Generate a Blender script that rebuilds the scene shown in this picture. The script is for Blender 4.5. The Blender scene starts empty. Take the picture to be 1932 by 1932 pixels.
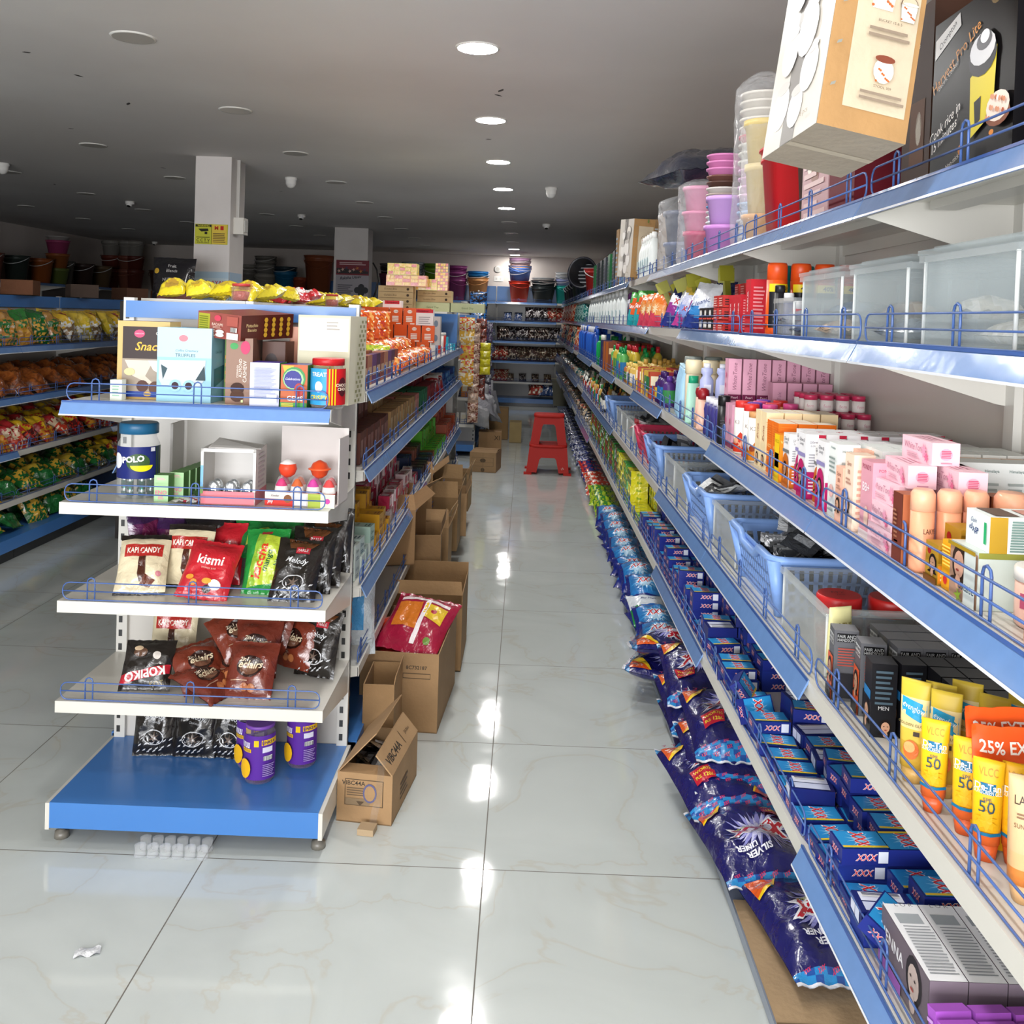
import bpy, math, random
from mathutils import Vector, Matrix, Euler, noise
R = random.Random(7)
PI = math.pi
scene = bpy.context.scene
COL = scene.collection
# ---------------------------------------------------------------- camera
EYE = Vector((0, 0, 1.575)); FPX = 1786.0; PCX, PCY = 966.0, 644.0; ROLL = .033
_d = Vector((27 / FPX, 44 / FPX, 1)).normalized()
_z = Vector((math.sin(ROLL), math.cos(ROLL), 0)); _z.z = -(_z.x * _d.x + _z.y * _d.y) / _d.z; _z.normalize()
_x = _z.cross(_d)
if _x.x < 0: _x = -_x
# rows of W2C: image right / image up / forward, written in world axes
W2C = Matrix(((_x.x, _d.x, _z.x), (_x.y, _d.y, _z.y), (_x.z, _d.z, _z.z)))
cam_d = bpy.data.cameras.new('camera'); cam = bpy.data.objects.new('camera', cam_d); COL.objects.link(cam)
cam_d.sensor_width = 36; cam_d.lens = FPX / 1932 * 36; cam_d.shift_y = (PCY - 966) / 1932
cam_d.clip_start = .05; cam_d.clip_end = 100
r0, r1, r2 = W2C[0], W2C[1], W2C[2]
cam.matrix_world = Matrix(((r0[0], r1[0], -r2[0], EYE.x), (r0[1], r1[1], -r2[1], EYE.y), (r0[2], r1[2], -r2[2], EYE.z), (0, 0, 0, 1)))
scene.camera = cam
def at(u, v, X=None, Y=None, Z=None):
    """world point seen at pixel (u, v) of the 1932 frame on one world plane"""
    r = W2C.transposed() @ Vector(((u - PCX) / FPX, -(v - PCY) / FPX, 1))
    t = X / r.x if X is not None else (Y / r.y if Y is not None else (Z - EYE.z) / r.z)
    return EYE + r * t
# ---------------------------------------------------------------- world, lights, exposure
CEIL = 2.75
w = bpy.data.worlds.new('world'); scene.world = w; w.use_nodes = True
w.node_tree.nodes['Background'].inputs[0].default_value = (.75, .85, 1, 1)
w.node_tree.nodes['Background'].inputs[1].default_value = .6
scene.view_settings.view_transform = 'Standard'; scene.view_settings.look = 'None'
scene.view_settings.gamma = 1; scene.view_settings.exposure = 0.0
try: scene.cycles.use_light_tree = True
except Exception: pass
scene.cycles.max_bounces = 7; scene.cycles.transparent_max_bounces = 16; scene.cycles.diffuse_bounces = 4
scene.cycles.glossy_bounces = 3; scene.cycles.transmission_bounces = 4
scene.cycles.caustics_reflective = False; scene.cycles.caustics_refractive = False
scene.cycles.sample_clamp_indirect = 6
def area(name, loc, rot, sx, sy, power, col, shape='RECTANGLE'):
    l = bpy.data.lights.new(name, 'AREA'); l.shape = shape; l.size = sx
    if shape == 'RECTANGLE': l.size_y = sy
    l.energy = power; l.color = col
    o = bpy.data.objects.new(name, l); COL.objects.link(o); o.location = loc; o.rotation_euler = rot
    return o
# daylight through the shop front behind the camera
area('shopfront_daylight', (-1.3, -3.4, 1.35), (PI / 2 + .55, 0, -.2), 4.6, 2.1, 470, (.97, .98, 1.0))
LAMP_E = 620
LAMP_L = 185
# ---------------------------------------------------------------- colours, materials
def lin(h):
    if not isinstance(h, str): return h
    h = h.lstrip('#'); h = h if len(h) == 6 else ''.join(c * 2 for c in h)
    f = lambda c: c / 12.92 if c <= .04045 else ((c + .055) / 1.055) ** 2.4
    return tuple(f(int(h[i:i + 2], 16) / 255) for i in (0, 2, 4))
MATS = {}
def mat(name, rough=.5, metal=0, bump=0, bscale=20, alpha=1, coat=0, emit=0, spec=.5, dist=0, vary=0, vscale=8, transm=0):
    m = bpy.data.materials.new(name); m.use_nodes = True; nt = m.node_tree; n = nt.nodes; l = nt.links
    p = n['Principled BSDF']; out = n['Material Output']
    a = n.new('ShaderNodeAttribute'); a.attribute_name = 'Col'
    src = a.outputs['Color']
    tc = n.new('ShaderNodeTexCoord')
    if vary:
        nz = n.new('ShaderNodeTexNoise'); nz.inputs['Scale'].default_value = vscale; nz.inputs['Detail'].default_value = 5
        l.new(tc.outputs['Object'], nz.inputs['Vector'])
        mr = n.new('ShaderNodeMapRange'); mr.inputs[1].default_value = .3; mr.inputs[2].default_value = .7
        mr.inputs[3].default_value = 1 - vary; mr.inputs[4].default_value = 1 + vary * .3
        l.new(nz.outputs['Fac'], mr.inputs[0])
        mx = n.new('ShaderNodeMix'); mx.data_type = 'RGBA'; mx.blend_type = 'MULTIPLY'; mx.inputs[0].default_value = 1
        l.new(src, mx.inputs[6]); l.new(mr.outputs[0], mx.inputs[7]); src = mx.outputs[2]
    l.new(src, p.inputs['Base Color'])
    p.inputs['Roughness'].default_value = rough; p.inputs['Metallic'].default_value = metal
    p.inputs['Coat Weight'].default_value = coat; p.inputs['Coat Roughness'].default_value = .12
    p.inputs['Specular IOR Level'].default_value = spec
    if emit:
        l.new(src, p.inputs['Emission Color']); p.inputs['Emission Strength'].default_value = emit
    if bump:
        nb = n.new('ShaderNodeTexNoise'); nb.inputs['Scale'].default_value = bscale; nb.inputs['Detail'].default_value = 3
        nb.inputs['Distortion'].default_value = dist
        l.new(tc.outputs['Object'], nb.inputs['Vector'])
        bp = n.new('ShaderNodeBump'); bp.inputs['Strength'].default_value = bump; bp.inputs['Distance'].default_value = .02
        l.new(nb.outputs['Fac'], bp.inputs['Height']); l.new(bp.outputs[0], p.inputs['Normal'])
    if alpha < 1:
        tr = n.new('ShaderNodeBsdfTransparent'); mxs = n.new('ShaderNodeMixShader')
        lw = n.new('ShaderNodeLayerWeight'); lw.inputs[0].default_value = .35
        mr2 = n.new('ShaderNodeMapRange'); mr2.inputs[3].default_value = alpha; mr2.inputs[4].default_value = min(1, alpha + .35)
        l.new(lw.outputs['Facing'], mr2.inputs[0]); l.new(mr2.outputs[0], mxs.inputs[0])
        l.new(tr.outputs[0], mxs.inputs[1]); l.new(p.outputs[0], mxs.inputs[2]); l.new(mxs.outputs[0], out.inputs[0])
    MATS[name] = m
    return m
mat('painted_steel', .32, coat=.15, vary=.04, vscale=3)
mat('vinyl_strip', .16, coat=.6, bump=.12, bscale=9, vary=.06, vscale=30)
mat('paper', .5, spec=.2)
mat('card_gloss', .34, spec=.2)
mat('cardboard', .8, vary=.12, vscale=9, bump=.08, bscale=60)
mat('plastic', .35, spec=.4)
mat('matte_plastic', .5, spec=.25)
mat('film', .2, bump=.34, bscale=30, coat=.5, dist=.6)
mat('film_rough', .3, bump=.5, bscale=38, coat=.3, dist=1.2)
mat('foil', .22, metal=.85, bump=.4, bscale=30, dist=1)
mat('clear', .08, alpha=.1)
mat('wrap', .12, alpha=.11, bump=1.0, bscale=22, dist=1.4, coat=.5)
mat('frosted', .35, alpha=.13)
mat('milky', .4, alpha=.62)
mat('rubber', .6)
mat('lamp', .5, emit=LAMP_L)
# ---------------------------------------------------------------- mesh builder
_txt = {}
def glyphs(s, off=0., shear=0.):
    k = (s, off, shear)
    if k not in _txt:
        c = bpy.data.curves.new('t', 'FONT'); c.body = s; c.resolution_u = 2; c.offset = off; c.shear = shear; c.size = 1
        o = bpy.data.objects.new('t', c); me = o.to_mesh()
        vs = [(v.co.x, v.co.y) for v in me.vertices]; fs = [tuple(p.vertices) for p in me.polygons]
        nz = [(sum((vs[f[i]][0] * vs[f[(i + 1) % len(f)]][1] - vs[f[(i + 1) % len(f)]][0] * vs[f[i]][1]) for i in range(len(f)))) for f in fs]
        fs = [f if a > 0 else f[::-1] for f, a in zip(fs, nz)]
        o.to_mesh_clear(); bpy.data.objects.remove(o); bpy.data.curves.remove(c)
        if vs:
            x0 = min(p[0] for p in vs); x1 = max(p[0] for p in vs); y0 = min(p[1] for p in vs); y1 = max(p[1] for p in vs)
        else: x0 = y0 = 0; x1 = y1 = 1
        h = max(y1 - y0, .01)
        _txt[k] = ([((x - x0) / h, (y - y0) / h) for x, y in vs], fs, (x1 - x0) / h)
    return _txt[k]
class B:
    def __init__(s): s.v = []; s.f = []; s.c = []; s.m = []; s.s = []
    def add(s, vs, fs, cols, mt, smooth=False):
        n = len(s.v); s.v += [tuple(p) for p in vs]
        for i, f in enumerate(fs):
            s.f.append(tuple(n + k for k in f)); s.c.append(lin(cols[i] if isinstance(cols, list) else cols)); s.m.append(mt); s.s.append(smooth)
    def quad(s, pts, col, mt='paper'): s.add(pts, [tuple(range(len(pts)))], col, mt)
    def box(s, x0, x1, y0, y1, z0, z1, col, mt='paper', faces=None, xf=None):
        vs = [(x, y, z) for z in (z0, z1) for y in (y0, y1) for x in (x0, x1)]
        if xf: vs = [xf @ Vector(p) for p in vs]
        fs = [(0, 2, 3, 1), (4, 5, 7, 6), (0, 1, 5, 4), (1, 3, 7, 5), (3, 2, 6, 7), (2, 0, 4, 6)]  # bottom top -y +x +y -x
        s.add(vs, fs, [faces.get(k, col) for k in ('bot', 'top', '-y', '+x', '+y', '-x')] if faces else col, mt)
    def loft(s, secs, n=20, mt='plastic', cx=0, cy=0, bot=True, top=True, smooth=True, xf=None):
        """secs: (z, rx, ry, exponent, colour)"""
        vs, fs, cs = [], [], []
        for z, rx, ry, e, c in secs:
            for i in range(n):
                a = 2 * PI * (i + .5) / n; ca, sa = math.cos(a), math.sin(a)
                vs.append((cx + rx * math.copysign(abs(ca) ** (2 / e), ca), cy + ry * math.copysign(abs(sa) ** (2 / e), sa), z))
        for k in range(len(secs) - 1):
            for i in range(n):
                j = (i + 1) % n; fs.append((k * n + i, k * n + j, k * n + n + j, k * n + n + i)); cs.append(secs[k][4])
        if bot: fs.append(tuple(reversed(range(n)))); cs.append(secs[0][4])
        if top: fs.append(tuple(range((len(secs) - 1) * n, len(secs) * n))); cs.append(secs[-1][4])
        if xf: vs = [xf @ Vector(p) for p in vs]
        s.add(vs, fs, cs, mt, smooth)
        for q in (([-1] if top else []) + ([-2 if top else -1] if bot else [])): s.s[q] = False
    def tube(s, pts, r, col, n=6, mt='painted_steel', closed=False):
        P = [Vector(p) for p in pts]; N = len(P); vs, fs = [], []
        for i, p in enumerate(P):
            a = P[(i - 1) % N] if (i or closed) else p; b = P[(i + 1) % N] if (i < N - 1 or closed) else p
            t = (b - a).normalized(); u = t.orthogonal() if abs(t.z) > .99 else t.cross(Vector((0, 0, 1))); u.normalize()
            if i and u.dot(pu) < 0 and abs(u.dot(pu)) > .5: u = -u
            pu = u; wv = t.cross(u)
            for k in range(n):
                an = 2 * PI * k / n; vs.append(p + u * r * math.cos(an) + wv * r * math.sin(an))
        for i in range(N if closed else N - 1):
            j = (i + 1) % N
            for k in range(n):
                l = (k + 1) % n; fs.append((i * n + k, i * n + l, j * n + l, j * n + k))
        if not closed: fs += [tuple(reversed(range(n))), tuple(range((N - 1) * n, N * n))]
        s.add(vs, fs, col, mt, True)
    def grid(s, fn, nu, nv, col, mt='film', smooth=True, flip=False):
        vs = [fn(i / nu, j / nv) for j in range(nv + 1) for i in range(nu + 1)]; fs, cs = [], []
        for j in range(nv):
            for i in range(nu):
                a = j * (nu + 1) + i; f = (a, a + 1, a + nu + 2, a + nu + 1); fs.append(f[::-1] if flip else f)
                cs.append(col((i + .5) / nu, (j + .5) / nv) if callable(col) else col)
        s.add(vs, fs, cs, mt, smooth)
    def mesh(s, name):
        me = bpy.data.meshes.new(name); me.from_pydata(s.v, [], s.f)
        ms = []
        for m in s.m:
            if m not in ms: ms.append(m)
        for m in ms: me.materials.append(MATS[m])
        me.polygons.foreach_set('material_index', [ms.index(m) for m in s.m])
        me.polygons.foreach_set('use_smooth', s.s)
        ca = me.color_attributes.new('Col', 'FLOAT_COLOR', 'CORNER'); buf = []
        for f, c in zip(s.f, s.c): buf += (c[0], c[1], c[2], 1.) * len(f)
        ca.data.foreach_set('color', buf); me.update()
        return me
def mot(*cols, seed=0, f=5, band=None):
    """blotchy printed colours"""
    def g(u, v):
        if band and (v < .06 or v > .94): return band
        n = noise.noise(Vector((u * f, v * f, seed * 3.7))) * .5 + .5 + .12 * noise.noise(Vector((u * f * 3, v * f * 3, seed)))
        return cols[max(0, min(len(cols) - 1, int(((n - .28) / .44) * len(cols))))]
    return g
class Pan:
    """a printed panel: x right 0..w, y up 0..h in metres, laid on a surface by fn(x, y, lift)"""
    def __init__(s, b, fn, w, h, mt='paper', seg=None): s.b, s.fn, s.w, s.h, s.mt, s.seg = b, fn, w, h, mt, seg; s.k = 1
    def _l(s): s.k += 1; return s.k * .00035
    def emit(s, pts, fs, col, z):
        if not s.seg: return s.b.add([s.fn(x, y, z) for x, y in pts], fs, col, s.mt)
        q = list(pts); out = []; mid = {}; st = [(f[0], f[i], f[i + 1]) for f in fs for i in range(1, len(f) - 1)]
        while st:
            t = st.pop(); L = [(q[t[i]][0] - q[t[(i + 1) % 3]][0]) ** 2 + (q[t[i]][1] - q[t[(i + 1) % 3]][1]) ** 2 for i in range(3)]; i = L.index(max(L))
            if L[i] < s.seg ** 2 or len(out) > 6000: out.append(t); continue
            a, b_, c = t[i], t[(i + 1) % 3], t[(i + 2) % 3]; k = (min(a, b_), max(a, b_))
            if k not in mid: mid[k] = len(q); q.append(((q[a][0] + q[b_][0]) / 2, (q[a][1] + q[b_][1]) / 2))
            st += [(a, mid[k], c), (mid[k], b_, c)]
        s.b.add([s.fn(x, y, z) for x, y in q], out, col, s.mt)
    def poly(s, pts, col):
        s.emit([(x * s.w, y * s.h) for x, y in pts], [tuple(range(len(pts)))], col, s._l())
    def rect(s, x0, y0, x1, y1, col):
        if not s.seg: return s.poly([(x0, y0), (x1, y0), (x1, y1), (x0, y1)], col)
        z = s._l(); nx = max(1, int((x1 - x0) * s.w / s.seg)); ny = max(1, int((y1 - y0) * s.h / s.seg))
        s.b.grid(lambda u, v: s.fn((x0 + (x1 - x0) * u) * s.w, (y0 + (y1 - y0) * v) * s.h, z), nx, ny, col, s.mt)
    def disc(s, x, y, r, col, ry=None, n=14, a0=0, a1=2 * PI):
        """r in metres"""
        ry = ry or r
        s.poly([(x + r * math.cos(a0 + (a1 - a0) * i / n) / s.w, y + ry * math.sin(a0 + (a1 - a0) * i / n) / s.h) for i in range(n if a1 - a0 > 6.2 else n + 1)], col)
    def star(s, x, y, r0, r1, n, col, ang=0):
        z = s._l(); c = (x * s.w, y * s.h); vs = [c]; fs = []
        for i in range(2 * n):
            r = r0 if i % 2 else r1 * (.75 + .5 * ((i * 7919) % 13) / 13); a = PI * i / n + ang; vs.append((c[0] + r * math.cos(a), c[1] + r * math.sin(a)))
        for i in range(2 * n): fs.append((0, i + 1, (i + 1) % (2 * n) + 1))
        s.emit(vs, fs, col, z)
    def text(s, t, x, y, size, col, rot=0, off=0., shear=0., maxw=None, al='c'):
        """centre x, centre y in 0..1, cap height in metres"""
        vs, fs, w = glyphs(t, off, shear); sx = size
        if maxw and w * size > maxw * s.w: sx = maxw * s.w / w
        z = s._l(); ca, sa = math.cos(rot), math.sin(rot); ox = {'c': w / 2, 'l': 0, 'r': w}[al]
        pts = []
        for px, py in vs:
            a, b_ = (px - ox) * sx, (py - .5) * size
            pts.append((x * s.w + a * ca - b_ * sa, y * s.h + a * sa + b_ * ca))
        s.emit(pts, fs, col, z)
    def lines(s, x0, y0, x1, y1, n, col, fill=.45, rag=.25):
        for i in range(n):
            ya = y0 + (y1 - y0) * i / n; e = x1 - (x1 - x0) * rag * (((i * 37) % 10) / 10)
            s.poly([(x0, ya), (e, ya), (e, ya + (y1 - y0) / n * fill), (x0, ya + (y1 - y0) / n * fill)], col)
    def bars(s, x0, y0, x1, y1, col='#222222', n=12):
        s.rect(x0, y0, x1, y1, '#f4f4f0')
        for i in range(n):
            a = x0 + (x1 - x0) * (i + .25) / n; s.poly([(a, y0), (a + (x1 - x0) / n * (.3 + .3 * (i % 3 == 0)), y0), (a + (x1 - x0) / n * (.3 + .3 * (i % 3 == 0)), y1), (a, y1)], col)
    def face(s, x, y, r, hair='#1c1512', skin='#c99a7c'):
        s.disc(x, y, r * 1.25, hair, r * 1.5); s.disc(x, y - r * .1 / s.h, r * .85, skin, r * 1.1)
        s.disc(x, y - r * 1.6 / s.h, r * 1.5, hair, r * .5, a0=0, a1=PI)
        s.disc(x, y - r * 1.5 / s.h, r * .45, skin, r * .6)
        for dx in (-.35, .35): s.disc(x + dx * r / s.w, y + r * .15 / s.h, r * .14, '#2a1a14', r * .08, 8)
        s.disc(x, y - r * .55 / s.h, r * .28, '#a04038', r * .1, 8)
def flat(o, ux, uy, n):
    o, ux, uy, n = Vector(o), Vector(ux), Vector(uy), Vector(n)
    return lambda x, y, l: o + ux * x + uy * y + n * l
def face(b, x0, x1, y0, y1, z0, z1, side, mt='paper'):
    if side == '-y': return Pan(b, flat((x0, y0, z0), (1, 0, 0), (0, 0, 1), (0, -1, 0)), x1 - x0, z1 - z0, mt)
    if side == '-x': return Pan(b, flat((x0, y1, z0), (0, -1, 0), (0, 0, 1), (-1, 0, 0)), y1 - y0, z1 - z0, mt)
    if side == '+x': return Pan(b, flat((x1, y0, z0), (0, 1, 0), (0, 0, 1), (1, 0, 0)), y1 - y0, z1 - z0, mt)
    if side == '+y': return Pan(b, flat((x1, y1, z0), (-1, 0, 0), (0, 0, 1), (0, 1, 0)), x1 - x0, z1 - z0, mt)
    if side == 'top': return Pan(b, flat((x0, y0, z1), (1, 0, 0), (0, 1, 0), (0, 0, 1)), x1 - x0, y1 - y0, mt)
    if side == 'top-x': return Pan(b, flat((x0, y1, z1), (0, -1, 0), (1, 0, 0), (0, 0, 1)), y1 - y0, x1 - x0, mt)
    if side == 'bot': return Pan(b, flat((x0, y1, z0), (1, 0, 0), (0, -1, 0), (0, 0, -1)), x1 - x0, y1 - y0, mt)
def cyl(b, r, z0, h, a0, arc, mt='paper', cx=0, cy=0):
    """panel wrapped on a cylinder; a0: angle of its left edge (-y is -PI/2, left edge seen from outside)"""
    return Pan(b, lambda x, y, l: Vector((cx + (r + l) * math.cos(a0 + x / r), cy + (r + l) * math.sin(a0 + x / r), z0 + y)), arc * r, h, mt, seg=.012)
# ---------------------------------------------------------------- objects
def link(name, data, parent=None):
    o = bpy.data.objects.new(name, data); COL.objects.link(o); o.parent = parent
    return o
def tag(o, label=None, cat=None, group=None, kind=None):
    if label: o['label'] = label
    if cat: o['category'] = cat
    if group: o['group'] = group
    if kind: o['kind'] = kind
    return o
def struct(name, b): return tag(link(name, b.mesh(name)), kind='structure')
class Proto:
    """one kind of thing: a mesh, or an empty with parts [(name, mesh, [(sub name, mesh)], label)]"""
    def __init__(s, name, cat, b=None, parts=()):
        s.name, s.cat = name, cat; s.me = b.mesh(name) if b else None
        s.parts = [(p[0], p[1].mesh(p[0]), [(q[0], q[1].mesh(q[0])) for q in (p[2] if len(p) > 2 else ())], p[3] if len(p) > 3 else None) for p in parts]
    def put(s, loc, label, group=None, rot=(0, 0, 0), sc=None, name=None, few=False):
        o = link(name or s.name, s.me); o.location = loc; o.rotation_euler = rot if isinstance(rot, (tuple, Euler)) else (0, 0, rot)
        if sc: o.scale = sc if isinstance(sc, tuple) else (sc, sc, sc)
        for pn, pm, subs, pl in s.parts:
            c = link(pn, pm, o)
            if pl: c['label'] = pl
            for sn, sm in subs: link(sn, sm, c)
        return tag(o, label, s.cat, group)
ORD = 'nearest second third fourth fifth sixth seventh eighth ninth tenth eleventh twelfth thirteenth fourteenth fifteenth sixteenth seventeenth eighteenth nineteenth twentieth'.split()
ONES = 'zeroth first second third fourth fifth sixth seventh eighth ninth'.split()
TENS = {2: 'twenty', 3: 'thirty', 4: 'forty', 5: 'fifty', 6: 'sixty', 7: 'seventy', 8: 'eighty', 9: 'ninety'}
def nth(i):
    """0 -> first"""
    i += 1
    if i < 10: return ONES[i]
    if i <= 20: return ORD[i - 1]
    return TENS[i // 10] + ('-' + ONES[i % 10] if i % 10 else 'th')
# ================================================================ structure
def nodemat(name):
    m = bpy.data.materials.new(name); m.use_nodes = True; MATS[name] = m
    return m, m.node_tree.nodes, m.node_tree.links, m.node_tree.nodes['Principled BSDF']
def mk_floor():
    m, n, l, p = nodemat('floor_tile')
    tc = n.new('ShaderNodeTexCoord'); sp = n.new('ShaderNodeSeparateXYZ'); l.new(tc.outputs['Object'], sp.inputs[0])
    outs = []
    def M(op, a, b=None):
        q = n.new('ShaderNodeMath'); q.operation = op
        for i, x in enumerate((a, b)):
            if x is None: continue
            if isinstance(x, (int, float)): q.inputs[i].default_value = x
            else: l.new(x, q.inputs[i])
        return q.outputs[0]
    ids = []
    for ax, off in (('X', .07), ('Y', -2.66)):
        t = M('DIVIDE', M('ADD', sp.outputs[ax], off + 40 * .8), .8); fr = M('FRACT', t); ids.append(M('FLOOR', t))
        e = M('ABSOLUTE', M('SUBTRACT', fr, .5)); outs.append(M('GREATER_THAN', e, .5 - .0022))
    joint = M('MAXIMUM', outs[0], outs[1])
    cid = n.new('ShaderNodeCombineXYZ'); l.new(ids[0], cid.inputs[0]); l.new(ids[1], cid.inputs[1])
    wn = n.new('ShaderNodeTexWhiteNoise'); l.new(cid.outputs[0], wn.inputs['Vector'])
    # marble veins, shifted per tile
    va = n.new('ShaderNodeVectorMath'); va.operation = 'MULTIPLY_ADD'; l.new(wn.outputs['Color'], va.inputs[0]); va.inputs[1].default_value = (5, 5, 5); l.new(tc.outputs['Object'], va.inputs[2])
    nz = n.new('ShaderNodeTexNoise'); nz.inputs['Scale'].default_value = 1.6; nz.inputs['Detail'].default_value = 6; nz.inputs['Distortion'].default_value = 1.2; l.new(va.outputs[0], nz.inputs['Vector'])
    vein = M('ABSOLUTE', M('SUBTRACT', nz.outputs['Fac'], .5))
    cr = n.new('ShaderNodeValToRGB'); l.new(vein, cr.inputs[0])
    cr.color_ramp.elements[0].position = 0; cr.color_ramp.elements[0].color = (*lin('#c0c1b9'), 1)
    cr.color_ramp.elements[1].position = .012; cr.color_ramp.elements[1].color = (*lin('#c3c9c6'), 1)
    e = cr.color_ramp.elements.new(.2); e.color = (*lin('#cad0cd'), 1)
    mx = n.new('ShaderNodeMix'); mx.data_type = 'RGBA'; l.new(joint, mx.inputs[0]); l.new(cr.outputs[0], mx.inputs[6]); mx.inputs[7].default_value = (*lin('#6e6a62'), 1)
    l.new(mx.outputs[2], p.inputs['Base Color'])
    n2 = n.new('ShaderNodeTexNoise'); n2.inputs['Scale'].default_value = 3; n2.inputs['Detail'].default_value = 4; l.new(tc.outputs['Object'], n2.inputs['Vector'])
    mr = n.new('ShaderNodeMapRange'); mr.inputs[1].default_value = .35; mr.inputs[2].default_value = .7; mr.inputs[3].default_value = .045; mr.inputs[4].default_value = .11; l.new(n2.outputs['Fac'], mr.inputs[0])
    l.new(M('MAXIMUM', mr.outputs[0], M('MULTIPLY', joint, .6)), p.inputs['Roughness'])
    n3 = n.new('ShaderNodeTexNoise'); n3.inputs['Scale'].default_value = 4.5; n3.inputs['Detail'].default_value = 2; l.new(tc.outputs['Object'], n3.inputs['Vector'])
    bp = n.new('ShaderNodeBump'); bp.inputs['Strength'].default_value = .06; bp.inputs['Distance'].default_value = .02; l.new(n3.outputs['Fac'], bp.inputs['Height']); l.new(bp.outputs[0], p.inputs['Normal'])
    p.inputs['Specular IOR Level'].default_value = .6
mk_floor()
def wallmat(name, c, c2, sc, rough=.7, lo=.42, hi=.62):
    m, n, l, p = nodemat(name)
    tc = n.new('ShaderNodeTexCoord'); nz = n.new('ShaderNodeTexNoise'); nz.inputs['Scale'].default_value = sc; nz.inputs['Detail'].default_value = 6
    l.new(tc.outputs['Object'], nz.inputs['Vector']); cr = n.new('ShaderNodeValToRGB'); l.new(nz.outputs['Fac'], cr.inputs[0])
    cr.color_ramp.elements[0].position = lo; cr.color_ramp.elements[0].color = (*lin(c2), 1); cr.color_ramp.elements[1].position = hi; cr.color_ramp.elements[1].color = (*lin(c), 1)
    l.new(cr.outputs[0], p.inputs['Base Color']); p.inputs['Roughness'].default_value = rough
wallmat('ceiling_paint', '#dad7d4', '#cfcbc8', .5, .8)
wallmat('wall_paint', '#cfc6bf', '#c2b8b1', .8, .7)
wallmat('pillar_paint', '#d9d3cf', '#cfc9c5', 2, .55)
WX0, WX1, WY0, WY1 = -7.85, 1.42, -3.6, 18.15
b = B(); b.box(WX0 - .1, WX1 + .1, WY0 - .1, WY1 + .1, -.1, 0, '#fff', 'floor_tile'); struct('floor', b)
b = B(); b.box(WX0 - .1, WX1 + .1, WY0 - .1, WY1 + .1, CEIL, CEIL + .1, '#fff', 'ceiling_paint'); struct('ceiling', b)
b = B(); b.box(WX0 - .1, WX1 + .1, WY1, WY1 + .1, 0, CEIL, '#fff', 'wall_paint'); struct('wall_back', b)
b = B(); b.box(WX0 - .1, WX0, WY0, WY1, 0, CEIL, '#fff', 'wall_paint'); struct('wall_left', b)
b = B(); b.box(WX1, WX1 + .1, WY0, WY1, 0, CEIL, '#fff', 'wall_paint'); struct('wall_right', b)
b = B()
b.box(WX0, -4.2, WY0 - .1, WY0, 0, CEIL, '#fff', 'wall_paint'); b.box(1.35, WX1, WY0 - .1, WY0, 0, CEIL, '#fff', 'wall_paint'); b.box(-4.2, 1.35, WY0 - .1, WY0, 2.45, CEIL, '#fff', 'wall_paint')
struct('wall_front', b)
b = B()
for i in range(5): b.box(-4.2 + i * 1.365, -4.12 + i * 1.365, WY0 - .07, WY0 - .02, 0, 2.45, '#55585c', 'painted_steel')
b.box(-4.2, 1.35, WY0 - .07, WY0 - .02, 2.37, 2.45, '#55585c', 'painted_steel')
struct('window_1', b)
def pillar(name, x0, x1, y0, y1):
    b = B(); b.box(x0, x1, y0, y1, 0, CEIL, '#fff', 'pillar_paint'); struct(name, b)
pillar('pillar_1', -2.61, -2.33, 7.36, 7.72)
pillar('pillar_2', -2.71, -2.24, 13.2, 13.6)
# conduit and switch box on the near pillar
b = B(); b.box(-2.33, -2.305, 7.5, 7.525, 2.28, CEIL, '#c9c6c0', 'plastic'); o = link('cable_conduit', b.mesh('cable_conduit')); tag(o, 'thin white conduit running down the pillar side from the ceiling', 'conduit')
b = B(); b.box(-2.33, -2.25, 7.44, 7.56, 2.16, 2.29, '#dcd8cf', 'plastic'); b.box(-2.25, -2.243, 7.46, 7.54, 2.18, 2.27, '#c2c0ba', 'plastic')
o = link('junction_box', b.mesh('junction_box')); tag(o, 'small white junction box at the foot of the pillar conduit', 'electrical box')
# ================================================================ ceiling lights
def downlight():
    ring = B(); r = .098
    for a in range(1): ring.loft([(0, r, r, 2, '#e4e2dc'), (-.004, r * .98, r * .98, 2, '#e4e2dc'), (-.006, r * .9, r * .9, 2, '#d8d6d0')], 28, 'plastic', bot=False, top=False)
    ring.f = [f[::-1] for f in ring.f]
    lens_on = B(); n = 28; lens_on.add([(r * .9 * math.cos(2 * PI * i / n), r * .9 * math.sin(2 * PI * i / n), -.0055) for i in range(n)], [tuple(reversed(range(n)))], '#fffdfa', 'lamp')
    lens_off = B(); lens_off.add([(r * .9 * math.cos(2 * PI * i / n), r * .9 * math.sin(2 * PI * i / n), -.0055) for i in range(n)], [tuple(reversed(range(n)))], '#b9b5ae', 'plastic')
    return (Proto('ceiling_light', 'ceiling light', parts=[('rim', ring), ('lens', lens_on, (), 'lit white lens')]),
            Proto('ceiling_light', 'ceiling light', parts=[('rim', ring), ('lens', lens_off)]))
LON, LOFF = downlight()
for k in range(-3, 10):
    y = 4.17 + 1.512 * k; on = k < 5 or k > 7
    if y < WY0: continue
    (LON if on else LOFF).put((-.252, y, CEIL), ('lit round white downlight over the main aisle, ' if on else 'unlit round downlight over the main aisle, ') + (nth(k) + ' in view from near end' if k >= 0 else nth(-k - 1) + ' behind the camera'), 'downlights over the main aisle')
i = 0
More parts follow.
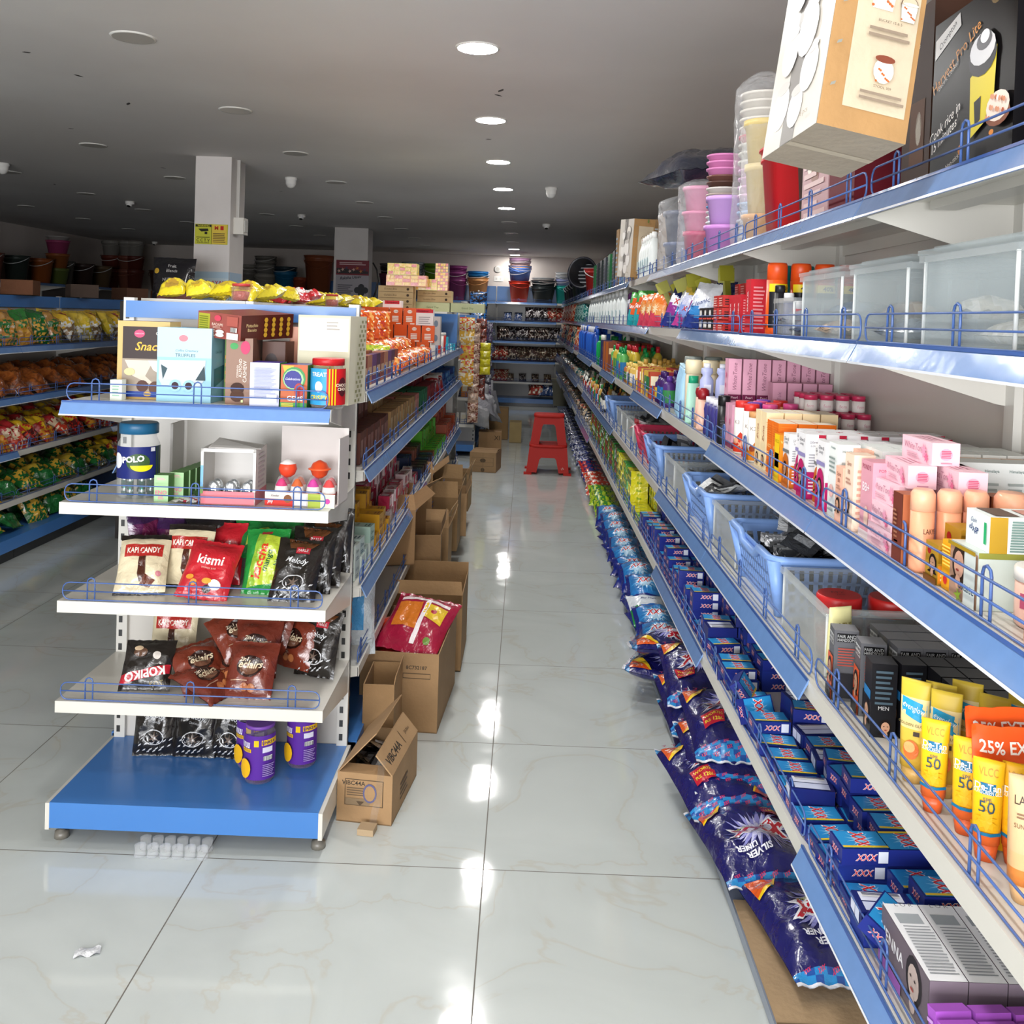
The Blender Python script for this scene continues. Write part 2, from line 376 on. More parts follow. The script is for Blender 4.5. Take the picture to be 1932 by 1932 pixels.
for x, ys in ((-1.765, [4.16, 5.62, 7.09, 8.6, 10.1, 11.6, 13.1, 14.6, 16.1]), (-3.25, [7.0, 8.63, 10.2, 11.7, 13.2, 14.7]), (-4.75, [8.6, 10.1, 11.6, 13.1, 14.6]), (-6.2, [10.1, 11.6, 13.1, 14.6])):
    i += 1
    for j, y in enumerate(ys): LOFF.put((x, y, CEIL), f'unlit round downlight, {nth(j)} from near end of the {nth(i)} dark row', 'unlit downlights over the left aisles')
# dome cameras
dm = B(); dm.loft([(0, .055, .055, 2, '#e9e7e2'), (-.02, .055, .055, 2, '#e9e7e2'), (-.025, .048, .048, 2, '#e9e7e2'), (-.06, .045, .045, 2, '#dedcd8'), (-.085, .03, .03, 2, '#dedcd8'), (-.095, .008, .008, 2, '#ccc')], 20, 'plastic'); dm.f = [f[::-1] for f in dm.f]
db = B(); db.loft([(0, .05, .05, 2, '#efede8'), (-.03, .05, .05, 2, '#efede8'), (-.035, .04, .04, 2, '#efede8')], 20, 'plastic'); db.f = [f[::-1] for f in db.f]
de = B(); de.loft([(-.02, .032, .032, 2, '#e8e6e2'), (-.045, .036, .036, 2, '#e8e6e2'), (-.066, .022, .022, 2, '#111111'), (-.07, .004, .004, 2, '#111111')], 18, 'plastic', xf=Matrix.Rotation(-.5, 4, 'X')); de.f = [f[::-1] for f in de.f]
DOME = Proto('dome_camera', 'security camera', dm); EYEC = Proto('dome_camera', 'security camera', parts=[('base', db), ('camera_eye', de, (), 'black lens in a white ball')])
for p, (u, v), t in ((DOME, (549, 335), 'white bell shaped dome on the ceiling near the first pillar'), (DOME, (5, 308), 'white bell shaped dome at the edge of the left ceiling'),
                     (EYEC, (245, 380), 'white ball security camera left of the first pillar'), (EYEC, (569, 405), 'white ball security camera between the two pillars'),
                     (EYEC, (292, 456), 'tiny white security camera near the far left wall'), (DOME, (1040, 354), 'white square faced smoke detector beside the lit downlights'), (EYEC, (1031, 423), 'white ball security camera near the far end of the right racks')):
    p.put(at(u, v, Z=CEIL), t, name='smoke_detector' if 'smoke' in t else None)
# ================================================================ shelving
WHT, BLU, GRD = '#cfccc3', '#4078bc', '#45639f'
def guard(w, ncl=4):
    b = B(); x0, x1 = .012, w - .012; r = .0019; h = .05; c = .02
    lp = []
    for cx, cz, a0 in ((x1 - c, c, -90), (x1 - c, h - c, 0), (x0 + c, h - c, 90), (x0 + c, c, 180)):
        for k in range(4): a = math.radians(a0 + 30 * k); lp.append((cx + c * math.cos(a), 0, cz + c * math.sin(a) + .003))
    b.tube(lp, r, GRD, closed=True); b.tube([(x0, 0, h * .5 + .003), (x1, 0, h * .5 + .003)], r, GRD)
    for i in range(ncl):
        cx = w * (.12 + .76 * i / (ncl - 1)); q = .011
        b.tube([(cx - q, .003, -.012), (cx - q, .003, .056)] + [(cx + q * math.cos(a), .003, .056 + q * math.sin(a)) for a in (2.4, 1.57, .74)] + [(cx + q, .003, .056), (cx + q, .003, -.012)], r * 1.15, GRD)
    return b
def strip(w):
    b = B(); b.add([(.002, 0, .002), (w - .002, 0, .002), (w - .002, -.019, -.036), (.002, -.019, -.036), (.002, .003, .0), (w - .002, .003, .0), (w - .002, -.016, -.038), (.002, -.016, -.038)],
                   [(0, 3, 2, 1), (4, 5, 6, 7), (0, 1, 5, 4), (3, 7, 6, 2), (0, 4, 7, 3), (1, 2, 6, 5)], '#678bbf', 'vinyl_strip')
    b.add([(.002, -.0195, -.0345), (w - .002, -.0195, -.0345), (w - .002, -.0205, -.0385), (.002, -.0205, -.0385)], [(0, 3, 2, 1)], '#dfe3ea', 'vinyl_strip')
    b.add([(.002, -.002, .003), (w - .002, -.002, .003), (w - .002, -.0035, -.002), (.002, -.0035, -.002)], [(0, 3, 2, 1)], '#34589a', 'vinyl_strip')
    return b
def tray(w, d, holes=False):
    b = B(); b.box(0, w, -d, 0, -.004, 0, WHT, 'painted_steel'); b.box(0, w, -d, -d + .003, -.034, -.004, WHT, 'painted_steel')
    b.box(0, w, -.003, 0, -.034, -.004, WHT, 'painted_steel'); b.box(.03, w - .03, -d * .62, -d * .45, -.02, -.0041, '#c4c1ba', 'painted_steel')
    return b
def bracket(d, x):
    b = B(); t = .0025
    pf = [(x, 0, -.004), (x, -d + .005, -.004), (x, -d + .005, -.034), (x, -.03, -.105), (x, 0, -.11)]
    b.add(pf + [(p[0] + t, p[1], p[2]) for p in pf], [tuple(range(5)), (9, 8, 7, 6, 5)] + [(i, i + 5, (i + 1) % 5 + 5, (i + 1) % 5) for i in range(5)], '#cfccc4', 'painted_steel')
    return b
def upright(h, x0, slots=False, d=.026, wd=.035):
    b = B(); b.box(x0, x0 + wd, -.012, -.012 + d, .02, h, '#cdcbc4', 'painted_steel')
    if slots:
        z = .15
        while z < h - .05:
            for sx in (.008,): b.quad([(x0 + sx, -.0126, z), (x0 + sx + .012, -.0126, z), (x0 + sx + .012, -.0126, z + .022), (x0 + sx, -.0126, z + .022)], '#1d1d1d', 'painted_steel')
            b.quad([(x0 + wd + .0006, .006, z), (x0 + wd + .0006, .016, z), (x0 + wd + .0006, .016, z + .02), (x0 + wd + .0006, .006, z + .02)], '#1d1d1d', 'painted_steel')
            z += .046
    return b
def bay(w, levels, base_z, base_d, h, kick=.05, backc='#cfcac2', header=None, slots=False, basec=BLU, ncl=4, both=False, name='shelving_bay', feet=False, guards=True):
    bk = B(); bk.box(0, w, .004, .014, .1, h - .02, backc, 'painted_steel')
    for z in (.45, .85, 1.25): bk.box(0, w, .0035, .004, z, z + .002, '#9a958e', 'painted_steel')
    parts = [('back_panel', bk), ('upright', upright(h, 0, slots))]
    if both: parts.append(('upright', upright(h, w - .035, slots)))
    bs = B(); bs.box(0, w, -base_d, 0, base_z - .004, base_z, basec, 'painted_steel'); bs.box(0, w, -base_d, -base_d + .003, max(.006, base_z - .075), base_z - .004, basec, 'painted_steel')
    subs = []
    kb = B(); kb.box(0.002, w - .002, -base_d + kick, -base_d + kick + .004, .002, base_z - .01, '#1e2024' if not feet else '#9a9a97', 'painted_steel')
    if feet:
        bs.box(-.012, 0, -base_d, 0, base_z - .08, base_z - .002, WHT, 'painted_steel'); bs.box(w, w + .012, -base_d, 0, base_z - .08, base_z - .002, WHT, 'painted_steel')
        for x in (.01, w - .01):
            f = B(); f.loft([(0, .022, .022, 2, '#77736a'), (.018, .02, .02, 2, '#77736a'), (.022, .006, .006, 2, '#55524c'), (base_z - .07, .006, .006, 2, '#55524c')], 12, 'painted_steel', cx=x, cy=-base_d + .06); subs.append(('foot', f))
    else: subs.append(('kick_plate', kb))
    parts.append(('base_deck', bs, subs))
    for z, d, st, gd in levels:
        def sh(b, z=z, d=d, dy=0):
            b.v = [(x, y + dy, zz + z) for x, y, zz in b.v]; return b
        sub = []
        if st: sub.append(('price_strip', sh(strip(w), dy=-d)))
        if gd and guards: sub.append(('wire_guard', sh(guard(w, ncl), dy=-d + .008)))
        sub.append(('bracket', sh(bracket(d, .001))))
        if both: sub.append(('bracket', sh(bracket(d, w - .004))))
        parts.append(('shelf', sh(tray(w, d)), sub))
    if header:
        hb = B(); hb.box(.01, w - .01, -.018, .002, header[0], header[1], header[2], 'painted_steel'); parts.append(('header_panel', hb))
    return Proto(name, 'shelving', parts=parts)
_bays = {}
def put_bay(key, fn, loc, rot, label, group):
    if key not in _bays: _bays[key] = fn()
    return _bays[key].put(loc, label, group, rot)
# right rack: back at X .90, bays of one metre, seams at Y .76 + k
RZ = (.605, .915, 1.23, 1.55, 1.815)
ST = {1: 'BW', 0: '?'}
strips = {0: (1, 0, 1, 1, 1), 1: (0, 1, 1, 1, 1), 2: (1, 1, 0, 1, 1), 3: (0, 0, 1, 0, 1), 4: (0, 0, 0, 1, 0), 5: (0, 1, 1, 1, 1)}
for k in range(0, 16):
    y1 = 1.76 + k; st = strips.get(k if k >= 0 else 0, ((k * 5) % 3 > 0, (k * 7) % 4 > 0, k % 3 > 0, 1, 1)); st = tuple(int(x) for x in st)
    lab = f'white and blue steel shelving bay of the right rack, {nth(k)} from the near end' if k >= 0 else f'white steel shelving bay of the right rack beside the camera, {nth(-k - 1)}'
    put_bay(('r', st), lambda: bay(1.0, [(RZ[0], .35, st[0], 1), (RZ[1], .35, st[1], 1), (RZ[2], .35, st[2], 1), (RZ[3], .285, st[3], 1), (RZ[4], .285, st[4], 1)], .035, .30, 1.97, basec='#7d8696', kick=.012), (.90, y1, 0), -PI / 2, lab, 'shelving bays of the long right rack')
# near gondola: centre X -.94, Y 3.12..7.8
GZ = (.385, .655, 1.045, 1.31)
def gondola(y, ws, tag_, lv, strips_):
    for i, wd in enumerate(ws):
        for side in (1, -1):
            st = strips_[i % len(strips_)]
            f = lambda: bay(wd, [(z, .4, s, 1) for z, s in zip(lv, st)], .13, .4, 1.6, slots=True, header=(1.5, 1.585, BLU), backc='#b9b5ad')
            put_bay(('g', wd, st), f, (-.94 + .016 * side, y if side > 0 else y + wd, 0), PI / 2 * side,
                    f'steel shelving bay of the {tag_} gondola, {"main aisle" if side > 0 else "left aisle"} side, {nth(i)} from near end', f'shelving bays of the {tag_} gondola')
        y += wd
gondola(3.15, (.75, 1.3, 1.3, 1.3), 'near', GZ, ((0, 1, 1, 1), (0, 1, 1, 1), (0, 0, 1, 1), (0, 1, 1, 1)))
gondola(10.92, (1.3, 1.3, 1.3, 1.3), 'far', GZ, ((0, 1, 1, 1),))
# end bays
def endbay(strips_, z=(.42, .713, 1.0, 1.292), w=.78, d=.42):
    return bay(w, [(q, d, s, 1) for q, s in zip(z, strips_)], .132, d + .02, 1.6, backc='#cbc7c0', header=(1.535, 1.59, BLU), slots=True, ncl=3, both=True, name='end_shelving_bay', feet=True)
endbay((0, 0, 0, 1)).put((-1.33, 3.12, 0), 'white end shelving bay with blue base and sweets facing the camera', None, 0)
eb = endbay((0, 0, 0, 0), z=(.36, .66, .98, 1.2), d=.3)
eb.put((-1.33, 10.9, 0), 'small white end shelving bay of the far gondola by cartons', None, 0)
end_far = eb.put((-.55, 7.82, 0), 'white end shelving bay at the far end of the near gondola', None, PI)
# left rack across the second aisle: front X -3.1
for k in range(6):
    put_bay(('l', k % 2), lambda: bay(1.3, [(z, .42, s, 1) for z, s in zip((.365, .66, .99, 1.30), ((0, 1, 1, 1), (0, 0, 1, 1))[k % 2])], .155, .46, 1.62, backc='#b9b2aa', header=(1.535, 1.615, BLU)), (-3.5, 4.42 + 1.3 * k, 0), PI / 2,
            f'blue and white snack shelving bay across the left aisle, {nth(k)} from near end', 'snack shelving bays across the left aisle')
# wall racks at the back and left
for k in range(6):
    put_bay(('b',), lambda: bay(1.1, [(z, .5, s, 1) for z, s in zip((.43, .80, 1.155, 1.51, 1.85), (0, 1, 1, 1, 1))], .14, .6, 2.12, backc='#aaa8a5', header=(1.87, 2.14, BLU)), (-.56 - 1.1 * k + (.0), 17.35, 0), 0,
            f'tall wall shelving bay along the back wall, {nth(k)} from the main aisle', 'shelving bays along the back wall')
put_bay(('bc',), lambda: bay(1.0, [(z, .5, 0, 1) for z in (.43, .80, 1.155, 1.51, 1.85)], .14, .6, 2.0, backc='#aaa8a5'), (.54, 17.35, 0), 0, 'white corner shelving bay between the back wall and right rack', None)
for k in range(9):
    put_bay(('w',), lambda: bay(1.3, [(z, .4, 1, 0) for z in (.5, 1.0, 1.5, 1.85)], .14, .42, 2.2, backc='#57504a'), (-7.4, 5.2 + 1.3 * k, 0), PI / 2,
            f'dim wall shelving bay along the left wall, {nth(k)} from near end', 'shelving bays along the left wall')
# ================================================================ product makers
_seen = {}
def uq(t):
    """keeps every label single"""
    k = t.lower(); _seen[k] = _seen.get(k, 0) + 1
    return t
def carton(w, d, h, col, art=None, mt='paper', faces=None):
    b = B(); b.box(-w / 2, w / 2, -d / 2, d / 2, 0, h, col, mt, faces)
    F = lambda s, m=mt: face(b, -w / 2, w / 2, -d / 2, d / 2, 0, h, s, m)
    if art: art(b, F)
    return b
def bottle(secs, col, cap_secs, capcol, n=18, e=2, art=None, mt='plastic', name='bottle', cat='bottle', lab=None):
    """secs: (z, rx[, ry]) body then cap"""
    f = lambda S, c: [(s[0], s[1], s[2] if len(s) > 2 else s[1], e, s[3] if len(s) > 3 else c) for s in S]
    bb = B(); bb.loft(f(secs, col), n, mt)
    if art: art(bb)
    cb = B(); cb.loft([(s[0], s[1], s[2] if len(s) > 2 else s[1], 2, capcol) for s in cap_secs], n, 'plastic')
    return Proto(name, cat, parts=[('bottle_body', bb), ('cap', cb)])
def can(r, h, col, lab=None, capcol=None, caph=.02, art=None, name='can', cat='can', n=20):
    bb = B(); bb.loft([(0, r * .92, r * .92, 2, col), (.004, r, r, 2, col), (h, r, r, 2, col)], n, 'plastic')
    if art: art(bb)
    if capcol is None: return Proto(name, cat, bb)
    cb = B(); cb.loft([(h, r * .99, r * .99, 2, capcol), (h + caph * .85, r * .97, r * .97, 2, capcol), (h + caph, r * .88, r * .88, 2, capcol)], n, 'plastic')
    return Proto(name, cat, parts=[('can_body', bb), ('cap', cb)])
def tube_pack(w, h, bands, cap, art=None, t=.018, name='cosmetic_tube', mt='card_gloss', facing='-x'):
    """squeeze tube standing on its cap, flat crimp at the top; bands: [(frac, colour)] from the bottom"""
    b = B(); capz = .022; secs = []; ks = [0, .1, .3, .5, .7, .85, .95, 1]
    fr = sorted(set(ks + [f for f, _ in bands]))
    for f in fr:
        c = [c for q, c in bands if q <= f + 1e-6][-1]
        tt = t * (1 - f ** 2.2) + .0012; ww = w / 2 * (.86 + .14 * f)
        secs.append((capz + (h - capz) * f, ww, tt, 2.4, c))
    b.loft(secs, 22, mt)
    F = Pan(b, lambda x, y, l: Vector((x - w / 2, -(t * (1 - (y / (h - capz)) ** 2.2) * math.sqrt(max(.04, 1 - (abs(x - w / 2) / (w / 2 * .92)) ** 2.2)) + .0012 + l), capz + y)), w, h - capz, mt, seg=.01)
    if art: art(F)
    cb = B(); cb.loft([(0, w * .32, t * .95, 2.6, cap), (capz, w * .4, t, 2.6, cap)], 18, 'plastic')
    return Proto(name, 'tube', parts=[('tube_body', b), ('cap', cb)])
def pillow(w, h, t, paint, seed=0, nx=18, ny=24, crimp=.05, mt='film', lump=.25, back=None, art=None, sag=0., edge=None, both=True):
    """sealed bag lying on its back, front up (+z); x across, y along"""
    sd = Vector((seed * 7.3, seed * 3.1, seed * 1.7))
    def hz(u, v):
        vv = (v - crimp) / (1 - 2 * crimp)
        if vv <= 0 or vv >= 1: return .0008
        e = max(0, (1 - abs(2 * u - 1) ** 2.6)) ** .6 * max(0, (1 - abs(2 * vv - 1) ** 2.8)) ** .6
        n1 = noise.noise(Vector((u * 3.2, v * 4.2, 0)) + sd) * lump; n2 = noise.noise(Vector((u * 9, v * 10, 3)) + sd) * lump * .45
        return max(.0008, t * e * (1 + n1 + n2 * .8) + t * .06 * n2)
    def xy(u, v):
        pinch = 1 - .05 * math.sin(PI * v) * (1 if t > .02 else .4)
        return (u - .5) * w * pinch + .01 * w * noise.noise(Vector((v * 5, u, 9)) + sd), (v - .5) * h + .015 * h * noise.noise(Vector((u * 4, 5, v)) + sd)
    def top(u, v):
        x, y = xy(u, v); rip = .004 * math.sin(u * 40 + seed) * (v < crimp or v > 1 - crimp)
        return Vector((x, y, t * .35 * (1 if both else 0) + hz(u, v) * .72 + rip))
    def bot(u, v):
        x, y = xy(u, v); e = hz(u, v); rip = .004 * math.sin(u * 40 + seed) * (v < crimp or v > 1 - crimp)
        return Vector((x, y, max(0., t * .35 * (1 if both else 0) - min(e * .5, t * .35)) + rip - .0004))
    b = B(); b.grid(top, nx, ny, paint, mt); b.grid(bot, nx, ny, back or paint, mt, flip=True)
    P_ = Pan(b, lambda x, y, l: top(min(1, max(0, x / w)), min(1, max(0, y / h))) + Vector((0, 0, l + .0007)), w, h, mt, seg=max(.004, max(w, h) / 22))
    if art: art(P_)
    return b
def pick(*cs): return cs[R.randrange(len(cs))]
# ================================================================ right rack, shelf three: cosmetics
Z3 = 1.2305
def a_whitetone(b, F):
    p = F('-x', 'paper'); p.text('WhiteTone', .42, .62, .011, '#c48b9e', shear=.2); p.lines(.2, .12, .6, .4, 3, '#d9a9b8'); p.star(.78, .55, .013, .006, 8, '#e89ab4'); p.star(.86, .3, .009, .004, 7, '#e06c92')
    q = F('-y'); q.disc(.5, .5, .010, '#e8a8bc', .009); q.lines(.32, .35, .68, .7, 5, '#c9506f', .5, .1); q.lines(.3, .1, .7, .22, 1, '#c98a9c')
    t = F('top-x'); t.lines(.2, .2, .8, .8, 3, '#eab9c8'); 
WTL = Proto('cosmetic_box', 'cosmetic box', carton(.042, .112, .035, '#f0c6d0', a_whitetone))
def a_purp(b, F):
    p = F('-y'); p.rect(0, 0, 1, .14, '#6e1f45'); p.text('Pearl', .5, .07, .007, '#e9c6d2'); p.text('WhiteTone', .5, .58, .012, '#8f5f72', rot=PI / 2, shear=.25)
    q = F('-x'); q.rect(0, 0, 1, .12, '#8d3a60'); q.star(.5, .6, .012, .005, 8, '#d0638c'); q.star(.4, .35, .009, .004, 8, '#d0638c')
WTP = Proto('cosmetic_box', 'cosmetic box', carton(.038, .05, .122, '#d79fb4', a_purp))
WTS = Proto('cosmetic_box', 'cosmetic box', carton(.038, .05, .075, '#cf97ac', lambda b, F: (F('-y').text('Talc', .5, .5, .01, '#9c6880', rot=PI / 2),)))
def a_glow(acc, hair='#1c1512', blank=False):
    def f(b, F):
        p = F('-x'); p.text('Glow &', .5, .9, .0075, '#55505a', shear=.3); p.text('Lovely', .5, .83, .0085, '#55505a', shear=.3)
        p.rect(0, .64, 1, .70, '#9088b8' if acc != '#c96a1c' else '#777'); p.rect(0, 0, 1, .42, acc); p.disc(.55, .42, .021, acc, .024); p.face(.52, .34, .011, hair)
        q = F('-y'); q.text('Glow &', .5, .88, .0055, '#6b6670', shear=.3); q.text('Lovely', .5, .82, .0065, '#6b6670', shear=.3); q.lines(.15, .5, .85, .72, 5, '#9c9aa0'); q.rect(0, 0, 1, .42, acc); q.lines(.15, .08, .8, .36, 5, '#f2d8e4')
        q.rect(.62, .95, 1, 1, '#b3203c')
    return f
GL1 = Proto('cosmetic_box', 'cosmetic box', carton(.038, .05, .13, '#e9e7e8', a_glow('#b81e63')))
GL2 = Proto('cosmetic_box', 'cosmetic box', carton(.036, .045, .115, '#ece9e6', a_glow('#c96a1c')))
def a_him(b, F):
    p = F('-x'); p.text('Himalaya', .5, .93, .006, '#2f5f58'); p.lines(.15, .6, .85, .84, 4, '#8b9894'); p.disc(.5, .35, .012, '#e9b9b0'); p.lines(.2, .08, .8, .2, 2, '#9aa')
    q = F('-y'); q.text('Himalaya', .5, .9, .006, '#3a5f5a'); q.lines(.15, .2, .85, .8, 9, '#a9b1ae')
HIM = Proto('cosmetic_box', 'cosmetic box', carton(.04, .05, .135, '#e8ebe8', a_him))
def a_spinz(b, F):
    p = F('-x'); p.text('Spinz', .5, .86, .0095, '#8a4a3a', shear=.25, maxw=.8); p.text('BB', .5, .76, .007, '#8a4a3a'); p.lines(.2, .6, .8, .7, 2, '#b98a78'); p.face(.5, .33, .0085)
    q = F('-y'); q.lines(.15, .15, .85, .85, 9, '#d59c88')
SPZ = Proto('cosmetic_box', 'cosmetic box', carton(.036, .042, .13, '#f1d5be', a_spinz))
SPS = Proto('cosmetic_box', 'cosmetic box', carton(.03, .038, .10, '#efb9a0', a_spinz))
def a_bb(b, F):
    p = F('-x'); p.text("POND'S", .5, .92, .008, '#9c3552', maxw=.9); p.text('BB+', .5, .66, .014, '#f6e3e8', off=.02); p.disc(.6, .28, .010, '#e6c2b0', .018); p.rect(0, 0, 1, .1, '#e9d8d8')
    q = F('-y'); q.text("POND'S", .5, .9, .005, '#a34a64'); q.lines(.15, .45, .85, .84, 8, '#a86077'); q.disc(.5, .3, .006, '#c98a6e', .011)
BBP = Proto('cosmetic_box', 'cosmetic box', carton(.043, .052, .128, '#d99aa8', a_bb))
BBM = Proto('cosmetic_box', 'cosmetic box', carton(.036, .04, .122, '#a2395c', lambda b, F: (F('-y').lines(.1, .1, .9, .9, 14, '#d98aa2'), F('-x').text('BB+', .5, .7, .01, '#f3d6de'))))
def a_vic(b, F):
    for s in ('-x', '-y'):
        p = F(s); p.text('VICCO', .5, .52, .008, '#ffd27a', off=.02, maxw=.8); p.lines(.1, .62, .9, .97, 8, '#f0842e', .3, 0); p.lines(.25, .36, .75, .44, 2, '#ffd9a0'); p.disc(.5, .18, .011, '#d95d10'); p.disc(.5, .18, .008, '#f4a04a')
VIC = Proto('cosmetic_box', 'cosmetic box', carton(.042, .05, .125, '#e8741c', a_vic, faces={'top': '#f4e7d2'}))
VIY = Proto('cosmetic_box', 'cosmetic box', carton(.034, .04, .105, '#e98a1e', lambda b, F: (F('-x').rect(0, 0, 1, 1, '#f2c81c'), F('-x').text('VICCO', .5, .85, .007, '#b9450c'), F('-x').rect(.1, .3, .9, .6, '#e2601a'), F('-y').text('VICCO', .5, .85, .007, '#ffe08a'), F('-y').disc(.5, .45, .009, '#a8300c'))))
def a_evita(b, F):
    p = F('-x'); p.text('Evita', .5, .62, .014, '#a04a1e', rot=PI / 2, shear=.3); p.face(.5, .16, .009); q = F('-y'); q.lines(.2, .2, .8, .6, 4, '#d9b890')
EVI = Proto('cosmetic_box', 'cosmetic box', carton(.04, .048, .138, '#f0d9ac', a_evita, faces={'top': '#f6ecd8'}))
def a_goldbox(b, F):
    p = F('-x'); p.disc(.3, .78, .007, '#a02020'); p.face(.62, .5, .012); p.rect(0, 0, 1, .16, '#7a4a10'); q = F('-y'); q.rect(0, .55, 1, .9, '#8a6414'); q.rect(0, .05, 1, .5, '#d98324'); q.lines(.1, .12, .9, .45, 3, '#f3d9a0')
GLD = Proto('cosmetic_box', 'cosmetic box', carton(.045, .05, .075, '#b58a2a', a_goldbox, 'card_gloss'))
YLB = Proto('cosmetic_box', 'cosmetic box', carton(.04, .035, .066, '#f0a81c', lambda b, F: (F('-x').lines(.1, .5, .9, .95, 6, '#f8d860'), F('-x').disc(.35, .2, .006, '#d03028'), F('-y').lines(.1, .3, .9, .9, 6, '#f6cf58'))))
def a_arab(b, F):
    p = F('-x'); p.text('كريم', .35, .5, .012, '#1e3c78', off=.03); p.text('Guin', .35, .75, .006, '#1e3c78', shear=.3); p.rect(.8, .2, .9, .8, '#2aa86a')
    q = F('-y'); q.rect(0, 0, .22, 1, '#b58f2a'); q.lines(.25, .05, .98, .95, 12, '#6f8a84', .6, .05); t = F('top-x'); t.rect(.05, .1, .9, .4, '#5b4030'); t.rect(.2, .5, .8, .8, '#c98a78')
ARB = Proto('cosmetic_box', 'cosmetic box', carton(.10, .062, .045, '#e9efec', a_arab, 'card_gloss'))
def a_eyes(b, F):
    p = F('-x'); p.rect(0, 0, 1, .95, '#b08a72'); p.face(.35, .65, .016, '#3a2a20', '#d0a088'); p.rect(.6, 0, 1, .95, '#cfd6d0'); p.text('estate', .7, .3, .010, '#1e3c50', shear=.2); p.rect(0, .93, 1, 1, '#a38420'); p.star(.45, .1, .012, .004, 5, '#86a030')
    q = F('-y'); q.rect(0, .9, 1, 1, '#8d8f40')
EYB = Proto('cosmetic_box', 'cosmetic box', carton(.10, .075, .072, '#c9d4cc', a_eyes, 'card_gloss'))
LKB = Proto('cosmetic_box', 'cosmetic box', carton(.038, .035, .105, '#a8603e', lambda b, F: (F('-x').rect(0, 0, 1, 1, '#6d3428'), F('-x').lines(.2, .3, .6, .8, 8, '#a06a50'), [F('-y').disc(.5, .9 - .13 * i, .006, '#d98a4a') for i in range(6)])))
def lk_art(b):
    p = cyl(b, .0165, .045, .03, -2.1, 1.4, 'plastic'); p.text('LAKME', .5, .5, .0075, '#4a2418', maxw=.9)
LK = bottle([(0, .015), (.004, .0165), (.088, .0165)], '#eba27c', [(.088, .0172), (.112, .0168), (.118, .013)], '#efae8c', art=lk_art, name='talc_bottle')
LKW = bottle([(0, .020), (.004, .022), (.082, .022)], '#eba27c', [(.082, .0225), (.11, .022), (.118, .017)], '#efae8c', art=lambda b: cyl(b, .022, .05, .02, -2.1, 1.2, 'plastic').text('LAKME', .5, .5, .009, '#4a2418', maxw=.95), name='talc_bottle')
def jarc(r, h, col, lid, lh=.016, art=None, name='cream_jar', cat='jar'):
    jb = B(); jb.loft([(0, r * .9, r * .9, 2, col), (.004, r, r, 2, col), (h, r, r, 2, col)], 22, 'plastic')
    if art: art(jb)
    lb = B(); lb.loft([(h, r * 1.04, r * 1.04, 2, lid), (h + lh, r * 1.04, r * 1.04, 2, lid), (h + lh + .002, r * .98, r * .98, 2, lid)], 22, 'plastic')
    return Proto(name, cat, parts=[('jar_body', jb), ('lid', lb)])
WJ = jarc(.036, .055, '#e8b9a6', '#ece6df', .014, lambda b: (cyl(b, .036, .012, .03, -3.0, 2.6).rect(0, .4, 1, 1, '#b0506a'), cyl(b, .036, .008, .02, -2.9, 1.2).text('MASSAGE', .5, .4, .004, '#7a3040')))
PKL = jarc(.019, .034, '#e4dcd8', '#bd2f56', .013, lambda b: cyl(b, .019, .004, .026, -2.7, 2.2).text('fem', .5, .5, .010, '#cf9aa6'))
def pw_art(colA, colB):
    def f(b):
        p = cyl(b, .021, .005, .06, -3.4, 3.0); p.poly([(0, 0), (1, 0), (1, .5), (.6, .9), (.3, .3), (0, .7)], colA); p.disc(.4, .5, .008, colB); p.star(.65, .35, .012, .005, 6, colB); q = cyl(b, .021, .075, .02, -2.8, 1.4); q.text('K3', .5, .5, .01, '#8a7a70')
    return f
TR = bottle([(0, .019), (.004, .021), (.118, .021), (.124, .019)], '#efeae4', [(.124, .0195), (.14, .0195), (.142, .018)], '#d5302a', art=pw_art('#c9361c', '#e0a080'), name='powder_bottle')
TP = bottle([(0, .019), (.004, .021), (.118, .021), (.124, .019)], '#efeaea', [(.124, .0195), (.14, .0195), (.142, .018)], '#d04a86', art=pw_art('#8e1f44', '#4a3038'), name='powder_bottle')
TT = bottle([(0, .018), (.004, .02), (.105, .02), (.112, .018)], '#f0ece4', [(.112, .0185), (.125, .0185), (.127, .017)], '#c9935e', art=pw_art('#c9761c', '#8a3a1c'), name='powder_bottle')
TV = bottle([(0, .019), (.004, .021), (.118, .021), (.124, .019)], '#efeaf0', [(.124, .0195), (.14, .0195), (.142, .018)], '#6a3fb0', art=pw_art('#5a3aa8', '#b9a0e0'), name='powder_bottle')
CRM = bottle([(0, .026), (.004, .028), (.14, .028), (.15, .026)], '#ead8bc', [(.15, .0295), (.19, .0295), (.198, .026)], '#f0dfba', art=lambda b: cyl(b, .028, .02, .1, -2.6, 2).face(.5, .5, .014), name='deodorant_bottle')
LAV = bottle([(0, .022, .014), (.006, .024, .016), (.07, .022, .015), (.085, .013, .011), (.095, .020, .015), (.11, .018, .014)], '#aeb4dc', [(.11, .011, .011), (.125, .011, .011)], '#e9e9f0', name='lotion_bottle', art=lambda b: face(b, -.02, .02, -.0165, .0165, .02, .06, '-y').rect(.2, .2, .8, .9, '#dfe1f2'))
LVP = bottle([(0, .022, .016), (.006, .024, .018), (.055, .020, .016), (.08, .023, .017), (.1, .018, .015)], '#3a3678', [(.1, .015, .015), (.118, .014, .014)], '#e6e4ee', name='lotion_bottle', art=lambda b: face(b, -.02, .02, -.0185, .0185, .015, .08, '-y').poly([(0, .1), (1, .3), (.8, .95), (.3, .9)], '#cfcde6'))
BLK = can(.018, .11, '#17171a', capcol='#101012', caph=.03, name='deodorant_can', art=lambda b: cyl(b, .018, .02, .06, -2.6, 1.8).lines(.2, .1, .8, .9, 6, '#3a3a40'))
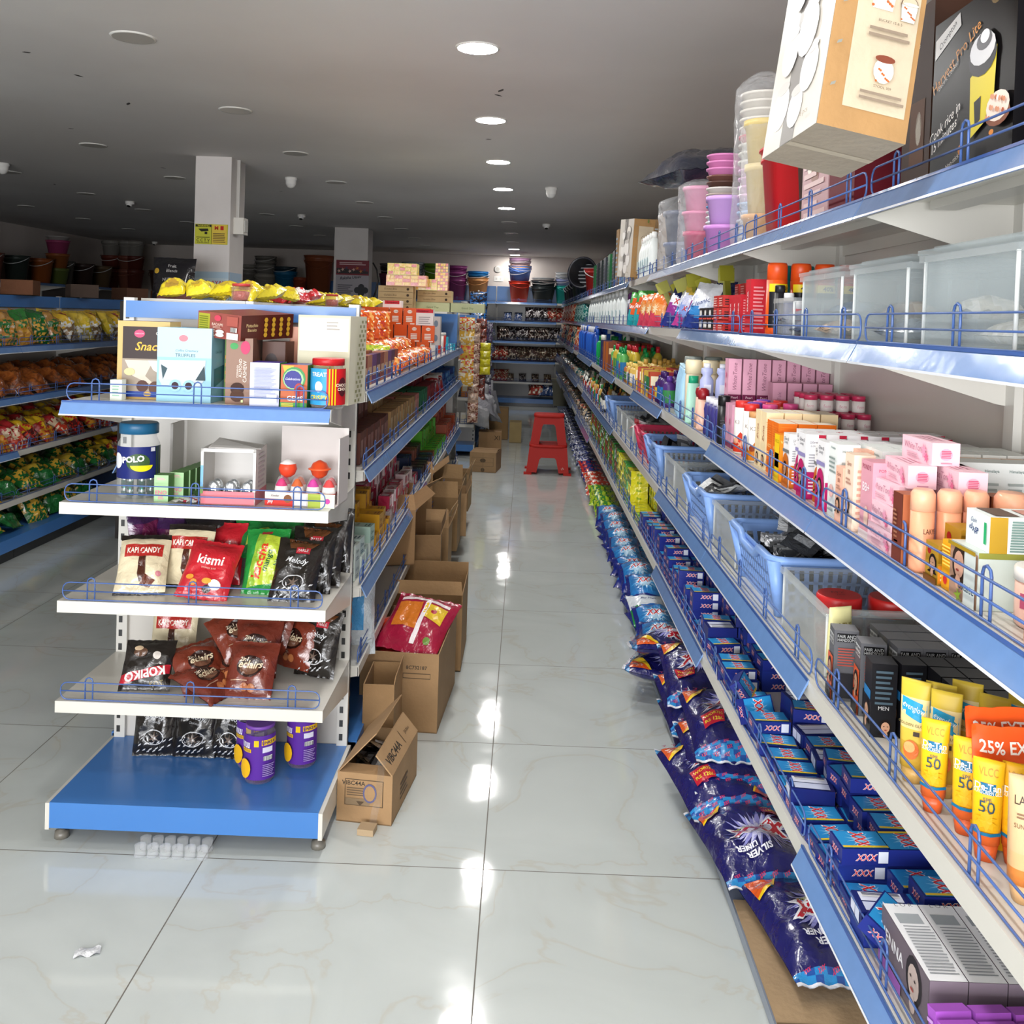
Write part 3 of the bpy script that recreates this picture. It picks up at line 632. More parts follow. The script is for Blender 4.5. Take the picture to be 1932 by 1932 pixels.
SKY = bottle([(0, .028, .016), (.01, .03, .018), (.13, .024, .016), (.17, .014, .012), (.18, .012, .012)], '#9cc4de', [(.18, .012, .012), (.19, .012, .012)], '#bcdcec', name='lotion_bottle', art=lambda b: face(b, -.02, .02, -.0185, .0185, .03, .11, '-y').rect(.15, 0, .85, 1, '#d6e8f0'))
RDB = bottle([(0, .02, .014), (.006, .022, .016), (.10, .018, .014)], '#e7b9a4', [(.10, .016, .016), (.115, .02, .02), (.13, .018, .018), (.137, .008, .008)], '#8f1820', name='lotion_bottle')
MNT = bottle([(0, .026, .016), (.008, .028, .018), (.14, .022, .014)], '#a9d8c4', [(.14, .018, .014), (.165, .018, .014)], '#1e9a70', name='lotion_bottle')
def row_x(p, y, x0, n, dx, z, label, group, rot=0., jit=.02):
    for i in range(n): p.put((x0 + dx * i, y + R.uniform(-.003, .003), z), uq(f'{label}, {nth(i)} from the aisle'), group, (0, 0, R.uniform(-jit, jit) + rot))
# nearest bay
WJ.put((.625, 1.115, Z3), uq('round cream jar with white lid and pink label by the eye cosmetic box'))
LKW.put((.585, 1.045, Z3), uq('peach cosmetic bottle at the near end of the cosmetics shelf'), None)
EYB.put((.62, 1.212, Z3), uq('silver green cosmetic carton showing an eye, under the white cream box'))
ARB.put((.632, 1.205, Z3 + .0722), uq('white cream carton with dark foreign lettering lying on the eye carton'))
YLB.put((.592, 1.262, Z3), uq('small yellow orange cosmetic box behind the eye carton'))
GLD.put((.625, 1.318, Z3), uq('gold cosmetic box with a face, behind the small yellow box'))
GLD.put((.585, 1.305, Z3), uq('gold cosmetic box beside the wire guard, partly hidden'), sc=(.7, .8, .72))
LK.put((.578, 1.362, Z3), uq('peach talc bottle nearest the aisle, beside the brown box'), rot=.2)
LK.put((.616, 1.362, Z3 + .0), uq('peach talc bottle with label turned away, between two others'), rot=1.3)
LK.put((.654, 1.362, Z3 + .0), uq('peach talc bottle next to the wide peach bottle'), rot=1.4)
LKW.put((.702, 1.36, Z3), uq('wide peach cosmetic bottle with lettering facing the camera'), rot=.5)
for i in range(3): LKB.put((.66 + .05 * i, 1.41, Z3), uq(f'brown cosmetic box behind the peach bottles, {nth(i)} from the aisle'), 'brown cosmetic boxes')
LKB.put((.578, 1.402, Z3), uq('brown cosmetic box with round dots at the aisle edge'))
for i, (x, y, n) in enumerate(((.588, 1.49, 1), (.590, 1.5, 2), (.598, 1.505, 3), (.610, 1.49, 4), (.642, 1.495, 5), (.66, 1.44, 4))):
    k = n - 1; WTL.put((x, y, Z3 + .0352 * k), uq(f'pale pink flower printed carton lying flat, {["bottom", "second", "third", "fourth", "topmost", "fourth tier but further from aisle"][i]} in the stack'), 'pale pink flat cartons', (0, 0, R.uniform(-.08, .08)))
for k in range(4):
    WTL.put((.66, 1.51, Z3 + .0352 * k), uq(f'pale pink flat carton at the back of the pink stack, {nth(k)} tier'), 'pale pink flat cartons')
    if k < 3: WTL.put((.618 + .04 * 0, 1.50, Z3 + .0352 * k) if k != 2 else (.7, 1.48, Z3), uq(f'pale pink flat carton inside the pink stack, {nth(k)} layer'), 'pale pink flat cartons')
for j in range(2):
    for i in range(5): (SPZ if j else HIM).put((.72 + .04 * i, 1.56 + .06 * j, Z3), uq(f'beige printed cosmetic carton by the back panel, {"far" if j else "near"} row, {nth(i)} from aisle'), 'beige cartons by the back panel')
for j in range(2): row_x(HIM, 1.66 + .055 * j + 0, .64, 6, .043, Z3, f'white herbal cream carton, {["near", "far"][j]} row behind the pink boxes', 'white herbal cream cartons')
BBP.put((.592, 1.565, Z3), uq('pink beauty cream carton with large white BB lettering'))
BBM.put((.638, 1.57, Z3), uq('deep magenta beauty cream carton right of the pink one'))
BBP.put((.68, 1.585, Z3), uq('pink beauty cream carton half hidden behind the pink stack'))
SPZ.put((.582, 1.63, Z3), uq('beige powder cream carton with a face, behind the pink carton'))
SPS.put((.578, 1.677, Z3), uq('short peach cream carton in front of the tall white carton'))
SPS.put((.612, 1.69, Z3 + .03), uq('short peach cream carton raised behind another'))
HIM.put((.59, 1.735, Z3), uq('tall white herbal cream carton at the aisle edge'))
for j, (yy, pp, tx, n) in enumerate(((1.80, GL1, 'white magenta fairness carton', 7), (1.862, GL2, 'white and orange fairness carton', 7), (1.925, GL1, 'magenta fairness cream carton', 7), (1.985, GL1, 'magenta face cream carton', 7), (2.045, GL2, 'small white cream carton', 7))):
    row_x(pp, yy, .588 + .012 * (j % 2), n, .0415, Z3, f'{tx}, {nth(j)} cross row of the fairness cartons', 'fairness cream cartons')
VIY.put((.585, 2.11, Z3), uq('small yellow and orange ayurvedic cream carton before the orange pair'))
row_x(VIC, 2.17, .60, 3, .044, Z3, 'orange ayurvedic cream carton, near row', 'orange ayurvedic cream cartons')
row_x(VIC, 2.222, .60, 2, .044, Z3, 'orange ayurvedic cream carton, far row', 'orange ayurvedic cream cartons')
row_x(EVI, 2.28, .60, 4, .043, Z3, 'tall cream coloured carton with red script, near row', 'cream coloured cartons')
row_x(EVI, 2.335, .60, 4, .043, Z3, 'tall cream coloured carton with red script, far row', 'cream coloured cartons')
row_x(TT, 2.40, .59, 1, .05, Z3, 'shorter powder bottle with tan cap', None)
for j, yy in enumerate((2.45, 2.5, 2.55, 2.6)):
    for i in range(3): (TR, TP, TT, TV)[(i + j * 2 + (j == 1)) % 4].put((.59 + .047 * i + (j % 2) * .02, yy, Z3), uq(f'white powder bottle with {("red", "pink", "tan", "violet")[(i + j * 2 + (j == 1)) % 4]} cap, {nth(j)} cross row, {nth(i)} from aisle'), 'white powder bottles', R.uniform(-.4, .4))
for tier in range(4):
    for j in range(4 - (tier > 0)):
        for i in range(4): PKL.put((.742 + .041 * i, 2.32 + .045 * j + tier * .045, Z3 + .0429 * tier), uq(f'small white jar with crimson lid, tier {nth(tier)}, {nth(j)} row deep, {nth(i)} across'), 'small crimson lidded jars', R.uniform(-.3, .3), .87)
for i in range(4): WTS.put((.72 + .043 * i, 2.70, Z3 + .11), uq(f'short mauve talc carton under the tall ones, {nth(i)} from the aisle'), 'mauve talc cartons')
for i in range(7):
    WTP.put((.62 + .043 * i, 2.82, Z3), uq(f'mauve pink carton in the lower back row, {nth(i)} from the aisle'), 'tall mauve pink cartons')
    WTP.put((.62 + .043 * i, 2.82, Z3 + .1225), uq(f'tall mauve pink carton with plum base, upper back row, {nth(i)} from aisle'), 'tall mauve pink cartons')
for i in range(4): (WTS if i > 1 else WTP).put((.60 + (.0 if i < 2 else .04), 2.66 + .055 * (i % 2), Z3), uq(f'pink perfume carton beside the powder bottles, {nth(i)} of the group'), 'pink perfume cartons')
for j in range(4):
    for i in range(2): LVP.put((.585 + .055 * i, 2.80 + .055 * j, Z3), uq(f'dark violet and white lotion bottle, {nth(j)} cross row, {nth(i)} from the aisle'), 'violet lotion bottles', .6)
BLK.put((.58, 2.74, Z3), uq('black deodorant can between the violet bottles and pink cartons'))
for i in range(4): LAV.put((.60 + .052 * i, 3.12, Z3 + .09), uq(f'lavender bottle with white cap above the violet bottles, {nth(i)} from aisle'), 'lavender bottles')
for i in range(4): LAV.put((.60 + .052 * i, 3.12, Z3 - .0), uq(f'lavender bottle in the lower tier, {nth(i)} from aisle'), 'lavender bottles', sc=(1, 1, .72))
for i in range(4): CRM.put((.592 + .058 * i, 3.32, Z3 + .02), uq(f'cream bottle with ribbed cream cap, {nth(i)} from the aisle'), 'cream capped bottles')
for j in range(2): RDB.put((.582 + .01 * j, 3.07 + .09 * j, Z3), uq(f'peach bottle with wine red round cap, {nth(j)} from near'), 'red capped peach bottles')
for j in range(2): MNT.put((.582 + .02 * (j % 2), 3.26 + .1 * j, Z3), uq(f'mint green shampoo bottle at the aisle edge, {nth(j)} from near'), 'mint bottles', .4)
for j in range(4): SKY.put((.585 + .01 * j, 3.42 + .09 * j, Z3), uq(f'sky blue lotion bottle at the aisle edge, {nth(j)} from near'), 'sky blue bottles', .3)
# grey lids glimpsed at the back
GLB = can(.035, .12, '#5e6660', capcol='#8f9690', caph=.04, name='jar', cat='jar')
for i in range(4): GLB.put((.64 + .075 * (i % 3), 3.6 + .09 * (i // 3), Z3 + (.06 if i < 3 else 0)), uq(f'grey lidded jar behind the cream caps, {nth(i)} across'), 'grey lidded jars') if i < 3 else None
b = B(); b.box(-.28, .02, -.05, .05, 0, .0195, '#8a8478', 'paper'); Proto('display_tray', 'tray', b).put((.85, 3.32, Z3), uq('low carton tray under the cream capped bottles'))
b = B(); b.box(-.1, .1, -.12, .12, 0, .06, '#5a605c', 'paper'); Proto('display_tray', 'tray', b).put((.72, 3.6, Z3), uq('dull grey carton tray under the grey lidded jars'))
def rnd_bottle(cols, caps, h, r, nm='bottle', n=4, flatn=1.):
    out = []
    for i in range(n):
        c = cols[i % len(cols)]; k = caps[i % len(caps)]; hh = h * R.uniform(.85, 1.12)
        out.append(bottle([(0, r * .9, r * .9 * flatn), (.006, r, r * flatn), (hh * .72, r, r * flatn), (hh * .82, r * .5, r * .5)], c, [(hh * .82, r * .52), (hh, r * .45)], k, 12, name=nm,
                          art=lambda b, hh=hh: cyl(b, r, hh * .15, hh * .4, -3.6, 3.2).rect(0, 0, 1, 1, pick('#f2efe6', '#e8c33a', '#c0392b', '#2a6fb0', '#3a8a4a')) if flatn == 1 else None))
    return out
def fill(protos, x0, x1, y0, y1, z, dx, dy, desc, group, jit=.3, skip=0., zs=None, shuffle=True, few=None, uniqfmt='{d}, {a} cross row from near, {b} from the aisle'):
    ny = max(1, int((y1 - y0) / dy)); nx = max(1, int(round((x1 - x0) / dx)) + 1)
    for j in range(ny):
        for i in range(nx):
            if R.random() < skip: continue
            p = protos[R.randrange(len(protos))] if shuffle else protos[(i + j) % len(protos)]
            p.put((x0 + dx * i + R.uniform(-1, 1) * dx * .05, y0 + dy * (j + .5), z if zs is None else zs), uq(uniqfmt.format(d=desc, a=nth(j), b=nth(i))), group, R.uniform(-jit, jit))
# further along shelf three
fill(rnd_bottle(['#3a1c5c', '#4a2a70'], ['#3a1c5c', '#55308a'], .13, .026, 'powder_bottle', 3), .59, .80, 3.82, 4.22, Z3, .066, .08, 'dark purple powder bottle', 'dark purple bottles')
fill([carton(.05, .06, .12, c, lambda b, F: (F('-y').rect(.1, .5, .9, .85, '#f0e2c0'), F('-x').rect(.1, .3, .9, .8, '#2f7a4a'))) and Proto('herbal_box', 'box', carton(.05, .06, .12, c, lambda b, F: (F('-y').rect(.1, .5, .9, .85, '#f0e2c0'), F('-x').rect(.1, .3, .9, .8, '#2f7a4a')))) for c in ('#b5462c', '#d9b24a', '#a83a4c')], .59, .8, 4.24, 4.9, Z3, .07, .075, 'colourful herbal product carton', 'colourful herbal cartons')
fill(rnd_bottle(['#d9b45a', '#e0c070', '#b06a3a'], ['#e9c96a', '#caa04a'], .13, .024, 'oil_bottle', 3), .59, .8, 4.95, 5.5, Z3, .06, .08, 'amber oil bottle with yellow cap', 'amber oil bottles')
fill(rnd_bottle(['#5fae5a', '#a8c46a', '#c9b03a'], ['#0f8a4a', '#14a050', '#b01e2a'], .19, .026, 'oil_bottle', 3), .59, .8, 5.55, 6.3, Z3, .065, .09, 'green hair oil bottle with green cap', 'green hair oil bottles')
fill([Proto('carton', 'carton', carton(.06, .06, .2, c, lambda b, F: (F('-y').rect(.1, .6, .9, .8, '#e9cf9a'),))) for c in ('#b5642c', '#7a3a1c', '#1c2a60')], .59, .8, 6.35, 7.1, Z3, .075, .09, 'brown or navy tonic carton', 'tonic cartons')
fill(rnd_bottle(['#0f9a4a', '#18a858'], ['#e8e8e0', '#0f7a3a'], .25, .034, 'cleaner_bottle', 3, .6), .60, .78, 7.15, 7.7, Z3, .09, .11, 'bright green cleaner bottle', 'green cleaner bottles')
fill(rnd_bottle(['#1c4fb0', '#2a62c8', '#183f98'], ['#1c4fb0', '#d8d8e0'], .27, .034, 'cleaner_bottle', 3, .6), .60, .78, 7.8, 10.2, Z3, .09, .12, 'blue cleaner bottle', 'blue cleaner bottles')
bagr = [Proto('snack_bag', 'snack bag', pillow(.2, .26, .05, mot(c, '#e8c9a8', c, seed=i), i, 12, 14)) for i, c in enumerate(('#b8402a', '#c9502c', '#3a6f70', '#1c3f6a'))]
for j in range(12): bagr[j % 4].put((.65, 10.5 + .5 * j, Z3 + .13), uq(f'colourful packet at the far end of the third shelf, {nth(j)} from near'), 'packets at the far end of the right rack', (1.35, 0, -PI / 2 + .6))
# ================================================================ right rack, shelf four
Z4 = 1.5505
def bin_box(w, d, h, col, mt='frosted', t=.004, rim='#c9cfd0', lid=False):
    """open storage box: four walls, floor, thick rim"""
    b = B()
    for x0, x1, y0, y1 in ((-w / 2, -w / 2 + t, -d / 2, d / 2), (w / 2 - t, w / 2, -d / 2, d / 2), (-w / 2 + t, w / 2 - t, -d / 2, -d / 2 + t), (-w / 2 + t, w / 2 - t, d / 2 - t, d / 2)):
        b.box(x0, x1, y0, y1, 0, h, col, mt)
    b.box(-w / 2, w / 2, -d / 2, d / 2, 0, t, col, mt)
    r = B(); e = .006
    for x0, x1, y0, y1 in ((-w / 2 - e, -w / 2 + t, -d / 2 - e, d / 2 + e), (w / 2 - t, w / 2 + e, -d / 2 - e, d / 2 + e), (-w / 2 + t, w / 2 - t, -d / 2 - e, -d / 2 + t), (-w / 2 + t, w / 2 - t, d / 2 - t, d / 2 + e)):
        r.box(x0, x1, y0, y1, h - .012, h, rim, mt)
    for sx in (-1, 1):
        for sy in (-1, 1): b.tube([(sx * (w / 2 - .002), sy * (d / 2 - .002), .002), (sx * (w / 2 - .002), sy * (d / 2 - .002), h - .01)], .003, '#eef2f2', 6, 'milky')
    return b, r
def storage(w, d, h, col='#c3cfd2', mt='frosted', lid=False):
    b, r = bin_box(w, d, h, col, mt)
    ps = [('box_body', b), ('rim', r)]
    if lid:
        l = B(); l.box(-w / 2 - .008, w / 2 + .008, -d / 2 - .008, d / 2 + .008, h, h + .008, col, mt); l.box(-w / 2 + .01, w / 2 - .01, -d / 2 + .01, d / 2 - .01, h + .008, h + .014, col, mt); ps.append(('lid', l))
    return Proto('storage_box', 'storage box', parts=ps)
SA = storage(.24, .29, .145, lid=True); SB = storage(.24, .26, .14, lid=True); SC = storage(.22, .27, .14, lid=True)
SA.put((.755, 1.385, Z4), uq('large translucent lidded storage box on the fourth shelf, largest of three'))
SB.put((.755, 1.725, Z4), uq('translucent lidded storage box in the middle of three, pale contents'))
SC.put((.745, 2.06, Z4), uq('translucent lidded storage box behind the other two, by orange cans'))
small = B(); sr = B()
sm_b, sm_r = bin_box(.12, .16, .095, '#d6dbe2', 'clear'); Proto('storage_box', 'storage box', parts=[('box_body', sm_b), ('rim', sm_r)]).put((.70, 2.36, Z4), uq('small clear tub holding hair accessories next to the orange cans'))
cup = B(); cup.loft([(0, .045, .045, 2, '#d9d9d6'), (.10, .055, .055, 2, '#d9d9d6')], 22, 'milky', top=False)
CUP = Proto('plastic_cup', 'cup', cup)
CUP.put((.665, 1.16, Z4), uq('milky plastic tub at the near edge of the fourth shelf'))
# loose contents of the boxes, each one a thing
cloth = [Proto('folded_pack', 'packet', pillow(.12, .16, .04, mot(c, c2, seed=i, f=6), i + 20, 10, 12)) for i, (c, c2) in enumerate((('#b59a80', '#c9b49c'), ('#8a93a0', '#747f8f'), ('#d6d2c8', '#bfb8a8'), ('#4a5a78', '#3c4a64')))]
for i, (x, y, z, k) in enumerate(((.70, 1.32, .01, 2), (.76, 1.42, .012, 0), (.80, 1.33, .03, 1), (.70, 1.45, .045, 2), (.69, 1.68, .01, 1), (.77, 1.75, .012, 3), (.72, 1.78, .045, 0), (.69, 2.02, .01, 0), (.75, 2.1, .014, 2), (.72, 2.05, .05, 3), (.69, 2.33, .006, 3), (.70, 2.39, .03, 1))):
    cloth[k].put((x, y, Z4 + z), uq(f'{("tan", "grey", "cream", "navy")[k]} packet inside a translucent box on the fourth shelf, {nth(i)} from near'), 'packets inside the translucent boxes', (0, 0, R.uniform(0, 3)), sc=.8)
def a_foam(b):
    p = cyl(b, .027, .02, .115, -3.5, 3.4, 'card_gloss'); p.rect(.25, 0, 1, 1, '#17171c'); p.rect(.25, .82, 1, 1, '#e5c81e'); p.text('40%', .62, .91, .012, '#1a1a1a', off=.02); p.text('EXTRA', .85, .91, .005, '#1a1a1a'); p.disc(.62, .6, .008, '#8f8f96'); p.disc(.62, .6, .006, '#17171c'); p.lines(.4, .12, .85, .45, 3, '#6a6a72'); p.rect(.02, 0, .2, .1, '#c9301c')
FOAM = can(.0265, .145, '#e2581c', capcol='#dd4f18', caph=.045, art=a_foam, name='shaving_foam_can')
for i in range(4): FOAM.put((.655 + .062 * i, 2.50, Z4), uq(f'orange and black shaving foam can, {nth(i)} from the aisle'), 'shaving foam cans', R.uniform(-.1, .1))
for i in range(2): can(.022, .15, '#2aa0a0', capcol='#1f8f90', caph=.04, name='shaving_foam_can').put((.70 + .06 * i, 2.60, Z4), uq(f'teal spray can behind the orange cans, {nth(i)} across'), 'teal spray cans')
for i, c in enumerate(('#1a1a20', '#2a3f78', '#b01e2a')): can(.013, .11 - .02 * i, c, capcol='#ececec' if i else '#1a1a20', caph=.02, name='lotion_bottle').put((.648 + .018 * i, 2.44 - .02 * i, Z4), uq(f'thin {("black", "navy", "red")[i]} bottle in front of the foam cans'))
DAB = Proto('toothpaste_box', 'box', carton(.045, .06, .155, '#c22330', lambda b, F: (F('-x').text('DABUR', .5, .6, .013, '#f2d9d9', rot=PI / 2, off=.02), F('-y').lines(.15, .1, .85, .9, 12, '#e08a90'))))
for i in range(2): DAB.put((.65 + .05 * i, 2.70, Z4), uq(f'tall red tonic carton beside the foam cans, {nth(i)} from aisle'), 'tall red cartons')
for j in range(3):
    for i in range(3): DAB.put((.66 + .06 * i, 2.86 + .055 * j, Z4 + (.0 if i < 1 else .045)), uq(f'red pink carton in the stepped pile, {nth(j)} row, {nth(i)} across'), 'red pink cartons', sc=(1, .9, .75)) if i < 2 else None
def a_blk(b, F):
    p = F('-x'); [p.disc(.25 + .22 * i, .55, .008, '#e8e6e2', .011) for i in range(3)]; p.rect(0, 0, 1, .14, '#d0463a')
    q = F('-y'); [q.disc(.3 + .2 * i, .55, .006, '#e8e6e2', .009) for i in range(3)]; q.rect(0, 0, 1, .14, '#d0463a')
BKB = Proto('mascara_box', 'cosmetic box', carton(.06, .075, .04, '#1f1a1c', a_blk)); REB = Proto('mascara_box', 'cosmetic box', carton(.06, .07, .038, '#b8302c', lambda b, F: (F('-x').lines(.1, .1, .9, .9, 4, '#e8b0a8'), F('-y').lines(.1, .2, .9, .8, 3, '#2a1a1a'))))
for j in range(5):
    for i in range(3):
        for k in range((4, 4, 3, 3, 3)[j] - (i == 0)):
            (BKB if (j > 1) else REB).put((.655 + .068 * i, 3.06 + .085 * j, Z4 + .0402 * k), uq(f'{"black" if j > 1 else "red"} small hair dye box, {nth(j)} stack from near, {nth(i)} across, {nth(k)} tier'), 'stacked hair dye boxes', R.uniform(-.06, .06))
def pouch(w, h, t, cols, art=None, seed=0, cap=None):
    def paint(u, v):
        for f, c in cols:
            if v + .22 * (u - .5) >= f: return c
        return cols[-1][1]
    b = pillow(w, h, t, paint, seed, 12, 16, crimp=.04, art=art); return Proto('refill_pouch', 'pouch', b)
PO = [pouch(.12, .19, .035, [(.62, '#e8e9ee'), (.4, '#cfd6e6'), (.2, '#2f7fc0'), (0, '#20377f')], lambda p: (p.text('Cleanic', .5, .52, .02, '#24407f', rot=.4, shear=.3),), 31),
      pouch(.12, .19, .035, [(.7, '#1a2560'), (.5, '#e4e6ee'), (.25, '#8f2f8a'), (0, '#1f2f7a')], lambda p: (p.text('X', .5, .6, .025, '#c0282c', off=.03),), 32),
      pouch(.11, .18, .03, [(.75, '#e3c14a'), (.45, '#c6c9e2'), (.2, '#7f9ad8'), (0, '#b03a86')], lambda p: (p.text('X', .45, .4, .022, '#c0282c', off=.03),), 33)]
POO = [pouch(.11, .17, .03, [(.7, '#e8782a'), (.35, '#e89a58'), (0, '#d0405a')], lambda p: (p.star(.5, .5, .03, .012, 8, '#f0d9b0'),), 34)]
POG = [pouch(.13, .2, .035, [(.72, '#4fae4a'), (.5, '#3aa05a'), (0, '#28a8b0')], lambda p: (p.rect(.36, .3, .64, .8, '#e8622c'), p.rect(.15, .46, .85, .64, '#e8622c'), p.text('Savlon', .5, .55, .026, '#ffffff', off=.02)), 35)]
for j in range(6): PO[j % 3].put((.68 + .02 * (j % 2), 3.62 + .15 * j, Z4 + .088), uq(f'white, blue and purple refill pouch leaning towards the aisle, {nth(j)} from near'), 'leaning refill pouches', (1.15, .1, -PI / 2 + .75))
for j in range(5): PO[(j + 1) % 3].put((.76, 3.66 + .17 * j, Z4 + .094), uq(f'dark refill pouch standing in the rear row, {nth(j)} from near'), 'rear refill pouches', (1.3, 0, -PI / 2 + .5))
spn = B(); spn.box(-.012, .012, -.002, .002, 0, .16, '#7f7c28', 'card_gloss'); spn.box(-.03, .03, -.002, .002, .16, .215, '#98942e', 'card_gloss')
for i in range(7): Proto('hang_card', 'card', spn).put((.72 + .025 * (i % 3), 3.35 + .19 * i, Z4 + .02), uq(f'olive yellow hanging card above the refill pouches, {nth(i)} from near'), 'olive yellow cards', (R.uniform(-.2, .2), R.uniform(-.5, .2), R.uniform(-.5, .5)))
for j in range(5): POO[0].put((.65 + .02 * (j % 2), 4.62 + .11 * j, Z4 + .084), uq(f'orange refill pouch, {nth(j)} from near'), 'orange refill pouches', (1.35, 0, -PI / 2 + .6))
for j in range(3): POG[0].put((.66 + .04 * (j % 2), 5.3 + .16 * j, Z4 + .1), uq(f'green and turquoise antiseptic pouch, {nth(j)} from near'), 'green antiseptic pouches', (1.4, 0, -PI / 2 + .6))
for j in range(3): can(.03, .16, '#2a1a50', capcol='#5a2060', caph=.04, name='deodorant_can').put((.655 + .01 * j, 5.82 + .13 * j, Z4), uq(f'dark purple can before the white bottles, {nth(j)} from near'), 'dark purple cans')
WB = bottle([(0, .034, .024), (.01, .036, .026), (.14, .034, .024), (.2, .018, .016)], '#e6ecea', [(.2, .016), (.235, .014)], '#f0f2f0', name='cleaner_bottle', art=lambda b: face(b, -.036, .036, -.026, .026, .02, .12, '-x').rect(.2, .1, .8, .8, '#c6dfe6'))
for j in range(24): WB.put((.655 + .012 * (j % 2), 6.3 + .145 * j, Z4), uq(f'white cleaner bottle in the long row on the fourth shelf, {nth(j)} from near'), 'white cleaner bottles', R.uniform(-.2, .2))
TEAL = [Proto('scrub_pack', 'packet', pillow(.16, .2, .05, mot(c, '#8fb0aa', c, seed=40 + i, f=7), 40 + i, 12, 14)) for i, c in enumerate(('#1f6a66', '#245a5c'))]
for j in range(6): TEAL[j % 2].put((.66, 10.2 + .28 * j, Z4 + .1), uq(f'teal scrubber packet after the white bottles, {nth(j)} from near'), 'teal scrubber packets', (1.4, 0, -PI / 2 + .6))
for j in range(8): bagr[j % 2].put((.66, 12 + .45 * j, Z4 + .13), uq(f'orange netted packet at the far end of shelf four, {nth(j)} from near'), 'orange netted packets', (1.4, 0, -PI / 2 + .6))
# ================================================================ right rack, top shelf
Z5 = 1.8155
def a_bigl(b, F):
    p = F('-x', 'card_gloss'); p.rect(.0, .0, 1, 1, '#c2bdb4'); p.rect(.35, .0, .6, 1, '#7c7874')
    for i, (x, y, r) in enumerate(((.25, .2, .03), (.55, .15, .026), (.72, .3, .03), (.3, .45, .03), (.6, .5, .035), (.35, .72, .022))): p.disc(x, y, r, '#dad7d2', r * 1.3); p.disc(x, y + r * 1.1 / .36, r * .8, '#b9b5b0', r * .35)
    p.disc(.72, .8, .03, '#8f8b86'); p.disc(.72, .8, .026, '#d9d4cb'); p.disc(.72, .72, .02, '#a8a49e', .026); p.text('6 pcs', .8, .08, .012, '#8a7a60'); p.text('Bathroom', .48, .86, .010, '#efeae0', rot=PI / 2, shear=.3)
    q = F('-y', 'cardboard'); q.rect(.24, .1, .94, .88, '#c6b69c')
    for x, y, r in ((.52, .60, .020), (.8, .545, .013)):
        q.disc(x, y + r * 1.1 / .36, r * 1.08, '#5a4438'); q.disc(x, y + r * 1.1 / .36, r * .98, '#c6b69c'); q.poly([(x - r / .142, y + r / .36), (x - r * .8 / .142, y - r * 1.0 / .36), (x + r * .8 / .142, y - r / .36), (x + r / .142, y + r / .36)], '#eee9de')
        for k in range(9): q.disc(x + ((k * 37) % 10 - 5) * r * .16 / .142, y + ((k * 53) % 10 - 5) * r * .16 / .36, r * .13, '#b5602c', n=6)
        q.disc(x, y + r / .36, r, '#d8d0c2', r * .2)
    q.text('BUCKET 15 & 5', .6, .485, .004, '#5a4a3c'); q.lines(.38, .41, .84, .465, 2, '#8a7a68', .5, .1)
    q.disc(.6, .27, .016, '#eee9de', .02); q.disc(.6, .32, .016, '#7a3a24', .006)
    for k in range(8): q.disc(.6 + ((k * 37) % 10 - 5) * .002 / .142, .25 + ((k * 53) % 10 - 5) * .002 / .36, .002, '#b5602c', n=6)
    q.text('STOOL 309', .6, .195, .004, '#5a4a3c'); q.lines(.36, .13, .86, .18, 2, '#8a7a68', .5, .1); q.disc(.62, .97, .006, '#6a7a3a', .012)
    for k in range(5): q.poly([(.03, .15 + k * .18), (.08, .16 + k * .18), (.09, .175 + k * .18), (.04, .165 + k * .18)], '#8a8a80')
bb = B(); w_, d_, h_ = .142, .197, .36
bb.box(-w_ / 2, w_ / 2, -d_ / 2, d_ / 2, 0, h_, '#a98252', 'cardboard', {'-x': '#c2bdb4', 'bot': '#a09482'})
F_ = lambda s, m='cardboard': face(bb, -w_ / 2, w_ / 2, -d_ / 2, d_ / 2, 0, h_, s, m)
a_bigl(bb, F_); F_('bot').rect(.0, .46, 1, .54, '#b9ad98')
rt = Euler((-.1121, .171, .137)); off = rt.to_matrix() @ Vector((w_ / 2, d_ / 2, 0))
BIG = Proto('bucket_carton', 'carton', bb)
BIG.put(Vector((.417, 1.4064, 1.876)) + off, uq('large tilted brown and white carton jutting out over the aisle on the top shelf'), None, rt)
BIG.put(Vector((.62, 5.55, 1.832)), uq('floral brown carton wrapped in film, further along the top shelf'), None, Euler((.05, .02, .33)), sc=.93)
fl = B(); fl.box(-.15, .15, -.14, .14, 0, .38, '#ffffff', 'wrap')
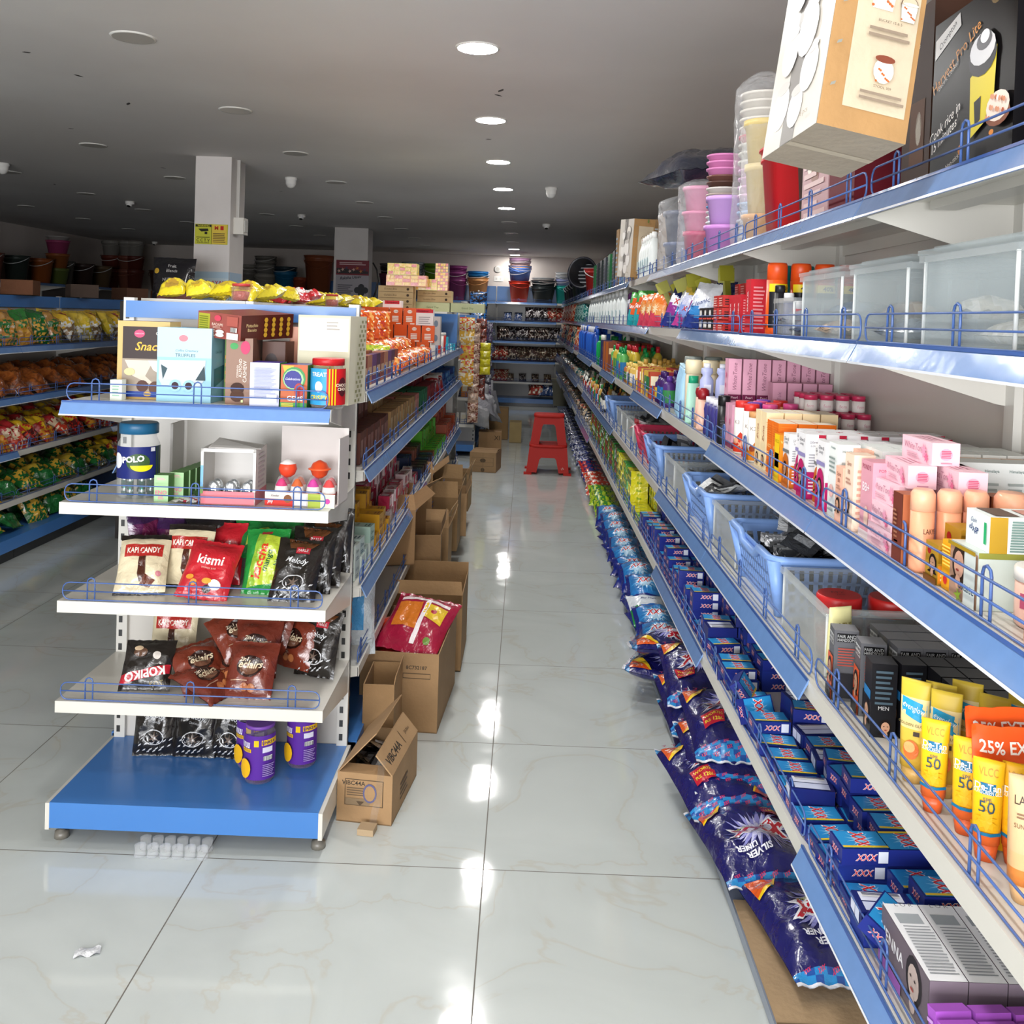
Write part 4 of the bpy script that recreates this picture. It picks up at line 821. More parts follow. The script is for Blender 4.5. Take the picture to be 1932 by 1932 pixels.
def a_crm(b, F):
    p = F('-x', 'card_gloss'); p.poly([(.02, .78), (.36, .9), (.34, .98), (.02, .9)], '#e9e9e6'); p.text('Crompton', .19, .885, .014, '#2a2a30', rot=.42)
    p.text('Harvest Pro Lite', .31, .72, .018, '#d08a3a', rot=.4); p.text('Electric Cooker', .22, .64, .008, '#cfc9c0', rot=.4); p.text("Cook rice in", .2, .36, .016, '#f0ece6', shear=.35, rot=.35); p.text("15 minutes'", .21, .29, .016, '#f0ece6', shear=.35, rot=.35)
    p.poly([(.52, .55), (.54, .2), (.8, .3), (.82, .66)], '#cdbb2e'); p.poly([(.58, .4), (.60, .26), (.66, .29), (.66, .42)], '#1a1a1a'); p.disc(.66, .64, .044, '#26262a', .030); p.disc(.66, .68, .040, '#c9c9cc', .024); p.disc(.68, .72, .024, '#5c5c60', .014); p.disc(.69, .74, .014, '#e8e8ea', .010)
    p.disc(.87, .28, .036, '#7a4630', .018); p.disc(.87, .32, .034, '#e8d3c6', .022)
    for k in range(14): p.disc(.87 + ((k * 37) % 11 - 5) * .018, .325 + ((k * 53) % 11 - 5) * .011, .004, pick('#c98a6a', '#f4ece4', '#a8583a'), n=6)
    p.text('1.8 L', .08, .06, .008, '#d08a3a', rot=.2); p.text('Non-stick', .4, .1, .008, '#cfc9c0', rot=.3); p.disc(.5, .15, .008, '#c97a2a'); p.disc(.86, .18, .007, '#c97a2a', .004); p.disc(.86, .93, .018, '#6a5a40'); p.disc(.86, .93, .014, '#0b0a0c')
CRP = Proto('cooker_carton', 'carton', carton(.24, .27, .27, '#0b0a0c', a_crm, 'card_gloss', faces={'-y': '#111013'}))
CRP.put((.79, 1.475, Z5), uq('black electric cooker carton with yellow cooker picture, top shelf'))
BRN = Proto('carton', 'carton', carton(.22, .12, .33, '#3a2216', lambda b, F: (F('-x').text('Made', .4, .8, .012, '#d9c9b0', off=.01), F('-x').rect(.3, .15, .8, .5, '#5a3418'), F('-x').disc(.6, .35, .012, '#cfc8b8', .03))))
BRN.put((.79, 1.70, Z5), uq('dark brown carton between the tilted carton and cooker carton'))
BRN.put((.80, 1.25, Z5), uq('dark brown carton at the near side of the cooker carton'))
def bucket(r, h, col, n=26, rimc=None, mt='plastic', sq=2, handle='#cfcfcf', hang=True, lidc=None):
    b = B(); rc = rimc or col
    b.loft([(0, r * .74, r * .74, sq, col), (h * .85, r * .95, r * .95, sq, col), (h * .85, r * 1.0, r * 1.0, sq, rc), (h * .88, r * 1.0, r * 1.0, sq, rc), (h * .9, r * .97, r * .97, sq, col), (h * .97, r, r, sq, rc), (h * .97, r * 1.06, r * 1.06, sq, rc), (h, r * 1.06, r * 1.06, sq, rc), (h, r * .97, r * .97, sq, rc), (h * .1, r * .72, r * .72, sq, col)], n, mt, top=True)
    ps = [('bucket_body', b)]
    if hang:
        hb = B(); hb.tube([(r * 1.03 * math.cos(a), -r * .35 * abs(math.sin(a)) - r * .75 * abs(math.sin(a)), h * .95 - h * .28 * math.sin(a)) for a in [PI * i / 12 for i in range(13)]], .005, handle, 6, 'plastic'); ps.append(('handle', hb))
    return ps
def Bk(*a, nm='plastic_bucket', **k): return Proto(nm, 'bucket', parts=bucket(*a, **k))
redbin = Bk(.085, .25, '#c61f26', sq=5, hang=False, nm='dustbin'); redbin.put((.725, 2.62, Z5), uq('red square dustbin on the top shelf beneath the tilted carton'))
Proto('woven_basket', 'basket', parts=bucket(.06, .24, '#33524a', sq=6, hang=False)).put((.74, 2.42, Z5), uq('dark green woven basket next to the red dustbin'))
Proto('gift_box', 'box', carton(.16, .2, .2, '#b58f92', lambda b, F: (F('-x').lines(.1, .1, .9, .9, 7, '#cfb3b0', .5, .5), F('-x').disc(.5, .6, .03, '#8f6a60'), F('-x').disc(.3, .7, .02, '#e6dcd0')), 'card_gloss')).put((.74, 2.22, Z5), uq('pinkish printed gift carton behind the wire guard, top shelf'))
Proto('gift_box', 'box', carton(.2, .16, .16, '#5e1420')).put((.75, 2.0, Z5), uq('maroon box in shade under the tilted carton'))
def stack(ps, x, y, z, r, label, grp=None, wrapc=None, rot=0):
    """ps: (r, h, colour, lid) stacked tubs, each a thing"""
    for i, (rr, hh, c, kind) in enumerate(ps):
        b = B(); b.loft([(0, rr * .8, rr * .8, 2, c), (hh * .86, rr, rr, 2, c), (hh * .86, rr * 1.08, rr * 1.08, 2, c), (hh, rr * 1.08, rr * 1.08, 2, c), (hh, rr * .98, rr * .98, 2, c), (hh * .5, rr * .9, rr * .9, 2, c)], 26, kind)
        Proto('plastic_tub', 'tub', b).put((x, y, z), uq(f'{label}, {nth(i)} from the bottom'), grp, rot); z += hh * (.55 if kind == 'nest' else 1) * .999
    return z
MATS['nest'] = MATS['plastic']
def wrapfilm(r, h, x, y, z, label, seed=0, n=22):
    """crumpled clear film bag round a stack"""
    b = B(); sd = Vector((seed * 3.3, seed, 0))
    def fn(u, v):
        a = 2 * PI * u; q = r * (1 + .10 * noise.noise(Vector((math.cos(a) * 2, math.sin(a) * 2, v * 6)) + sd) + .05 * noise.noise(Vector((math.cos(a) * 7, math.sin(a) * 7, v * 16)) + sd))
        q *= 1 if v < .93 else max(.05, 1 - (v - .93) * 9)
        return Vector((q * math.cos(a), q * math.sin(a), h * v + .001))
    b.grid(fn, 36, n, '#f4f6f8', 'wrap'); Proto('clear_film_bag', 'plastic bag', b).put((x, y, z), uq(label))
# tall wrapped stack
z = Z5
for k in range(1):
    stack([(.072, .05, '#b8bccc', 'nest')] * 3 + [(.072, .05, '#8fb0dc', 'nest')] * 2 + [(.072, .05, '#d9a6d0', 'nest')] * 4 + [(.074, .05, '#d9d6cc', 'nest')] * 3 + [(.074, .05, '#d0204a', 'nest')] + [(.074, .05, '#e2dcd2', 'nest')] * 5, .76, 3.14, Z5, .08, 'pastel plastic mug in the tall wrapped stack', 'tubs in the tall wrapped stack')
wrapfilm(.095, .585, .76, 3.14, Z5, 'clear film around the tall stack of pastel tubs', 1)
stack([(.06, .09, '#e8b070', 'milky'), (.056, .15, '#ecd79c', 'milky'), (.062, .13, '#e9d28a', 'milky')], .70, 2.86, Z5, .08, 'cream yellow plastic canister in film beside the red dustbin', 'cream yellow canisters')
wrapfilm(.072, .38, .70, 2.86, Z5, 'clear film around the cream yellow canisters', 2)
stack([(.05, .09, '#7aa8dc', 'nest')] * 2 + [(.058, .035, '#e6e6ea', 'nest')] * 3 + [(.058, .035, '#2a8ac0', 'nest')] * 2 + [(.06, .04, '#b9a8a0', 'nest'), (.06, .04, '#e2dcd6', 'nest'), (.06, .04, '#5c4038', 'nest'), (.06, .04, '#7a5248', 'nest')] + [(.062, .045, '#e08ac0', 'nest')] * 3, .71, 3.50, Z5, .06, 'round lidded bowl in the pink topped stack', 'bowls in the pink topped stack')
stack([(.07, .1, '#c98ad0', 'plastic'), (.066, .1, '#cfa4e4', 'plastic')], .68, 3.30, Z5, .06, 'lilac mug below the pink topped stack', 'lilac mugs')
stack([(.062, .13, '#c43a6e', 'plastic'), (.068, .08, '#e58fb4', 'plastic'), (.068, .10, '#e8a0c0', 'plastic')], .69, 3.86, Z5, .06, 'pink bucket in clear film', 'pink buckets in film'); wrapfilm(.088, .34, .69, 3.86, Z5, 'clear film around the pink buckets', 3)
stack([(.085, .12, '#4a5a80', 'plastic'), (.09, .14, '#5c6478', 'plastic')], .70, 4.30, Z5, .06, 'slate blue tub in clear film', 'slate tubs in film'); wrapfilm(.115, .33, .70, 4.30, Z5, 'large crumpled clear bag around the slate tubs', 4)
db_ = pillow(.34, .36, .12, '#262b3a', 51, 16, 16, crimp=.03, mt='film', lump=.5); Proto('dark_bag', 'plastic bag', db_).put((.72, 4.05, Z5 + .345), uq('dark blue grey plastic bag lying on top of the wrapped tubs'), None, (0, -.12, .3), sc=1.15)
b = B(); b.box(-.11, .11, -.15, .15, 0, .3, '#8a7a68', 'cardboard'); Proto('carton', 'carton', b).put((.77, 4.72, Z5), uq('plain carton behind the wrapped tubs and floral carton'))
for j, (c, hh, ww) in enumerate((('#a88a62', .40, .1), ('#c8c2b4', .38, .08), ('#6f93b8', .34, .08), ('#9a7a55', .42, .09))): Proto('flat_carton', 'carton', carton(.24, ww, hh, c, lambda b, F: (F('-x').lines(.1, .1, .9, .9, 10, '#8fa0b0', .4, .4), F('-y').lines(.2, .1, .8, .9, 12, '#d8dde0', .4, .3)), 'cardboard')).put((.76, 5.98 + .30 * j, Z5), uq(f'{("tan", "cream", "blue striped", "brown")[j]} flat carton standing on the top shelf past the floral carton'), None, .1)
for j in range(5): WB.put((.66, 5.0 + .1 * j, Z5), uq(f'white bottle on the top shelf under the floral carton, {nth(j)} from near'), 'white bottles on the top shelf')
for j in range(6): Proto('steel_rack', 'dish rack', carton(.2, .2, .3, ('#20242a', '#1e6a3a', '#3a3f46', '#26302f')[j % 4], lambda b, F: (F('-x').lines(.1, .1, .9, .9, 8, '#6a7278', .3, .2), F('-y').lines(.1, .1, .9, .9, 8, '#50585e', .3, .2)), 'card_gloss')).put((.76, 7.35 + .42 * j, Z5), uq(f'dark wrapped household box on the far top shelf, {nth(j)} from near'), 'dark household boxes')
wb = B(); wb.loft([(0, .12, .12, 2, '#15151c'), (.03, .14, .14, 2, '#15151c'), (.2, .17, .17, 2, '#1b1b24'), (.22, .18, .18, 2, '#1b1b24'), (.22, .155, .155, 2, '#0e0e12'), (.05, .12, .12, 2, '#202028')], 30, 'plastic')
gr = B(); [gr.box(-.12, .12, -.005, .005, 0, .004, '#c9ccd0', 'plastic', xf=Matrix.Translation((0, -.12 + .04 * k, .06))) for k in range(7)]
Proto('laundry_basket', 'basket', parts=[('basket_body', wb), ('grille', gr, (), 'pale grille inside the black basket')]).put((.70, 10.6, Z5 + .25), uq('black round laundry basket on its side with pale grille, far top shelf'), None, (1.45, 0, -.5))
for j in range(3): Bk(.14, .3, ('#a82420', '#1c2030', '#24343c')[j]).put((.74, 10.05 + .75 * j + (.5 if j else 0), Z5), uq(f'dark red or navy bucket near the laundry basket, {nth(j)} from near'), 'buckets by the laundry basket')
for j in range(6): Bk(.13, .28, ('#20242c', '#3a4a3c', '#282838')[j % 3]).put((.74, 12.4 + .7 * j, Z5), uq(f'dark bucket at the far end of the top shelf, {nth(j)} from near'), 'dark buckets at the far end')
# ================================================================ right rack, shelf two
Z2 = .9155
def perf_basket(w, d, h, col, rim=None):
    """perforated basket: tapered lattice walls (slots cut through), thick rolled rim with a dipped front"""
    b = B(); rim = rim or col; t = .003; nb = 3
    def wall(p0, p1, q0, q1, n):
        # p bottom corners, q top corners; bars leave real holes
        p0, p1, q0, q1 = map(Vector, (p0, p1, q0, q1)); nrm = (p1 - p0).cross(q0 - p0).normalized() * t
        P = lambda u, v: (p0 * (1 - u) + p1 * u) * (1 - v) + (q0 * (1 - u) + q1 * u) * v
        def slab(u0, u1, v0, v1):
            a = [P(u0, v0), P(u1, v0), P(u1, v1), P(u0, v1)]; c = [x + nrm for x in a]
            b.add(a + c, [(0, 1, 2, 3), (7, 6, 5, 4), (0, 4, 5, 1), (1, 5, 6, 2), (2, 6, 7, 3), (3, 7, 4, 0)], col, 'plastic')
        rows = [.0, .22, .42, .62, .82]; slab(0, 1, 0, .06); slab(0, 1, .84, 1)
        for r_ in rows[1:-1]: slab(0, 1, r_ - .022, r_ + .022)
        slab(0, .09, .06, .84); slab(.91, 1, .06, .84)
        for i in range(n - 1): u = .09 + .82 * (i + 1) / n; slab(u - .2 / n, u + .2 / n, .06, .84)
    k = .84; x, y = w / 2, d / 2; X, Y = x * k, y * k
    c0 = [(-X, -Y, 0), (X, -Y, 0), (X, Y, 0), (-X, Y, 0)]; c1 = [(-x, -y, h), (x, -y, h), (x, y, h), (-x, y, h)]
    for i in range(4): j = (i + 1) % 4; wall(c0[i], c0[j], c1[i], c1[j], 11 if i % 2 == 0 else 13)
    b.box(-X, X, -Y, Y, 0, .004, col, 'plastic')
    for i in range(4):
        b.loft([(0, .012, .012, 2, col), (h, .018, .018, 2, col)], 10, 'plastic', xf=Matrix(((1, 0, (c1[i][0] - c0[i][0]) / h, c0[i][0]), (0, 1, (c1[i][1] - c0[i][1]) / h, c0[i][1]), (0, 0, 1, 0), (0, 0, 0, 1))))
    r = B(); rr = .01; pts = []
    for cx, cy, a0 in ((x - .02, -y + .02, -90), (x - .02, y - .02, 0), (-x + .02, y - .02, 90), (-x + .02, -y + .02, 180)):
        for q in range(4): a = math.radians(a0 + 30 * q); pts.append((cx + .028 * math.cos(a), cy + .028 * math.sin(a), h))
    i = 12; pts = pts[:12] + [(-x - .008, y * .45, h), (-x - .008, y * .3, h - .02), (-x - .008, -y * .3, h - .02), (-x - .008, -y * .45, h)] + pts[12:]
    r.tube(pts, rr, rim, 8, 'plastic', closed=True)
    return Proto('plastic_basket', 'basket', parts=[('basket_body', b), ('rim', r)])
BASB = perf_basket(.30, .40, .135, '#7fa2dc'); BASP = perf_basket(.30, .36, .135, '#c9385a')
SGL = storage(.30, .30, .13, '#c9cdc8'); SGS = storage(.28, .27, .12, '#c9cdc8')
SGL.put((.735, 1.93, Z2), uq('cloudy open storage box holding jars behind the sunscreen tubes'))
BASB.put((.725, 2.32, Z2), uq('light blue perforated basket nearest the camera, full of black packets'))
SGL.put((.735, 2.70, Z2), uq('cloudy open storage box between the two near blue baskets'))
BASB.put((.725, 3.08, Z2), uq('light blue perforated basket holding white and black packets'))
SGL.put((.735, 3.47, Z2), uq('cloudy open storage box past the second blue basket'))
SGS.put((.735, 3.79, Z2), uq('cloudy open storage box right before the third blue basket'))
BASB.put((.725, 4.17, Z2), uq('light blue perforated basket touching the pink basket'))
BASP.put((.725, 4.57, Z2), uq('pink perforated basket on the second shelf'))
for j in range(4): SGS.put((.735, 4.93 + .31 * j, Z2), uq(f'cloudy open storage box past the pink basket, {nth(j)} from near'), 'cloudy boxes past the pink basket')
BASB.put((.725, 6.35, Z2), uq('light blue perforated basket furthest along the second shelf'))
# small sachets in baskets
def sachet(c, c2, seed): return Proto('sachet', 'sachet', pillow(.075, .095, .008, lambda u, v: c if v < .8 else c2, seed, 6, 8, crimp=.08, mt='foil' if c in ('#15161a', '#4a4c50') else 'film_rough', art=lambda p: (p.rect(.2, .3, .8, .55, c2),)))
SK = [sachet('#15161a', '#a8aaae', 61), sachet('#2c2e33', '#8c8e92', 62), sachet('#6a6c70', '#d0d1d3', 63)]; SWt = [sachet('#dfe0de', '#2a2a2c', 64)]
def heap(ps, cx, cy, z, n, rx, ry, desc, group, up=.9):
    for i in range(n):
        ps[i % len(ps)].put((cx + R.uniform(-rx, rx), cy + R.uniform(-ry, ry), z + R.uniform(.0, .05)), uq(f'{desc}, {nth(i)} in the heap'), group, (R.uniform(.2, up) * pick(-1, 1), R.uniform(-.6, .6), R.uniform(-PI, PI)))
for i in range(13): SK[i % 3].put((.645 + .014 * (i % 3), 2.21 + .014 * i, Z2 + .09), uq(f'black foil sachet standing in the nearest blue basket, {nth(i)} from near'), 'standing black sachets', (1.35 + R.uniform(-.15, .15), 0, R.uniform(-.4, .4)))
heap(SK, .745, 2.30, Z2 + .115, 34, .085, .12, 'black foil sachet piled in the nearest blue basket', 'black sachets in the nearest basket')
heap(SWt, .63, 3.0, Z2 + .105, 5, .03, .06, 'white sachet on top in the second blue basket', 'white sachets', .5)
heap(SK, .75, 3.08, Z2 + .09, 12, .1, .12, 'black sachet in the second blue basket', 'black sachets in the second basket')
heap(SWt, .72, 3.42, Z2 + .07, 3, .06, .08, 'white sachet in the cloudy box past the second basket', 'white sachets in the cloudy box', .5)
heap(SK, .74, 3.5, Z2 + .05, 7, .1, .1, 'black sachet in the cloudy box past the second basket', 'black sachets in the cloudy box')
heap(SK, .74, 4.17, Z2 + .07, 10, .1, .13, 'dark sachet in the third blue basket', 'dark sachets in the third basket')
heap([sachet('#e6e0e0', '#c0303a', 66)], .64, 4.95, Z2 + .08, 3, .04, .05, 'white and red sachet in the cloudy box past the pink basket', 'white and red sachets', .4)
heap(SK, .74, 5.2, Z2 + .07, 8, .1, .15, 'dark sachet in the cloudy boxes past the pink basket', 'dark sachets further along')
heap([sachet('#3a3c40', '#9a9c9e', 67)], .72, 2.72, Z2 + .04, 5, .08, .09, 'grey sachet in the cloudy box between blue baskets', 'grey sachets')
# jars with red lids
def jar(r, h, body, lid, cont=None, art=None, sq=2, lh=.028, name='plastic_jar'):
    jb = B(); jb.loft([(0, r * .9, r * .9, sq, body), (.01, r, r, sq, body), (h * .82, r, r, sq, body), (h * .92, r * .84, r * .84, sq, body), (h, r * .84, r * .84, sq, body)], 26, 'clear')
    ps = [('jar_body', jb)]
    if cont:
        cb = B(); cb.loft([(.004, r * .86, r * .86, sq, cont), (h * .6, r * .93, r * .93, sq, cont), (h * .66, r * .5, r * .5, sq, cont)], 20, 'film_rough'); ps.append(('contents', cb))
    if art: lb = B(); art(lb); ps.append(('label', lb))
    l = B(); l.loft([(h - .004, r * .94, r * .94, 2, lid), (h + lh * .85, r * .94, r * .94, 2, lid), (h + lh, r * .88, r * .88, 2, lid)], 28, 'plastic')
    q = Pan(l, flat((-r * .7, -r * .7, h + lh), (1, 0, 0), (0, 1, 0), (0, 0, 1)), r * 1.4, r * 1.4, 'plastic')
    if lid.startswith('#c'): q.text('MY', .5, .62, r * .3, '#8f1418', shear=.2); q.text('JAR', .5, .35, r * .22, '#8f1418', shear=.2)
    ps.append(('lid', l)); return Proto(name, 'jar', parts=ps)
J1 = jar(.046, .095, '#dcd8d4', '#cf2a2c', '#8a4a30'); J2 = jar(.045, .095, '#cfcac6', '#b8201e', '#7a3a2c', lambda b: cyl(b, .0455, .02, .06, -2.2, .7).rect(0, 0, 1, 1, '#1e6a30')); J3 = jar(.046, .095, '#c06a6a', '#b8201e', '#a01c20')
J1.put((.637, 1.87, Z2 + .012), uq('large clear jar with bright red lid behind the cream tube')); J2.put((.735, 1.86, Z2 + .012), uq('clear jar with red lid and green label')); J3.put((.832, 1.86, Z2 + .012), uq('red filled jar with red lid further from the aisle'))
def a_lotus(p): p.text('LOTUS', .5, .72, .012, '#8a7a30', maxw=.8); p.lines(.25, .58, .75, .64, 2, '#a89a58'); p.rect(.06, .02, .94, .2, '#3a9ac0'); p.star(.5, .3, .01, .004, 6, '#8a8a30')
lt = tube_pack(.05, .14, [(0, '#e3dfa2'), (.2, '#e6e0a4')], '#e8e2a8', a_lotus, .02)
lt.put((.605, 1.765, Z2), uq('cream yellow tube with green lettering in front of the red lidded jar'), None, .35)
def a_men(fc):
    def f(b, F):
        p = F('-x', 'card_gloss'); p.rect(.1, .78, .95, .93, '#c9c9c9'); p.text('FAIR AND', .52, .885, .006, '#1a1a1c', off=.02, maxw=.8); p.text('HANDSOME', .52, .82, .006, '#1a1a1c', off=.02, maxw=.8); p.rect(0, 0, 1, .62, fc); p.face(.5, .42, .013); p.rect(0, 0, 1, .16, '#1a1a1e')
        q = F('-y', 'card_gloss'); q.rect(.1, .84, .9, .96, '#0e0e10'); q.text('FAIR AND', .5, .92, .0055, '#b9b9b9', maxw=.75); q.text('HANDSOME', .5, .87, .0055, '#b9b9b9', maxw=.75); q.lines(.15, .5, .85, .78, 7, '#a04a40'); q.rect(.1, .05, .9, .4, '#26262a')
    return f
FH = Proto('face_cream_box', 'cosmetic box', carton(.042, .04, .125, '#5c5c60', a_men('#d9572a'), 'card_gloss', {'top': '#8a8a8e'}))
FD = Proto('face_cream_box', 'cosmetic box', carton(.04, .042, .12, '#1b1b1f', lambda b, F: (F('-x').rect(.05, .5, .95, .62, '#2a7ab8'), F('-x').face(.5, .3, .012), F('-y').lines(.15, .45, .85, .95, 7, '#4a5c68'), F('-y').text('MEN', .5, .4, .006, '#c9c9c9'), F('-y').face(.6, .15, .008)), 'card_gloss', {'top': '#3a3a3e'}))
for i, (x, y) in enumerate(((.588, 1.69), (.612, 1.625))): FH.put((x, y, Z2), uq(f'grey and orange mens cream carton with a portrait, {("next to the cream tube", "nearer one")[i]}'), 'grey mens cream cartons', -.12)
for j in range(3):
    for i in range(6): FH.put((.665 + .0425 * i, 1.70 - .045 * j, Z2), uq(f'grey mens cream carton in the block, {nth(j)} row from far, {nth(i)} across'), 'grey mens cream cartons')
FD.put((.60, 1.545, Z2), uq('black mens cream carton with blue band at the aisle edge'), None, -.1)
for j in range(5):
    for i in range(6): FD.put((.645 + .0425 * i, 1.545 - .046 * j, Z2), uq(f'black mens cream carton in the shaded block, {nth(j)} row, {nth(i)} across'), 'black mens cream cartons') if not (i < 1 and j > 0) and not (i < 2 and j > 2) else None
def a_ever(p):
    p.poly([(.1, .62), (.92, .52), (.92, .74), (.1, .80)], '#2a9ccc'); p.text('evenglow', .5, .68, .011, '#e8f4f8', rot=-.25, maxw=.75); p.text('GOLDEN GLOW', .5, .5, .004, '#6a5a30'); p.rect(.55, .38, .75, .43, '#3a2a20'); p.disc(.5, .22, .011, '#e0743a', .014); p.disc(.45, .25, .008, '#f0b070', .008)
EV = tube_pack(.042, .148, [(0, '#cfa53a'), (.3, '#d9b848'), (.45, '#e3cf8e'), (.6, '#e6d49a'), (.8, '#cdb23c')], '#c9a058', a_ever, .014)
for i, (x, y, r) in enumerate(((.590, 1.385, -.2), (.622, 1.375, -.1), (.617, 1.345, -.1), (.665, 1.385, -.1), (.680, 1.335, -.2), (.74, 1.37, 0))): EV.put((x, y, Z2), uq(f'gold and turquoise face wash tube, {nth(i)} counted from the aisle and far side'), 'gold and turquoise tubes', r - .45)
def a_sun(p):
    p.text('VLCC', .5, .86, .010, '#c98a10', maxw=.6); p.rect(.05, .6, .95, .73, '#1c6f98'); p.text('De-Tan', .5, .69, .008, '#f4f4e8', maxw=.8, off=.02); p.text('SUNSCREEN GEL', .5, .63, .005, '#f4f4e8', maxw=.85); p.text('SPF', .5, .54, .005, '#2a4a58'); p.text('50', .5, .46, .014, '#2a4a58'); p.star(.5, .3, .013, .009, 10, '#e8b020'); p.rect(.05, .12, .95, .16, '#1c6f98')
SU = tube_pack(.037, .125, [(0, '#d9622a'), (.12, '#f0ae18'), (.2, '#f4b81c')], '#d05a28', a_sun, .013)
for i, (x, y, r) in enumerate(((.583, 1.30, -.1), (.602, 1.245, -.1), (.600, 1.185, -.1), (.632, 1.175, -.1), (.70, 1.28, 0))): SU.put((x, y, Z2), uq(f'orange yellow sunscreen tube with blue band, {nth(i)} from the far side'), 'orange yellow sunscreen tubes', r - .4)
def a_x25(p):
    p.text('25% EXTRA', .5, .83, .016, '#fdf6ee', off=.02, maxw=.86); p.text('VLCC', .52, .58, .018, '#c9852a', maxw=.6); p.rect(0.03, .3, .97, .42, '#1a2a4a'); p.text('DE-TAN', .3, .36, .008, '#f0f0e8')
XP = Proto('promo_pouch', 'pouch', pillow(.11, .15, .012, lambda u, v: '#ee5a1c' if v > .72 else '#f0a818', 71, 12, 14, crimp=.05, mt='card_gloss', lump=.15, art=a_x25))
for i, (x, y, z, r) in enumerate(((.650, 1.215, Z2 + .05, 0), (.655, 1.25, Z2 + .062, .15), (.78, 1.24, Z2 + .055, -.1))): XP.put((x, y, z + .025), uq(f'orange promotional pouch with white offer lettering, {("in front", "just behind it", "furthest back")[i]}'), 'orange promotional pouches', (1.38, 0, -.1 + r))
def a_lak(p): p.text('LAKME', .5, .78, .010, '#3a2a1c', maxw=.7); p.text('SUN EXPERT', .5, .55, .005, '#6a4a30', maxw=.7); p.rect(.5, .3, .8, .42, '#2a1a14'); p.lines(.2, .62, .7, .68, 2, '#7a5a40')
LT = tube_pack(.045, .145, [(0, '#c97a3a'), (.15, '#cfa878'), (.3, '#cdaa80')], '#c9a070', a_lak, .017); LO = tube_pack(.045, .15, [(0, '#e08a2c'), (.2, '#e09a48'), (.6, '#d9b080')], '#e09030', a_lak, .017)
for i, (x, y, p) in enumerate(((.605, 1.10, LT), (.648, 1.10, LT), (.625, 1.05, LO), (.70, 1.13, LT), (.66, 1.00, LO))): p.put((x, y, Z2), uq(f'{"tan" if p is LT else "orange"} sun care tube with dark lettering, {nth(i)} of the near cluster'), 'tan sun care tubes', -.35)
fill(rnd_bottle(['#e8e4da', '#2a2a2c', '#c9a050', '#b8502a', '#f0efe8'], ['#e0dcd0', '#141416', '#3a8a4a', '#e8a838'], .16, .022, 'lotion_bottle', 5), .59, .80, 6.75, 9.2, Z2, .07, .11, 'mixed white, black and amber lotion bottle', 'mixed lotion bottles')
fill([Proto('biscuit_pack', 'packet', pillow(.14, .18, .05, mot(c, '#2a6a6a', '#c9b8a0', seed=i, f=7), 80 + i, 10, 10)) for i, c in enumerate(('#1d4a50', '#24303c', '#9a4a2c'))], .64, .80, 9.6, 15.5, Z2 + .05, .12, .28, 'teal and rust packet, far second shelf', 'packets at the far end of shelf two')
# ================================================================ right rack, shelf one: soap
Z1 = .6055
def a_soap(c1, c2, txt='XXX', tc='#d8262c', strip_='#e6c22e'):
    def f(b, F):
        t = F('top-x', 'card_gloss'); t.rect(.04, .04, .96, .96, c1); t.star(.5, .5, .027, .010, 12, c2); t.text(txt, .5, .5, .026, '#f4f6fa', off=.05, shear=.2, maxw=.9); t.text(txt, .5, .5, .022, tc, off=.02, shear=.2, maxw=.8)
        if strip_: t.rect(.86, .04, .96, .96, strip_)
        for s in ('-x', '-y'): q = F(s, 'card_gloss'); q.text(txt, .5, .5, .012, '#f0f0f6', off=.04, shear=.25, maxw=.5); q.text(txt, .5, .5, .011, tc, shear=.25, maxw=.48)
        F('-y', 'card_gloss').rect(.74, .15, .94, .85, '#dfe3ee')
    return f
def a_back(b, F):
    t = F('top-x', 'card_gloss'); t.rect(.08, .1, .48, .9, '#d9dcec'); t.rect(.54, .1, .92, .9, '#c9cfe6'); t.bars(.12, .15, .3, .85, '#30305a', 7); q = F('-x', 'card_gloss'); q.rect(.1, .15, .45, .85, '#d6d9ea'); q.rect(.5, .15, .85, .85, '#cfd4e8')
SO = [carton(.085, .058, .028, '#1e2a78', a_soap('#2f93d0', '#7cc0e8'), 'card_gloss'), carton(.085, .058, .028, '#1a2468', a_back, 'card_gloss'), carton(.085, .058, .028, '#20307f', a_soap('#2a8acb', '#79bce4'), 'card_gloss')]
SOP = [Proto('soap_box', 'soap', m) for m in SO]
SOY = [Proto('soap_box', 'soap', carton(.085, .058, .028, '#232a66', a_soap('#d9d6c8', '#f0efe8', 'XXX', '#3a2a80', '#e6d22e'), 'card_gloss')), Proto('soap_box', 'soap', carton(.085, .058, .028, '#23265c', a_soap('#d8c93a', '#f0eaa0', 'XXX', '#2a2a80', None), 'card_gloss'))]
cnt = 0; far_b = B()
hts = [[R.choice((2, 3, 4, 5)) for _ in range(3)] for _ in range(60)]
y = 1.50; j = 0
